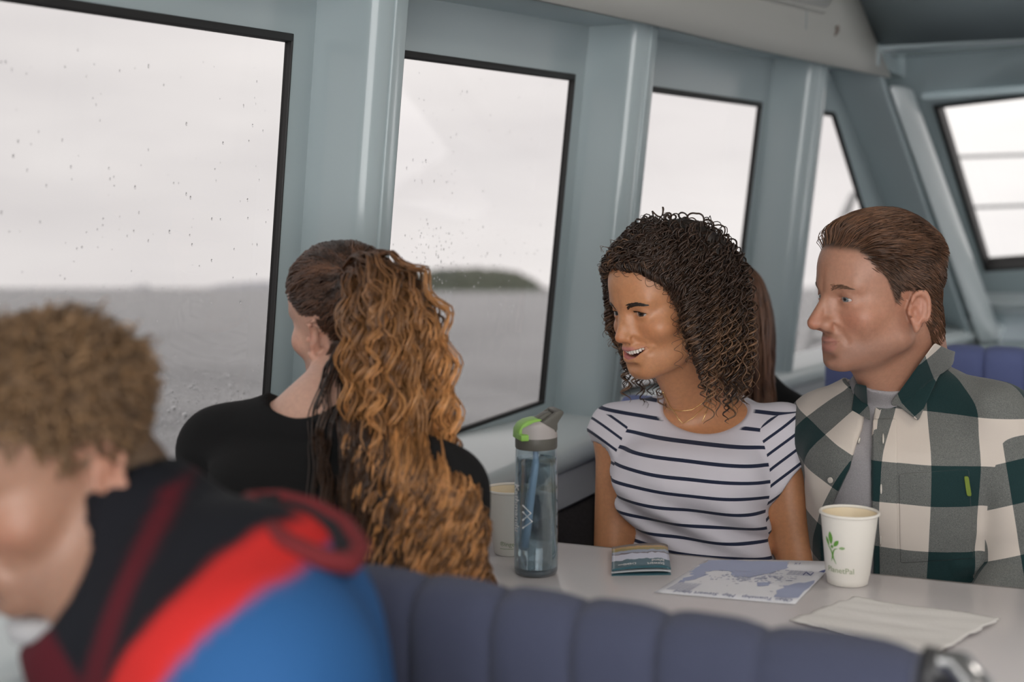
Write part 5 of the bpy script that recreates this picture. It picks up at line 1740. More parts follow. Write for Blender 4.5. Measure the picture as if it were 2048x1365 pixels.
body_obj('body', S_skin, S_fr, S_lo, S_hi, .0052, M_SK_S, S_root, dict(base=S_base, lip=(0.52, 0.19, 0.18), cheek=(1.08, .94, .91), sm=1.25, mouth_up=.005), fine_face)
eyes(S_fr, S_root, (-0.34, 1, 0.0), (0.045, 0.025, 0.015))
teeth(S_fr, S_root, 1.25, .005)
M_HAIR_S = hair_mat('dark_brown_curls', 0.40)
brow_strands(S_fr, lambda P: head_sdf(P, S_o), S_root, M_HAIR_S, (0.022, 0.013, 0.009), n=190, z0=.0165, arch=.0036, r=.00055, thick=.0028)
# lashes
rr_ = np.random.default_rng(3); P_ = []
for sx_ in (-1, 1):
    for i in range(34):
        t = .30 + .70 * rr_.random(); x = .0205 + .0245 * t; z = -.0004 + .0052 * math.sin(math.pi * t) * .80 - .0010 * (t - .5)
        y =   .0675 + math.sqrt(max(0, .0149 ** 2 - (x - .032) ** 2 - z * z))
        P_.append([(sx_ * x, y - .0005, z), (sx_ * (x + .0008 * (t - .2)), y + .004, z + .0008), (sx_ * (x + .002 * (t - .2)), y + .0065, z + .0032)])
P_ = np.array(P_); strands_mesh('eyelashes', S_fr.wor(P_.reshape(-1, 3)).reshape(P_.shape), np.array([.0004, .00035, .0001]), M_HAIR_S, S_root, 3, np.tile((.012, .008, .006), (len(P_), 1)))

# T-shirt
slR = AD(1212, 888, 2.37); slL = AD(1582, 952, 2.30)
neck_c = AD(1408, 806, 2.30)
def S_neck_cut(P):
    q = P - neck_c
    a, b, c = q @ CR, q[:, 2], q @ CH
    return (np.sqrt((a / .082) ** 2 + (b / .052) ** 2 + (np.minimum(c, 0) / .13) ** 2 + (np.maximum(c, 0) / .085) ** 2) - 1) * .06
def S_folds(P):
    z = P[:, 2]
    q = P @ np.array((.5, .2, 1.0))
    f = .0034 * vnoise(P * np.array((1, 1, .7)), 34, 2) + .0024 * vnoise(P, 70, 5)
    f = f + .0048 * sstep(.86, .74, z) * np.sin(q * 95 + 2.0 * vnoise(P, 20, 9))
    return f
def S_shirt_t(P): return S_torso(P, 0.007)
def S_sleeve(P, s, e, sl):
    ax = (e - s) / np.linalg.norm(e - s); k = 1 if s is sR else -1
    cutn = ax - .75 * k * CR; cutn = cutn / np.linalg.norm(cutn)
    d = s_cone(P, s, sl + ax * .05 - CR * k * .006, .052, .061)
    d = smax(d, (P - sl) @ cutn, .005)
    inner = s_cone(P, s + ax * .03, e, .047, .047)
    return d, smax(inner, -((P - sl) @ cutn + .022), .004)
def S_shirt(P):
    d = S_shirt_t(P)
    cut = None
    for s, e, sl in ((sR, eR, slR), (sL, eL, slL)):
        a, inn = S_sleeve(P, s, e, sl)
        d = smin(d, a, .022); cut = inn if cut is None else np.minimum(cut, inn)
    d = d + S_folds(P)
    d = smax(d, -cut, .003)
    d = smax(d, -S_neck_cut(P), .004)
    return d
def S_uv(P):
    u = (P @ CR); v = P[:, 2] + .006 * vnoise(P, 9, 4) + .05 * ((P - neck_c) @ CR) - .25 * ((P - neck_c) @ CR) ** 2
    t = S_shirt_t(P); sv = np.zeros(len(P)); mask = np.full(len(P), -1.0)
    for s, e, sl in ((sR, eR, slR), (sL, eL, slL)):
        ax = (e - s) / np.linalg.norm(e - s); ds = s_cone(P, s + ax * .012, sl + ax * .05, .053, .060)
        w = t + .008 - ds; m = w > mask; mask = np.maximum(mask, w)
        sv = np.where(m, -((P - s) @ ax) + .013 + (.7 if s is sR else -.6) * ((P - s) @ CR), sv)
    nk = sstep(.0062, .0052, S_neck_cut(P))
    return np.stack([u, v, nk], 1), np.stack([u, sv, np.zeros(len(P))], 1), mask
M_TEE, nt, b = cloth_mat('navy_striped_white_cotton')
sp_ = cloth_coord(nt)
fr_ = mnode(nt, 'FRACT', mnode(nt, 'DIVIDE', mnode(nt, 'ADD', sp_.outputs['Y'], 5.012), 0.0268))
st = mnode(nt, 'MULTIPLY', mnode(nt, 'LESS_THAN', fr_, 0.21), mnode(nt, 'SUBTRACT', 1.0, sp_.outputs['Z']))
nt.links.new(mixc(nt, st, (0.66, 0.63, 0.68), (0.020, 0.026, 0.055)), b.inputs['Base Color']); weave(nt, b, .3, 700)
tee = cloth_mesh_obj('t_shirt', S_shirt, S_lo + np.array((0, .05, .02)), S_hi - np.array((0, 0, .2)), .0050, M_TEE, S_root, S_uv)
tag(tee, 'white cotton T-shirt with narrow navy stripes')
# trousers, on the bench seat
hipc = AD(1400, 1480, 2.38)
M_DENIM = mat('dark_denim', (0.03, 0.04, 0.07), 0.85, noise=0.2, nscale=400)
def legs(P, hc, fwd, w, zseat=.455):
    s = np.array((-fwd[1], fwd[0], 0)); d = s_ell(P, (hc[0], hc[1], zseat + .085), (w + .02, .14, .09))
    for k in (-1, 1):
        hp = np.array((hc[0], hc[1], zseat + .075)) + s * k * w * .5; kn = hp + np.array(fwd) * .40 + s * k * .03; kn[2] = zseat + .045
        an = kn + np.array(fwd) * .04; an[2] = .09; toe = an + np.array(fwd) * .15; toe[2] = .035
        d = smin(d, s_chain(P, [hp, kn, an, toe], [.082, .062, .045, .034]), .03)
    return d
def trousers(hc, fwd, w, root, m, lo, hi):
    V, Q = sdf_mesh(lambda P: legs(P, hc, fwd, w), lo, hi, .011); link('trousers', fast_mesh('trousers', V, Q), m, root)
trousers(hipc, np.array((-.05, -1, 0)), .145, S_root, M_DENIM, (-1.05, 1.45, -.01), (-.45, 2.50, .70))
# necklaces
M_GOLD = mat('gold', (0.80, 0.55, 0.25), 0.25, metal=1.0)
for pts in ([(1322, 786), (1328, 808), (1348, 820), (1385, 819), (1412, 800), (1422, 780)], [(1326, 784), (1340, 812), (1357, 838), (1366, 848), (1386, 836), (1410, 812), (1426, 784)], [(1404, 845), (1412, 826), (1420, 804), (1424, 786)]):
    W_ = list(trace_many(pts, S_skin, 1.9, 2.6))
    D_ = []
    for i in range(len(W_) - 1):
        for t in np.linspace(0, 1, 6)[:-1]: D_.append(W_[i] * (1 - t) + W_[i + 1] * t)
    D_.append(W_[-1]); D_ = proj_sdf(S_skin, np.array(D_), .02, 3); G_ = grad_sdf(S_skin, D_); G_ /= np.linalg.norm(G_, axis=1, keepdims=True)
    tube('necklace', list(D_ + G_ * .0009), .0008, M_GOLD, S_root, 6)

# curls
def scalp_points(fr, o, n, region, seed):
    r = np.random.default_rng(seed); d = r.normal(size=(n * 4, 3)); d /= np.linalg.norm(d, axis=1, keepdims=True)
    L = np.array((0, -.012, .030)) + d * np.array((.075, .097, .085)) * np.where(d[:, 2:] < 0, np.array((1, 1, 1.6)), np.array((1, 1, 1)))
    L = L[region(L)][:n]
    f = lambda P: head_sdf(P, dict(o, ear=False))
    L = proj_sdf(f, L, .05, 4); G = grad_sdf(f, L); G /= np.linalg.norm(G, axis=1, keepdims=True)
    return L, G
def hairline_S(L):
    y, z, x = L[:, 1], L[:, 2], np.abs(L[:, 0])
    front = z > .078 - .22 * np.maximum(0, x - .015) * (y > .03) + np.interp(y, [-.11, -.03, .01, .035, .055, .09], [-.115, -.105, -.075, -.02, 0.0, 0.0])
    return front
rg = np.random.default_rng(21)
Ls, Gs = scalp_points(S_fr, S_o, 1350, hairline_S, 21)
n = len(Ls); K = 90
Wr = S_fr.wor(Ls); Wn = S_fr.vec(Gs)
back = S_fr.vec(np.array((0, -1, 0))); 
length = rg.uniform(.13, .235, n) * np.where(Ls[:, 2] > .06, 1.0, .9)
frontness = sstep(.0, .07, Ls[:, 1])
horiz = Wr - S_fr.wor((0, -.02, 0)); horiz[:, 2] = 0; horiz /= np.linalg.norm(horiz, axis=1, keepdims=True) + 1e-6
lat = S_fr.vec(np.stack([np.sign(Ls[:, 0] + rg.normal(size=n) * .03), np.zeros(n), np.zeros(n)], 1))
dir0 = Wn * .55 + horiz * .55 * (1 - frontness[:, None]) + (back[None] * .9 + lat * 1.1 + np.array((0, 0, .05))) * frontness[:, None] + rg.normal(size=(n, 3)) * .25
dir0 /= np.linalg.norm(dir0, axis=1, keepdims=True)
pos = Wr.copy(); path = [pos.copy()]; v = dir0.copy()
side_out = S_fr.vec(np.stack([np.sign(Ls[:, 0]), np.zeros(n), np.zeros(n)], 1))
for i in range(K - 1):
    t = i / (K - 1)
    v = v + np.array((0, 0, -1)) * (0.075 + .065 * t) + rg.normal(size=(n, 3)) * .02
    v /= np.linalg.norm(v, axis=1, keepdims=True)
    pos = pos + v * (length / (K - 1))[:, None]
    # keep clear of head, face and shoulders
    Lq = S_fr.loc(pos); hd = head_sdf(Lq, dict(S_o, ear=False)); bad = hd < .010
    if bad.any():
        c = S_fr.p; away = pos[bad] - c; away /= np.linalg.norm(away, axis=1, keepdims=True); pos[bad] += away * (.010 - hd[bad])[:, None]
    lim = np.interp(Lq[:, 1], [-.10, -.03, .03, .07], [.096, .084, .036, .022]) * np.interp(Lq[:, 2], [-.02, .03, .085], [1.2, 1.05, .40])
    far = hd > lim
    if far.any():
        c = S_fr.p - pos[far]; c /= np.linalg.norm(c, axis=1, keepdims=True); pos[far] += c * np.minimum(.004, (hd[far] - lim[far]) * .6)[:, None] * (Lq[far, 2] > -.09)[:, None]
    ylim = np.interp(Lq[:, 2], [-.2, -.06, .0, .04, .075, .10], [.025, .030, .030, .044, .075, .13]); fz = (Lq[:, 1] > ylim) & (np.abs(Lq[:, 0]) < .105) & (Lq[:, 2] < .085)
    if fz.any():
        pos[fz] += (S_fr.vec(np.stack([np.sign(Lq[fz, 0]) * .35, -np.ones(fz.sum()), np.zeros(fz.sum())], 1))) * (np.minimum(.012, (Lq[fz, 1] - ylim[fz])))[:, None]
    td = S_shirt_t(pos); bad = td < .008
    if bad.any(): pos[bad] += -CH * (.010) + np.array((0, 0, .004))
    path.append(pos.copy())
G = np.stack(path, 1)
# wind each guide into a corkscrew
T = np.gradient(G, axis=1); T /= np.linalg.norm(T, axis=2, keepdims=True) + 1e-9
ref = rg.normal(size=(n, 1, 3)); A = np.cross(T, np.broadcast_to(ref, T.shape)); A /= np.linalg.norm(A, axis=2, keepdims=True) + 1e-9; Bv = np.cross(T, A)
s_ = np.linspace(0, 1, K)[None] * length[:, None]
crad = rg.uniform(.0035, .0090, n)[:, None] * sstep(0, .030, s_); turn = rg.uniform(.020, .034, n)[:, None]; ph = rg.uniform(0, 6.28, n)[:, None]
an = ph + 2 * math.pi * s_ / turn
G = G + A * (crad * np.cos(an))[:, :, None] + Bv * (crad * np.sin(an))[:, :, None]
far_ = head_sdf(S_fr.loc(G.reshape(-1, 3)), dict(S_o, ear=False)).reshape(n, K)
okk = (far_[:, :] * (S_fr.loc(G.reshape(-1, 3))[:, 2].reshape(n, K) > .05)).max(1) < .056
G, length, n, crad = G[okk], length[okk], int(okk.sum()), crad[okk]
lb = Ls[okk]
tone = np.array((0.036, 0.020, 0.013))[None, None] * (0.55 + 1.1 * rg.random(n))[:, None, None] * np.ones((n, K, 1))
hl = (rg.random(n) < np.interp(lb[:, 1], [-.06, .04], [.75, .30]))[:, None, None] * sstep(.35, .9, np.linspace(0, 1, K))[None, :, None]  # backlight put into the tone: lighter ends, most often at the back
tone = tone + hl * np.array((.175, .095, .050))[None, None] * rg.uniform(.4, 1.2, n)[:, None, None]
rad_ = np.array([.00145] * (K - 6) + [.0011, .0010, .0009, .0007, .0005, .0002])[None] * rg.uniform(.6, 1.3, n)[:, None]
# frizz: finer, straighter hairs between the curls
nf_ = 280; fz_i = rg.integers(0, n, nf_); ii = np.arange(K)
Fz = G[fz_i] + rg.normal(size=(nf_, 1, 3)) * .004 + rg.normal(size=(nf_, 1, 3)) * .010 * np.linspace(0, 1, K)[None, :, None] ** 2; Kf = K
hz = strands_mesh('frizz', Fz, np.array([.0004] * (Kf - 1) + [.0001]), M_HAIR_S, S_root, 3, tone[fz_i][:, ii] * 1.5)
tag(hz, 'fine stray hairs among the curls')
hs = strands_mesh('hair', G, rad_, M_HAIR_S, S_root, 3, tone)
tag(hs, 'dense dark brown corkscrew curls')
def S_under(P):
    L = S_fr.loc(P)
    d = s_ell(L, (0, -.030, .040), (.098, .105, .090))
    d = smin(d, s_ell(L, (0, -.055, -.040), (.094, .060, .075)), .05)
    d = smax(d, L[:, 1] - (.012 + .80 * np.maximum(0, L[:, 2] - .025) - .5 * np.maximum(0, -.01 - L[:, 2])), .02)
    return d + .004 * vnoise(P, 120, 3)
V, Q = sdf_mesh(S_under, S_fr.p - .2, S_fr.p + .2, .006)
me = fast_mesh('hair_mass', V, Q); attr(me, 'tone', np.tile((.014, .009, .007), (len(V), 1)), 'FLOAT_COLOR'); link('hair_mass', me, M_HAIR_S, S_root)
# ================================================================ the man in the plaid shirt
M_root = empty('person', AD(1830, 1480, 2.25) * np.array((1, 1, 0)), 'person in profile with swept-back brown hair and an open green plaid shirt', 'person')
M_fr = head_frame(1687, 598, 2.08, 71, math.radians(-3), math.radians(0), 1.02)
M_o = dict(jaw=1.04, nose=.0035, hump=.0020, nose_drop=-.001, brow=.0035, tip=.0016, crease=.08, ala=.0030, eye_open=.66, chin=.003, corner=.0035, smile=.25, lip=.70, lip_in=.0026, muz=.0020, ear_size=1.0)
M_yaw = math.radians(3)
M_rows = [(1480, 1640, 2020, 2.27, .135), (1300, 1640, 2005, 2.26, .125), (1180, 1642, 1990, 2.25, .118), (1050, 1632, 1990, 2.23, .120), (950, 1622, 1998, 2.22, .122), (880, 1618, 2000, 2.22, .112), (825, 1645, 1975, 2.24, .088), (780, 1705, 1895, 2.26, .062)]
M_k = keys_px(M_rows, M_yaw)
mR, mL = AD(1655, 858, 2.31), AD(1990, 845, 2.14)
meR, meL = AD(1575, 1120, 2.42), AD(2040, 1150, 2.11)
mwR, mwL = AD(1650, 1290, 2.24), AD(1900, 1330, 2.02)
mnb = AD(1800, 790, 2.265)
def M_torso(P, off=0.0):
    k = [(z, a, b, c + off, d + off) for z, a, b, c, d in M_k]
    d = s_loft(P, k, M_yaw, 2.4)
    d = smin(d, s_cone(P, mnb, mR, .056 + off, .058 + off), .05)
    d = smin(d, s_cone(P, mnb, mL, .056 + off, .058 + off), .05)
    return d
M_hb = M_fr.wor((0, -0.030, -0.055))
def M_skin(P):
    d = M_torso(P, -0.016)
    d = smin(d, s_cone(P, M_hb, mnb + np.array((0, 0, .02)), .054, .060), .03)
    d = smin(d, s_cone(P, M_fr.wor((0, -.050, -.020)), mnb + np.array((0.0, 0.0, .02)) - M_fr.vec(np.array((0, 1, 0))) * .025, .054, .062), .03)
    d = smin(d, s_cone(P, M_fr.wor((0, .03, -.085)), mnb + np.array((0, -.03, .0)), .030, .045), .03)
    for s, e, w in ((mR, meR, mwR), (mL, meL, mwL)):
        d = smin(d, s_chain(P, [s, e, e + (w - e) * .3, w], [.048, .040, .040, .028]), .025)
    d = smin(d, hand_sdf(P, mwR, AD(1760, 1330, 2.14) - mwR, (0, 0, -1), 1, 1.1), .012)
    d = smin(d, hand_sdf(P, mwL, AD(1790, 1340, 2.04) - mwL, (0, 0, -1), -1, 1.1), .012)
    H = head_sdf(M_fr.loc(P), M_o) * M_fr.s
    return smin(d, H, .016)
M_lo, M_hi = np.array((-.78, 1.80, .42)), np.array((-.08, 2.52, 1.27))
M_SK_M = skin_mat('fair_ruddy_skin', 0.46)
M_base = (0.44, 0.222, 0.146)
def M_scalp(L):
    y, z, x = L[:, 1], L[:, 2], np.abs(L[:, 0])
    hl = np.interp(y, [-.12, -.085, -.05, -.02, .004, .012, .030, .048, .062, .10], [-.100, -.095, -.075, -.020, -.006, -.010, .030, .050, .070, .080])
    return z - hl
def M_extra(co, L, t):
    w = sstep(-.006, .008, M_scalp(L)) * (np.linalg.norm(L - np.array((0, -.012, .034)), axis=1) < .118) * (~((L[:, 1] > -.064) & (L[:, 2] < -.022))) * (~((np.abs(L[:, 0]) > .055) & (L[:, 2] < .008) & (L[:, 1] > -.050) & (L[:, 1] < .004)))
    return t * (1 - w[:, None]) + np.array((.050, .026, .015)) * w[:, None]
body_obj('body', M_skin, M_fr, M_lo, M_hi, .0055, M_SK_M, M_root, dict(base=M_base, lip=(0.43, 0.195, 0.15), cheek=(1.10, .84, .80), stubble=.55, sm=.25), fine_face, M_extra)
eyes(M_fr, M_root, (-0.30, 1, 0.0), (0.16, 0.19, 0.20))
M_HAIR_M = hair_mat('brown_hair', 0.38)
brow_strands(M_fr, lambda P: head_sdf(P, M_o), M_root, M_HAIR_M, (0.14, 0.075, 0.045), n=70, z0=.0190, arch=.0025, r=.0004, thick=.0026)
# swept-back hair
f_m = lambda P: head_sdf(P, dict(M_o, ear=False))
rg = np.random.default_rng(31)
Lm, Gm = scalp_points(M_fr, M_o, 8800, lambda L: M_scalp(L) + rg.normal(size=len(L)) * .003 > .0, 31)
keep = ~((np.abs(Lm[:, 0]) > .058) & (Lm[:, 2] < .006) & (Lm[:, 1] < .002) & (Lm[:, 1] > -.040)); Lm, Gm = Lm[keep], Gm[keep]
n = len(Lm); K = 9
top = sstep(.052, .078, Lm[:, 2])
flow = np.stack([np.sign(Lm[:, 0]) * .10 * (1 - top), -np.ones(n), -.75 * (1 - top) - .10 * sstep(.02, -.08, Lm[:, 1]) * 6 * (1 - top * .4)], 1)
flow = flow - Gm * (flow * Gm).sum(1, keepdims=True); flow /= np.linalg.norm(flow, axis=1, keepdims=True)
lock = np.stack([vnoise(Lm, 150, 1), np.zeros(n), vnoise(Lm, 150, 2)], 1) * .30
ln = lerp(rg.uniform(.010, .018, n), rg.uniform(.045, .075, n) * (.45 + .55 * sstep(-.08, .02, Lm[:, 1])), top) * np.where(Lm[:, 2] < 0, .7, 1)
lift = lerp(.12, .10 * sstep(-.02, .06, Lm[:, 1]) + .05, top)
pos = Lm.copy(); path = [pos - Gm * .001]; v = flow + Gm * lift[:, None] + lock + rg.normal(size=(n, 3)) * .10
tgt = .0035 + .006 * top * sstep(-.06, .03, Lm[:, 1]) + .005 * top
tgt = tgt * (1 + .25 * vnoise(Lm, 120, 8))
for i in range(K - 1):
    v /= np.linalg.norm(v, axis=1, keepdims=True)
    pos = pos + v * (ln / (K - 1))[:, None]
    d = f_m(pos); g = pos - np.array((0, -.012, .03)); g /= np.linalg.norm(g, axis=1, keepdims=True)
    v = v + g * np.clip((tgt - d) * 55, -1.6, .30)[:, None] + np.array((0, -.10, 0)) * top[:, None]
    path.append(pos.copy())
G = np.stack(path, 1)
inear = ((np.abs(G[:, :, 0]) > .058) & (G[:, :, 1] < .002) & (G[:, :, 1] > -.042) & (G[:, :, 2] < .006) & (G[:, :, 2] > -.06)).any(1)
flat_ = G.reshape(-1, 3); dd = f_m(flat_); gg = flat_ - np.array((0, -.012, .03)); gg /= np.linalg.norm(gg, axis=1, keepdims=True)
G = (flat_ - gg * (np.maximum(0, dd - .013) * .75)[:, None]).reshape(G.shape)          # comb stray ends down
G, Lm, Gm, n, top = G[~inear], Lm[~inear], Gm[~inear], int((~inear).sum()), top[~inear]
Wg = M_fr.wor(G.reshape(-1, 3))
nap = (Lm[:, 2] < .01) & (Lm[:, 1] < -.038); nk = np.repeat(nap, K)
out_ = M_fr.vec(np.repeat(Gm, K, 0)[nk]); lay = np.tile(np.linspace(0, .0045, K), n)[nk]
q_ = Wg[nk]
for _ in range(4): q_ = q_ + out_ * np.clip(lay - M_skin(q_), 0, .02)[:, None]
Wg[nk] = q_; Wg = Wg.reshape(G.shape)
tone = np.array((.135, .066, .036))[None] * (0.45 + 1.0 * rg.random(n))[:, None] * (1 + .35 * vnoise(Lm, 90, 6))[:, None]
hm = strands_mesh('hair', Wg, np.array([.0006, .00065, .00065, .00065, .00065, .0006, .0006, .0005, .0002]), M_HAIR_M, M_root, 3, tone)
tag(hm, 'swept-back brown hair, short at the sides')
# trousers
trousers(AD(1830, 1480, 2.25), np.array((0, -1, 0)), .16, M_root, M_DENIM, (-.75, 1.35, -.01), (-.10, 2.45, .70))

# T-shirt
def M_neck(P, off):
    d = s_cone(P, M_hb, mnb + np.array((0, 0, .02)), .054 + off, .060 + off)
    return smin(d, s_cone(P, M_fr.wor((0, .03, -.085)), mnb + np.array((0, -.03, .0)), .030 + off, .045 + off), .03)
def M_tee(P):
    d = smin(M_torso(P, -.008), M_neck(P, .006), .03)
    q = P - AD(1780, 640, 2.17); a, b_, c = q @ CR, q[:, 2], q @ CH
    cut = (np.sqrt((a / .125) ** 2 + (b_ / .114) ** 2 + (c / .20) ** 2) - 1) * .09
    d = d + .0018 * vnoise(P, 45, 3)
    return smax(d, -cut, .004)
M_GREYT = mat('heather_grey_cotton', (0.30, 0.285, 0.295), 0.9, noise=0.25, nscale=500, bump=0.3, bscale=800)
cloth_mesh_obj('t_shirt', M_tee, M_lo + np.array((0, .1, .1)), M_hi - np.array((0, 0, .2)), .006, M_GREYT, M_root, None)
# plaid shirt
lat_m = np.array((math.cos(M_yaw), math.sin(M_yaw), 0)); frt_m = np.array((math.sin(M_yaw), -math.cos(M_yaw), 0))
mc = AD(1810, 1000, 2.22)
def M_shirt_t(P): return M_torso(P, .006)
def to_az(px, py):
    p = trace(px, py, M_shirt_t, 1.7, 2.6) - mc; return (p @ lat_m, p[2])
open_poly = [to_az(*q) for q in ((1733, 762), (1732, 800), (1722, 860), (1697, 940), (1664, 1010), (1646, 1090))]
open_poly += [(open_poly[-1][0] - .02, -.55), (to_az(1746, 1090)[0], -.55)]
open_poly += [to_az(*q) for q in ((1746, 1090), (1742, 1000), (1742, 900), (1744, 850), (1752, 800), (1800, 762))]
def M_folds(P):
    return .0036 * vnoise(P * np.array((1, 1, .6)), 32, 12) + .0020 * vnoise(P, 75, 15)
def M_arm(P, s, e, w, off=0.0): return s_chain(P, [s, s + (e - s) * .5, e, w], [.066 + off, .060 + off, .055 + off, .042 + off])
def M_shirt(P):
    d = M_shirt_t(P)
    fold = .0030 * np.sin((P @ (meL - mL) / np.linalg.norm(meL - mL)) * 120 + 2 * vnoise(P, 25, 4)) * sstep(.12, .25, (P - mL) @ ((meL - mL) / np.linalg.norm(meL - mL)))
    for s, e, w in ((mR, meR, mwR), (mL, meL, mwL)):
        d = smin(d, M_arm(P, s, e, w) , .012)
    q = P - mc; al = q @ lat_m; fr_d = q @ frt_m
    d = d + M_folds(P) + fold * ((P @ lat_m) > (mL @ lat_m - .05))
    pc = s_poly(al, q[:, 2], open_poly)
    d = smax(d, -smax(pc, -fr_d, .004), .003)
    q2 = P - AD(1776, 752, 2.24); ncut = (np.sqrt((q2 @ CR / .066) ** 2 + (q2[:, 2] / .040) ** 2 + (q2 @ CH / .13) ** 2) - 1) * .05
    return smax(d, -ncut, .004)
def M_uv(P):
    q = P - mc; al = q @ lat_m; fd = q @ frt_m
    u = np.arctan2(al, np.maximum(fd, -.02) + .10) * .175
    v = q[:, 2] + .004 * vnoise(P, 10, 4) + .18 * np.maximum(0, .03 - al) * 0
    # the loose right-hand flap hangs at an angle
    fl = al < np.interp(q[:, 2], [-.3, .02, .2], [-.06, -.045, -.03])
    v = np.where(fl, .92 * v + .42 * (al + .05) + .012, v); u = np.where(fl, .92 * u - .42 * q[:, 2] + .010, u)
    t = M_shirt_t(P); mask = np.full(len(P), -1.0); su = np.zeros(len(P)); sv = np.zeros(len(P))
    for s, e, w in ((mR, meR, mwR), (mL, meL, mwL)):
        ax = (e - s) / np.linalg.norm(e - s); da = M_arm(P, s + ax * .015, e, w)
        wt = t - .006 - da; m = wt > mask; mask = np.maximum(mask, wt)
        r = P - s; rr2 = r - (r @ ax)[:, None] * ax
        f2 = frt_m - ax * (frt_m @ ax); f2 /= np.linalg.norm(f2); s2 = np.cross(f2, ax)
        su = np.where(m, np.arctan2(rr2 @ s2, rr2 @ f2) * .062 + .03, su); sv = np.where(m, -(r @ ax) * .96 + .012 - .12 * (r @ s2), sv)
    z_ = np.zeros(len(P))
    return np.stack([u, v, z_], 1), np.stack([su, sv, z_], 1), mask
def plaid(name, du, dv, pu=.118, pv=.136):
    m, nt, b = cloth_mat(name)
    sp_ = cloth_coord(nt)
    cu = mnode(nt, 'LESS_THAN', mnode(nt, 'FRACT', mnode(nt, 'DIVIDE', mnode(nt, 'ADD', sp_.outputs['X'], 5 * pu + du), pu)), .5)
    cv = mnode(nt, 'LESS_THAN', mnode(nt, 'FRACT', mnode(nt, 'DIVIDE', mnode(nt, 'ADD', sp_.outputs['Y'], 5 * pv + dv), pv)), .46)
    tot = mnode(nt, 'ADD', cu, cv)
    tc = nt.nodes.new('ShaderNodeTexCoord'); nz = nt.nodes.new('ShaderNodeTexNoise'); nz.inputs['Scale'].default_value = 1300; nz.inputs['Detail'].default_value = 4
    nt.links.new(tc.outputs['Object'], nz.inputs['Vector'])
    grey = mixc(nt, mnode(nt, 'MULTIPLY_ADD', nz.outputs['Fac'], 3.2, -1.1), (0.070, 0.080, 0.078), (0.205, 0.205, 0.192))
    c1 = mixc(nt, mnode(nt, 'GREATER_THAN', tot, .5), (0.60, 0.535, 0.475), grey)
    dark = mixc(nt, mnode(nt, 'MULTIPLY_ADD', nz.outputs['Fac'], 2.0, -.5), (0.006, 0.022, 0.024), (0.014, 0.042, 0.043))
    nt.links.new(mixc(nt, mnode(nt, 'GREATER_THAN', tot, 1.5), c1, dark), b.inputs['Base Color'])
    weave(nt, b, .4, 800)
    return m
M_PLAID = plaid('green_buffalo_plaid', .076, .114)
sh = cloth_mesh_obj('plaid_shirt', M_shirt, M_lo + np.array((0, .02, .02)), M_hi + np.array((.06, 0, -.22)), .0052, M_PLAID, M_root, M_uv)
tag(sh, 'open green, grey and cream buffalo-plaid shirt')
def sheet_on(name, quad, f, lift, m, parent, nu=10, nv=10, thick=.0022, uvfn=None, t0=1.6, t1=2.6, curl=0.0):
    """cloth piece lying on a garment: bilinear quad of sight lines dropped on the surface, then raised"""
    P = []
    for i in range(nu + 1):
        for j in range(nv + 1):
            u, v = i / nu, j / nv
            px = (1 - v) * ((1 - u) * quad[0][0] + u * quad[1][0]) + v * ((1 - u) * quad[3][0] + u * quad[2][0])
            py = (1 - v) * ((1 - u) * quad[0][1] + u * quad[1][1]) + v * ((1 - u) * quad[3][1] + u * quad[2][1])
            P.append((px, py))
    P = trace_many(P, f, t0, t1); G = grad_sdf(f, P, .004); G /= np.linalg.norm(G, axis=1, keepdims=True)
    uu = np.repeat(np.arange(nu + 1) / nu, nv + 1); 
    P = P + G * (lift + curl * uu)[:, None]
    F = [(i * (nv + 1) + j, (i + 1) * (nv + 1) + j, (i + 1) * (nv + 1) + j + 1, i * (nv + 1) + j + 1) for i in range(nu) for j in range(nv)]
    o = pyd(name, P, F, m, parent)
    uv_attrs(o.data, uvfn(P) if uvfn else None)
    md = o.modifiers.new('cloth', 'SOLIDIFY'); md.thickness = thick; md.offset = 1
    sb = o.modifiers.new('soft', 'SUBSURF'); sb.levels = 1; sb.render_levels = 1
    return o
def M_cover(P): return np.minimum(M_shirt_t(P), M_skin(P) - .004)
M_PLAID2 = plaid('green_buffalo_plaid_collar', .052, .020)
def col_uv(P): q = P - mc; a = np.stack([q @ CR * .8 + q[:, 2] * .5, q[:, 2] * .75 - q @ CR * .6, np.zeros(len(P))], 1); return a, a, -np.ones(len(P))
sheet_on('collar', [(1778, 802), (1838, 852), (1904, 706), (1862, 682)], M_cover, .006, M_PLAID2, sh, uvfn=col_uv, curl=.003)
sheet_on('collar', [(1734, 768), (1742, 846), (1704, 824), (1714, 764)], M_cover, .005, M_PLAID2, sh, uvfn=lambda P: col_uv(P * .5 + .031))
sheet_on('placket', [(1746, 838), (1794, 838), (1796, 1165), (1744, 1165)], M_shirt, .0012, M_PLAID, sh, 6, 30, .0016, M_uv)
sheet_on('pocket', [(1797, 948), (1938, 938), (1948, 1118), (1800, 1128)], M_shirt, .0012, M_PLAID, sh, 14, 16, .0016, M_uv)
M_TAG = mat('lime_fabric_tag', (0.16, 0.22, 0.03), .8)
sheet_on('pocket_tag', [(1926, 952), (1936, 952), (1942, 993), (1932, 993)], M_shirt, .0035, M_TAG, sh, 2, 4, .001)
M_BTN = mat('cream_button', (0.60, 0.56, 0.50), .4)
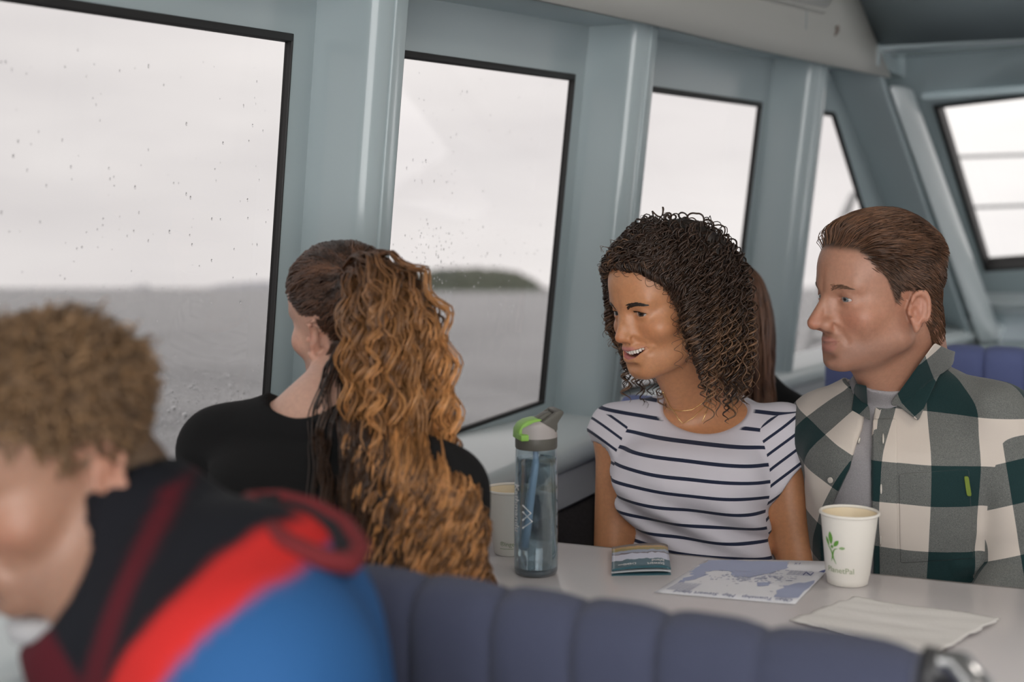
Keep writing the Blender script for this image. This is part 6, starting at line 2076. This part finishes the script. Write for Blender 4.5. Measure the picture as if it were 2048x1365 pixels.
for (px, py) in ((1716, 881), (1662, 961)):
    p = trace(px, py, M_shirt, 1.6, 2.6); g = grad_sdf(M_shirt, p[None], .004)[0]; g /= np.linalg.norm(g)
    bm = bmesh.new(); bmesh.ops.create_cone(bm, cap_ends=True, segments=20, radius1=.0052, radius2=.0046, depth=.0024, matrix=Matrix.Translation(Vector(p + g * .0022)) @ Vector(g).to_track_quat('Z', 'Y').to_matrix().to_4x4())
    bt = from_bm('button', bm, M_BTN, sh); bevel_mod(bt, .0006, 2, 40)
for (px, py) in ((1767, 877), (1763, 978), (1762, 1081)):
    pts = [trace(px, py + dy, M_shirt, 1.6, 2.6) + frt_m * .0036 for dy in np.linspace(-10, 10, 6)]
    tube('buttonhole', pts, [.0006, .0014, .0016, .0016, .0014, .0006], M_BTN, sh, 6)
# ================================================================ the ponytailed woman, seen from behind
P_root = empty('person', AD(690, 1500, 1.66) * np.array((1, 1, 0)), 'person seen from behind with a long curly auburn ponytail and black top', 'person')
P_fr = head_frame(620, 676, 1.86, 138, math.radians(-6), math.radians(4), .88, eye=(-0.0755, -0.014, -0.021))
P_o = dict(jaw=.95, nose=-.004, smile=.0, eye_open=.8, ear_size=.90)
P_yaw = math.radians(27 + 10)
P_rows = [(1560, 480, 960, 1.56, .13), (1350, 505, 955, 1.60, .115), (1200, 495, 945, 1.66, .105), (1080, 472, 938, 1.71, .105), (980, 445, 932, 1.76, .100), (905, 452, 898, 1.80, .085), (862, 520, 800, 1.83, .062)]
P_k = keys_px(P_rows, P_yaw)
pL, pR = AD(447, 905, 1.87), AD(880, 985, 1.69)
peL, peR = AD(690, 930, 2.08), AD(905, 1230, 1.66)
pwL, pwR = AD(850, 1000, 1.98), AD(800, 1135, 1.86)
pnb = AD(650, 842, 1.84)
def P_torso(P, off=0.0):
    d = s_loft(P, [(z, a, b, c + off, e + off) for z, a, b, c, e in P_k], P_yaw, 2.3)
    d = smin(d, s_cone(P, pnb, pL, .050 + off, .050 + off), .05)
    return smin(d, s_cone(P, pnb, pR, .050 + off, .050 + off), .05)
P_hb = P_fr.wor((0, -.03, -.06))
def P_skin(P):
    d = P_torso(P, -.006)
    d = smin(d, s_cone(P, P_hb, pnb + np.array((0, 0, .01)), .045, .052), .03)
    for s, e, w in ((pL, peL, pwL), (pR, peR, pwR)):
        d = smin(d, s_chain(P, [s, e, w], [.044, .036, .024]), .02)
    d = smin(d, hand_sdf(P, pwL, AD(790, 1000, 1.90) - pwL, (0, 0, -1), -1), .012)
    d = smin(d, hand_sdf(P, pwR, AD(740, 1120, 1.95) - pwR, (0, 0, -1), 1), .012)
    return smin(d, head_sdf(P_fr.loc(P), P_o) * P_fr.s, .016)
P_lo, P_hi = np.array((-1.36, 1.14, .42)), np.array((-.66, 1.98, 1.30))
def P_scalp(L):
    y, z = L[:, 1], L[:, 2]
    return z - np.interp(y, [-.12, -.08, -.045, -.02, .005, .02, .04, .06, .10], [-.10, -.10, -.06, .010, .012, .020, .045, .065, .075])
def P_extra(co, L, t):
    w = sstep(-.004, .006, P_scalp(L)) * (np.linalg.norm(L - np.array((0, -.012, .034)), axis=1) < .125) * (~((np.abs(L[:, 0]) > .069) & (L[:, 2] < .015)))
    return t * (1 - w[:, None]) + np.array((.035, .017, .010)) * w[:, None]
body_obj('body', P_skin, P_fr, P_lo, P_hi, .007, skin_mat('pale_skin', .45), P_root, dict(base=(.60, .36, .27), lip=(.45, .18, .16)), fine_face, P_extra)
eyes(P_fr, P_root, (0, 1, 0), (.06, .04, .02))
M_KNIT = mat('black_knit', (0.0085, 0.0085, 0.009), 0.95, noise=.3, nscale=500, bump=.5, bscale=600, spec=.25)
def P_arm(P, s, e, w): return s_chain(P, [s, e, w], [.056, .048, .036])
def P_top(P):
    d = P_torso(P, .008)
    for s, e, w in ((pL, peL, pwL), (pR, peR, pwR)): d = smin(d, P_arm(P, s, e, w), .03)
    d = d + .0025 * vnoise(P, 30, 7)
    q = P - AD(632, 790, 1.84); cut = (np.sqrt((q @ CR / .066) ** 2 + (q[:, 2] / .034) ** 2 + (q @ CH / .09) ** 2) - 1) * .05
    return smax(d, -cut, .004)
tp = cloth_mesh_obj('long_sleeved_top', P_top, P_lo, P_hi - np.array((0, 0, .2)), .0075, M_KNIT, P_root, None)
trousers(AD(710, 1560, 1.56), np.array((-.1, 1, 0)) / 1.005, .15, P_root, M_DENIM, (-1.22, 1.05, -.01), (-.60, 2.08, .72))
M_HAIR_P = hair_mat('auburn_hair', .36)
rg = np.random.default_rng(41)
f_p = lambda P: head_sdf(P, dict(P_o, ear=False))
# hair drawn back over the scalp to the tie
TIE = np.array((-0.030, -.086, .068))
Lp, Gp = scalp_points(P_fr, P_o, 3000, lambda L: P_scalp(L) > 0.002, 41)
keep = ~((np.abs(Lp[:, 0]) > .066) & (Lp[:, 2] < .012) & (Lp[:, 1] > -.036) & (Lp[:, 1] < .005)); Lp, Gp = Lp[keep], Gp[keep]
n = len(Lp); K = 10
pos = Lp.copy(); path = []
stop = rg.uniform(.75, 1.0, n)
for i in range(K):
    t = i / (K - 1) * stop
    q = Lp * (1 - t[:, None]) + (TIE + rg.normal(size=(n, 3)) * .004) * t[:, None] if i else Lp
    q = q + np.array((0, 0, -1)) * (.010 * np.sin(np.pi * t))[:, None] * (Lp[:, 2:3] < .05)
    d = f_p(q); c = np.array((0, -.012, .03)); g = q - c; g /= np.linalg.norm(g, axis=1, keepdims=True)
    for _ in range(3):
        d = f_p(q); q = q + g * (np.clip(.0035 + .004 * np.sin(np.pi * t) * (1 + .6 * vnoise(Lp, 130, 2)) - d, -.05, .05))[:, None]
    path.append(q + rg.normal(size=(n, 3)) * .0006)
G = np.stack(path, 1); Wg = P_fr.wor(G.reshape(-1, 3)).reshape(G.shape)
tone = np.array((.052, .024, .013))[None] * (.5 + 1.0 * rg.random(n))[:, None] * (1.2 + .8 * vnoise(Lp, 100, 5))[:, None].clip(.4, 2.6)
sh_ = strands_mesh('swept_hair', Wg, np.array([.0011] * (K - 1) + [.0007]), M_HAIR_P, P_root, 3, tone)
tag(sh_, 'dark brown hair drawn back to the tie')
# the ponytail: locks of wavy strands
def locks(origin, n_lock, per, length, spread, dir0, grav, wav, tone_root, tone_tip, rad, K, seed, name, label, drop=None, collide=None, tilt=(0, 0, 0)):
    r = np.random.default_rng(seed)
    n = n_lock; L_ = r.uniform(*length, n)
    v = np.array(dir0)[None] + np.clip(r.normal(size=(n, 3)), -1.5, 1.5) * np.array(spread)[None]; v /= np.linalg.norm(v, axis=1, keepdims=True)
    pos = np.array(origin)[None] + r.normal(size=(n, 3)) * .008 if np.ndim(origin) == 1 else origin[r.integers(0, len(origin), n)]
    path = [pos.copy()]
    for i in range(K - 1):
        t = i / (K - 1)
        v = v + np.array((0, 0, -1)) * (grav * 40 / K * (1 if t < .35 else 1.6)) + r.normal(size=(n, 3)) * .03 + np.array(tilt)[None] * .02
        v /= np.linalg.norm(v, axis=1, keepdims=True)
        pos = pos + v * (L_ / (K - 1))[:, None]
        if collide is not None:
            d = collide(pos); b_ = d < .006
            if b_.any(): pos[b_] += (-CH * .9 + CR * .25)[None] * np.clip(.012 - d[b_], 0, .05)[:, None]
        path.append(pos.copy())
    G = np.stack(path, 1)
    lat = (G @ CR).max(1); ok_ = lat < np.sort(lat)[int(n * .95) - 1]; G, L_, n = G[ok_], L_[ok_], int(ok_.sum())      # no lone strays
    T = np.gradient(G, axis=1); T /= np.linalg.norm(T, axis=2, keepdims=True) + 1e-9
    ref = r.normal(size=(n, 1, 3)); A = np.cross(T, np.broadcast_to(ref, T.shape)); A /= np.linalg.norm(A, axis=2, keepdims=True) + 1e-9; B = np.cross(T, A)
    s = np.linspace(0, 1, K)[None] * L_[:, None]
    am = r.uniform(wav[0], wav[1], n)[:, None] * sstep(.02, .14, s); wl = r.uniform(wav[2], wav[3], n)[:, None]; ph = r.uniform(0, 6.28, n)[:, None]
    an = ph + 2 * math.pi * s / wl
    # strands of a lock share its wave and fan out a little
    S = []; TN = []
    bri = r.uniform(.35, 1.25, n)
    for k in range(per):
        oa, ob = r.normal(size=n) * .0042, r.normal(size=n) * .0042
        jit = r.normal(size=n)[:, None] * .30
        env = (.35 + .65 * sstep(0, .3, np.linspace(0, 1, K)))[None] * (1 - .45 * np.linspace(0, 1, K)[None] ** 3)
        S.append(G + A * (am * np.cos(an + jit) + oa[:, None] * env)[:, :, None] + B * (am * .8 * np.sin(an + jit) + ob[:, None] * env)[:, :, None])
        mixf = (sstep(.04, .5, np.linspace(0, 1, K))[None] * np.clip(bri, 0, 1)[:, None])[:, :, None]
        c = np.array(tone_root)[None, None] * (1 - mixf) + np.array(tone_tip)[None, None] * mixf
        TN.append(c * (bri * .55 + .45)[:, None, None] * r.uniform(.6, 1.3, n)[:, None, None])
    S = np.concatenate(S); TN = np.concatenate(TN)
    R_ = np.array([rad] * (K - 4) + [rad * .85, rad * .7, rad * .5, rad * .2])
    o = strands_mesh(name, S, R_, M_HAIR_P, P_root, 3, TN); tag(o, label); return o
tie_w = P_fr.wor(TIE)
col_p = lambda P: np.minimum(P_top(P), head_sdf(P_fr.loc(P), dict(P_o, ear=False)))
bk_p = P_fr.vec(np.array((0, -1, 0)))
locks(tie_w, 220, 7, (.36, .62), (.22, .22, .13), bk_p * .85 - CR * .10 + np.array((0, 0, .36)), .19, (.004, .011, .045, .075), (.085, .036, .016), (.50, .235, .085), .00145, 60, 43, 'ponytail', 'thick wavy ponytail, copper turning golden', collide=col_p, tilt=tuple(CR * .22))
nape = P_fr.wor(np.array([(x, -.075 - .01 * abs(x) * 10, z) for x in (-.045, -.03, -.015, 0, .02) for z in (-.02, -.045, -.07)]))
locks(nape, 85, 9, (.20, .36), (.25, .25, .1), bk_p * .5 - CR * .30 + np.array((0, 0, -.4)), .10, (.003, .008, .05, .09), (.030, .015, .010), (.085, .042, .022), .0010, 44, 44, 'loose_hair', 'dark loose hair falling from the nape', collide=col_p, tilt=tuple(-CR * .6))
ring = [tie_w + .016 * (CR * math.cos(a) + np.array((0, 0, .8)) * math.sin(a)) for a in np.linspace(0, 6.283, 14)[:-1]]
tube('hair_tie', ring, .004, M_DARK, P_root, 8, closed=True)

# ================================================================ the man in the jacket, close to the camera
D_root = empty('person', AD(470, 1700, 1.03) * np.array((1, 1, 0)), 'bowed person close to the camera in a blue, red and black hooded jacket', 'person')
D_fr = head_frame(208, 962, 1.10, 47, math.radians(-20), math.radians(-4), .96, eye=(-0.0755, -0.014, -0.021))
D_o = dict(jaw=1.04, nose=.003, brow=.001, eye_open=.7)
dN = AD(295, 1190, 1.14); dB = AD(465, 1300, 1.10); dH = AD(520, 1800, 1.10)
dSL, dEL = AD(520, 1385, 1.00), AD(560, 1850, .95)
dSR, dER = AD(330, 1290, 1.26), AD(200, 1700, 1.28)
D_hb = D_fr.wor((0, -.04, -.05))
def D_torso(P, off=0.0):
    d = s_cone(P, dN, dB, .078 + off, .100 + off)
    d = smin(d, s_cone(P, dB, dH, .105 + off, .165 + off), .06)
    d = smin(d, s_cone(P, dN + np.array((0, 0, -.05)), dH, .085 + off, .15 + off), .06)
    for s, e in ((dSL, dEL), (dSR, dER)):
        d = smin(d, s_cone(P, dB + (s - dB) * .3, s, .085 + off, .078 + off), .05)
        d = smin(d, s_cone(P, s, e, .078 + off, .062 + off), .04)
    return d
dWL, dWR = AD(330, 1980, .98), AD(240, 1800, 1.15)
def D_skin(P):
    d = D_torso(P, -.02)
    d = smin(d, s_cone(P, D_hb, dN, .060, .064), .03)
    d = smin(d, s_cone(P, D_fr.wor((0, .02, -.085)), dN, .040, .05), .03)
    for e, w in ((dEL, dWL), (dER, dWR)): d = smin(d, s_cone(P, e, w, .042, .028), .02)
    d = smin(d, hand_sdf(P, dWL, (-.5, .6, -.1), (0, 0, -1), -1, 1.1), .012)
    d = smin(d, hand_sdf(P, dWR, (-.5, .6, -.1), (0, 0, -1), 1, 1.1), .012)
    return smin(d, head_sdf(D_fr.loc(P), D_o) * D_fr.s, .016)
D_lo, D_hi = np.array((-1.20, .50, .40)), np.array((-.36, 1.24, 1.28))
def D_scalp(L):
    y, z = L[:, 1], L[:, 2]
    return z - np.interp(y, [-.12, -.08, -.05, -.02, .004, .014, .03, .05, .065, .10], [-.075, -.075, -.06, -.01, -.008, .0, .035, .05, .065, .075])
def D_extra(co, L, t):
    w = sstep(-.004, .008, D_scalp(L)) * (np.linalg.norm(L - np.array((0, -.012, .034)), axis=1) < .125) * (~((np.abs(L[:, 0]) > .069) & (L[:, 2] < .015)))
    return t * (1 - w[:, None]) + np.array((.11, .065, .035)) * w[:, None]
body_obj('body', D_skin, D_fr, D_lo, D_hi, .0085, skin_mat('fair_skin', .5), D_root, dict(base=(.36, .20, .135), lip=(.40, .17, .15), cheek=(1.15, .85, .8), stubble=.45), fine_face, D_extra)
eyes(D_fr, D_root, (0, 1, -.2), (.10, .12, .12))
M_HAIR_D = hair_mat('sandy_hair', .5)
rg = np.random.default_rng(51)
Ld, Gd = scalp_points(D_fr, D_o, 3400, lambda L: D_scalp(L) > 0, 51)
keep = ~((np.abs(Ld[:, 0]) > .066) & (Ld[:, 2] < .012) & (Ld[:, 1] > -.036) & (Ld[:, 1] < .005)); Ld, Gd = Ld[keep], Gd[keep]
n = len(Ld); K = 9
ln = lerp(.010, .030, sstep(.0, .06, Ld[:, 2])) * rg.uniform(.7, 1.25, n)
v = Gd * .7 + np.array((0, -.25, -.25))[None] + rg.normal(size=(n, 3)) * .35
pos = Ld.copy(); path = [pos]
for i in range(K - 1):
    v = v + np.array((0, -.05, -.15)) + rg.normal(size=(n, 3)) * .45; v /= np.linalg.norm(v, axis=1, keepdims=True)
    pos = pos + v * (ln / (K - 1))[:, None]; d = head_sdf(pos, dict(D_o, ear=False)); pos = pos + Gd * np.clip(.002 - d, 0, .01)[:, None]; path.append(pos)
G = np.stack(path, 1); Wg = D_fr.wor(G.reshape(-1, 3)).reshape(G.shape)
tone = np.array((.20, .118, .058))[None] * (.45 + 1.0 * rg.random(n))[:, None]
tag(strands_mesh('hair', Wg, np.array([.0014] * (K - 2) + [.0010, .0004]), M_HAIR_D, D_root, 3, tone), 'short tousled sandy hair')
# jacket: colour blocks sewn along lines of the garment
def poly_world(pts, d=1.03): return [((AD(x, y, d) @ CR), AD(x, y, d)[2]) for x, y in pts]
blue_poly = poly_world([(300, 1420), (335, 1365), (400, 1260), (470, 1185), (560, 1125), (640, 1115), (720, 1125), (900, 1200), (900, 2600), (200, 2600)])
red_poly = poly_world([(215, 1420), (245, 1340), (300, 1250), (370, 1170), (450, 1100), (520, 1065), (600, 1070), (740, 1110), (760, 1160), (900, 1200), (900, 2600), (100, 2600)])
maroon_poly = poly_world([(-400, 1330), (60, 1260), (165, 1365), (215, 1230), (250, 1120), (275, 1020), (310, 1010), (320, 1060), (285, 1160), (250, 1290), (215, 1430), (160, 2600), (-400, 2600)])
def D_jacket(P):
    d = D_torso(P, .004) + .004 * vnoise(P, 22, 3) + .002 * vnoise(P, 50, 4)
    # stand collar round the neck, open to the front
    ax0, ax1 = dN + np.array((0, 0, -.02)), D_fr.wor((0, -.052, -.055))
    colr = s_cone(P, ax0, ax0 + (ax1 - ax0) * .55, .092, .084)
    d = smin(d, colr, .03)
    hole = s_cone(P, ax0 - (ax1 - ax0) * .2, ax1 + (ax1 - ax0) * 1.5 - CR * .05, .068, .088)
    d = smax(d, -hole, .008)
    f_ = -CR; fc = D_fr.wor((0, .05, -.12)) 
    return smax(d, -s_ell(P - 0, D_fr.wor((0, .035, -.085)), (.10, .10, .062)), .012)
V, Q = sdf_mesh(D_jacket, D_lo, D_hi - np.array((0, 0, .1)), .0085)
me = fast_mesh('jacket', V, Q)
la, lz = V @ CR, V[:, 2]
tn = np.tile(np.array((.006, .007, .011)), (len(V), 1))
for poly, c in ((maroon_poly, (.075, .006, .012)), (red_poly, (.56, .022, .020)), (blue_poly, (.020, .092, .25))):
    w = sstep(.004, -.004, s_poly(la, lz, poly))[:, None]; tn = tn * (1 - w) + np.array(c) * w
attr(me, 'tone', tn, 'FLOAT_COLOR')
M_JKT = hair_mat('soft_shell_fabric', .8, .25)
tag(link('jacket', me, M_JKT, D_root), 'blue soft-shell jacket with red bands and black yoke')
# hood folded down on the back
hp = [(500, 1003), (560, 1000), (625, 1016), (690, 1052), (722, 1098), (700, 1130), (640, 1118), (575, 1088), (515, 1050)]
hd_ = [1.14, 1.15, 1.13, 1.10, 1.06, 1.03, 1.02, 1.03, 1.07]
ring = []
for i in range(len(hp)):
    a_, b_ = AD(*hp[i], hd_[i]), AD(*hp[(i + 1) % len(hp)], hd_[(i + 1) % len(hp)])
    for t in (0, .33, .66): ring.append(a_ * (1 - t) + b_ * t)
M_MAROON = mat('dark_red_fleece', (.13, .008, .011), .9, noise=.3, nscale=200)
tube('hood_edge', ring, .0085, M_MAROON, D_root, 10, closed=True)
cen = np.mean(ring, axis=0) + np.array((0, 0, -.035))
V = list(ring) + [cen]; F = [(i, (i + 1) % len(ring), len(ring)) for i in range(len(ring))]
o = pyd('hood', V, F, mat('black_fleece', (.008, .008, .012), .95), D_root); md = o.modifiers.new('t', 'SOLIDIFY'); md.thickness = .008
V, F = tube_vf([D_fr.wor((0.055 * math.cos(a), .015 + .060 * math.sin(a) * 1.0, -.150 + .02 * math.sin(a))) for a in np.linspace(-.4, 3.5, 16)], .013, 8)
bm = bmesh.new(); vs = [bm.verts.new(v) for v in V]
for f in F: bm.faces.new([vs[i] for i in f])
from_bm('undershirt_collar', bm, mat('pale_grey_cotton', (.42, .42, .43), .9), D_root)
trousers(AD(520, 1900, 1.06), np.array((-.2, 1, 0)) / 1.02, .16, D_root, M_DENIM, (-1.05, .35, -.01), (-.30, 1.32, .74))

# ================================================================ the person half hidden behind the curly-haired woman
E_root = empty('person', AD(1500, 1400, 2.93) * np.array((1, 1, 0)), 'person in black mostly hidden behind the curly-haired person', 'person')
E_fr = head_frame(1446, 632, 2.93, 150, math.radians(-5), 0, .98, eye=(0, 0, 0))
E_o = dict(jaw=.97, ear=True)
eN = AD(1490, 782, 2.95); eSR, eSL = AD(1580, 850, 2.90), AD(1405, 840, 2.99)
def E_torso(P, off=0.0):
    d = s_loft(P, [(z, a, b, c + off, e + off) for z, a, b, c, e in keysE], math.radians(35), 2.3)
    return smin(smin(d, s_cone(P, eN, eSR, .050 + off, .052 + off), .04), s_cone(P, eN, eSL, .050 + off, .052 + off), .04)
keysE = keys_px([(1300, 1350, 1640, 2.95, .13), (1000, 1375, 1615, 2.95, .11), (880, 1370, 1620, 2.95, .10), (820, 1400, 1590, 2.95, .08), (795, 1440, 1550, 2.95, .055)], 0)
eER, eEL = AD(1610, 1080, 2.88), AD(1385, 1070, 3.02)
def E_skin(P):
    d = smin(E_torso(P, -.006), s_cone(P, E_fr.wor((0, -.03, -.06)), eN, .046, .052), .03)
    for s, e in ((eSR, eER), (eSL, eEL)): d = smin(d, s_cone(P, s, e, .042, .034), .02)
    return smin(d, head_sdf(E_fr.loc(P), E_o) * E_fr.s, .016)
E_lo, E_hi = np.array((-1.02, 2.62, .46)), np.array((-.58, 3.14, 1.26))
def E_extra(co, L, t): return t
V, Q = sdf_mesh(E_skin, E_lo, E_hi, .010); me = fast_mesh('body', V, Q); attr(me, 'tone', skin_tones(E_fr.loc(V), (.55, .33, .24), (.42, .18, .16)), 'FLOAT_COLOR'); link('body', me, skin_mat('light_skin'), E_root)
def E_top(P):
    d = E_torso(P, .010)
    for s, e in ((eSR, eER), (eSL, eEL)): d = smin(d, s_cone(P, s, e, .056, .046), .03)
    return d
cloth_mesh_obj('top', E_top, E_lo - .03, E_hi - np.array((0, 0, .2)), .011, M_KNIT, E_root, None)
rg = np.random.default_rng(61)
Le, Ge = scalp_points(E_fr, E_o, 800, lambda L: P_scalp(L) > 0, 61)
n = len(Le); K = 16; ln = rg.uniform(.12, .22, n); v = Ge * .25 + np.array((0, -.25, -.3))[None] + rg.normal(size=(n, 3)) * .15
pos = E_fr.wor(Le); v = E_fr.vec(v); path = [pos]
for i in range(K - 1):
    v = v + np.array((0, 0, -.60)) + rg.normal(size=(n, 3)) * .06; v /= np.linalg.norm(v, axis=1, keepdims=True)
    pos = pos + v * (ln / (K - 1))[:, None]; q = E_fr.loc(pos); d = head_sdf(q, dict(E_o, ear=False)); c = pos - E_fr.p; c /= np.linalg.norm(c, axis=1, keepdims=True)
    pos = pos + c * np.clip(.006 - d, 0, .02)[:, None]; td = E_torso(pos, .012); pos = pos + (-CH)[None] * np.clip(.004 - td, 0, .02)[:, None]; path.append(pos)
tone = np.array((.17, .082, .048))[None] * (.5 + 1.0 * rg.random(n))[:, None]
strands_mesh('hair', np.stack(path, 1), np.array([.0024] * (K - 2) + [.0014, .0005]), hair_mat('reddish_brown_hair', .45), E_root, 3, tone)
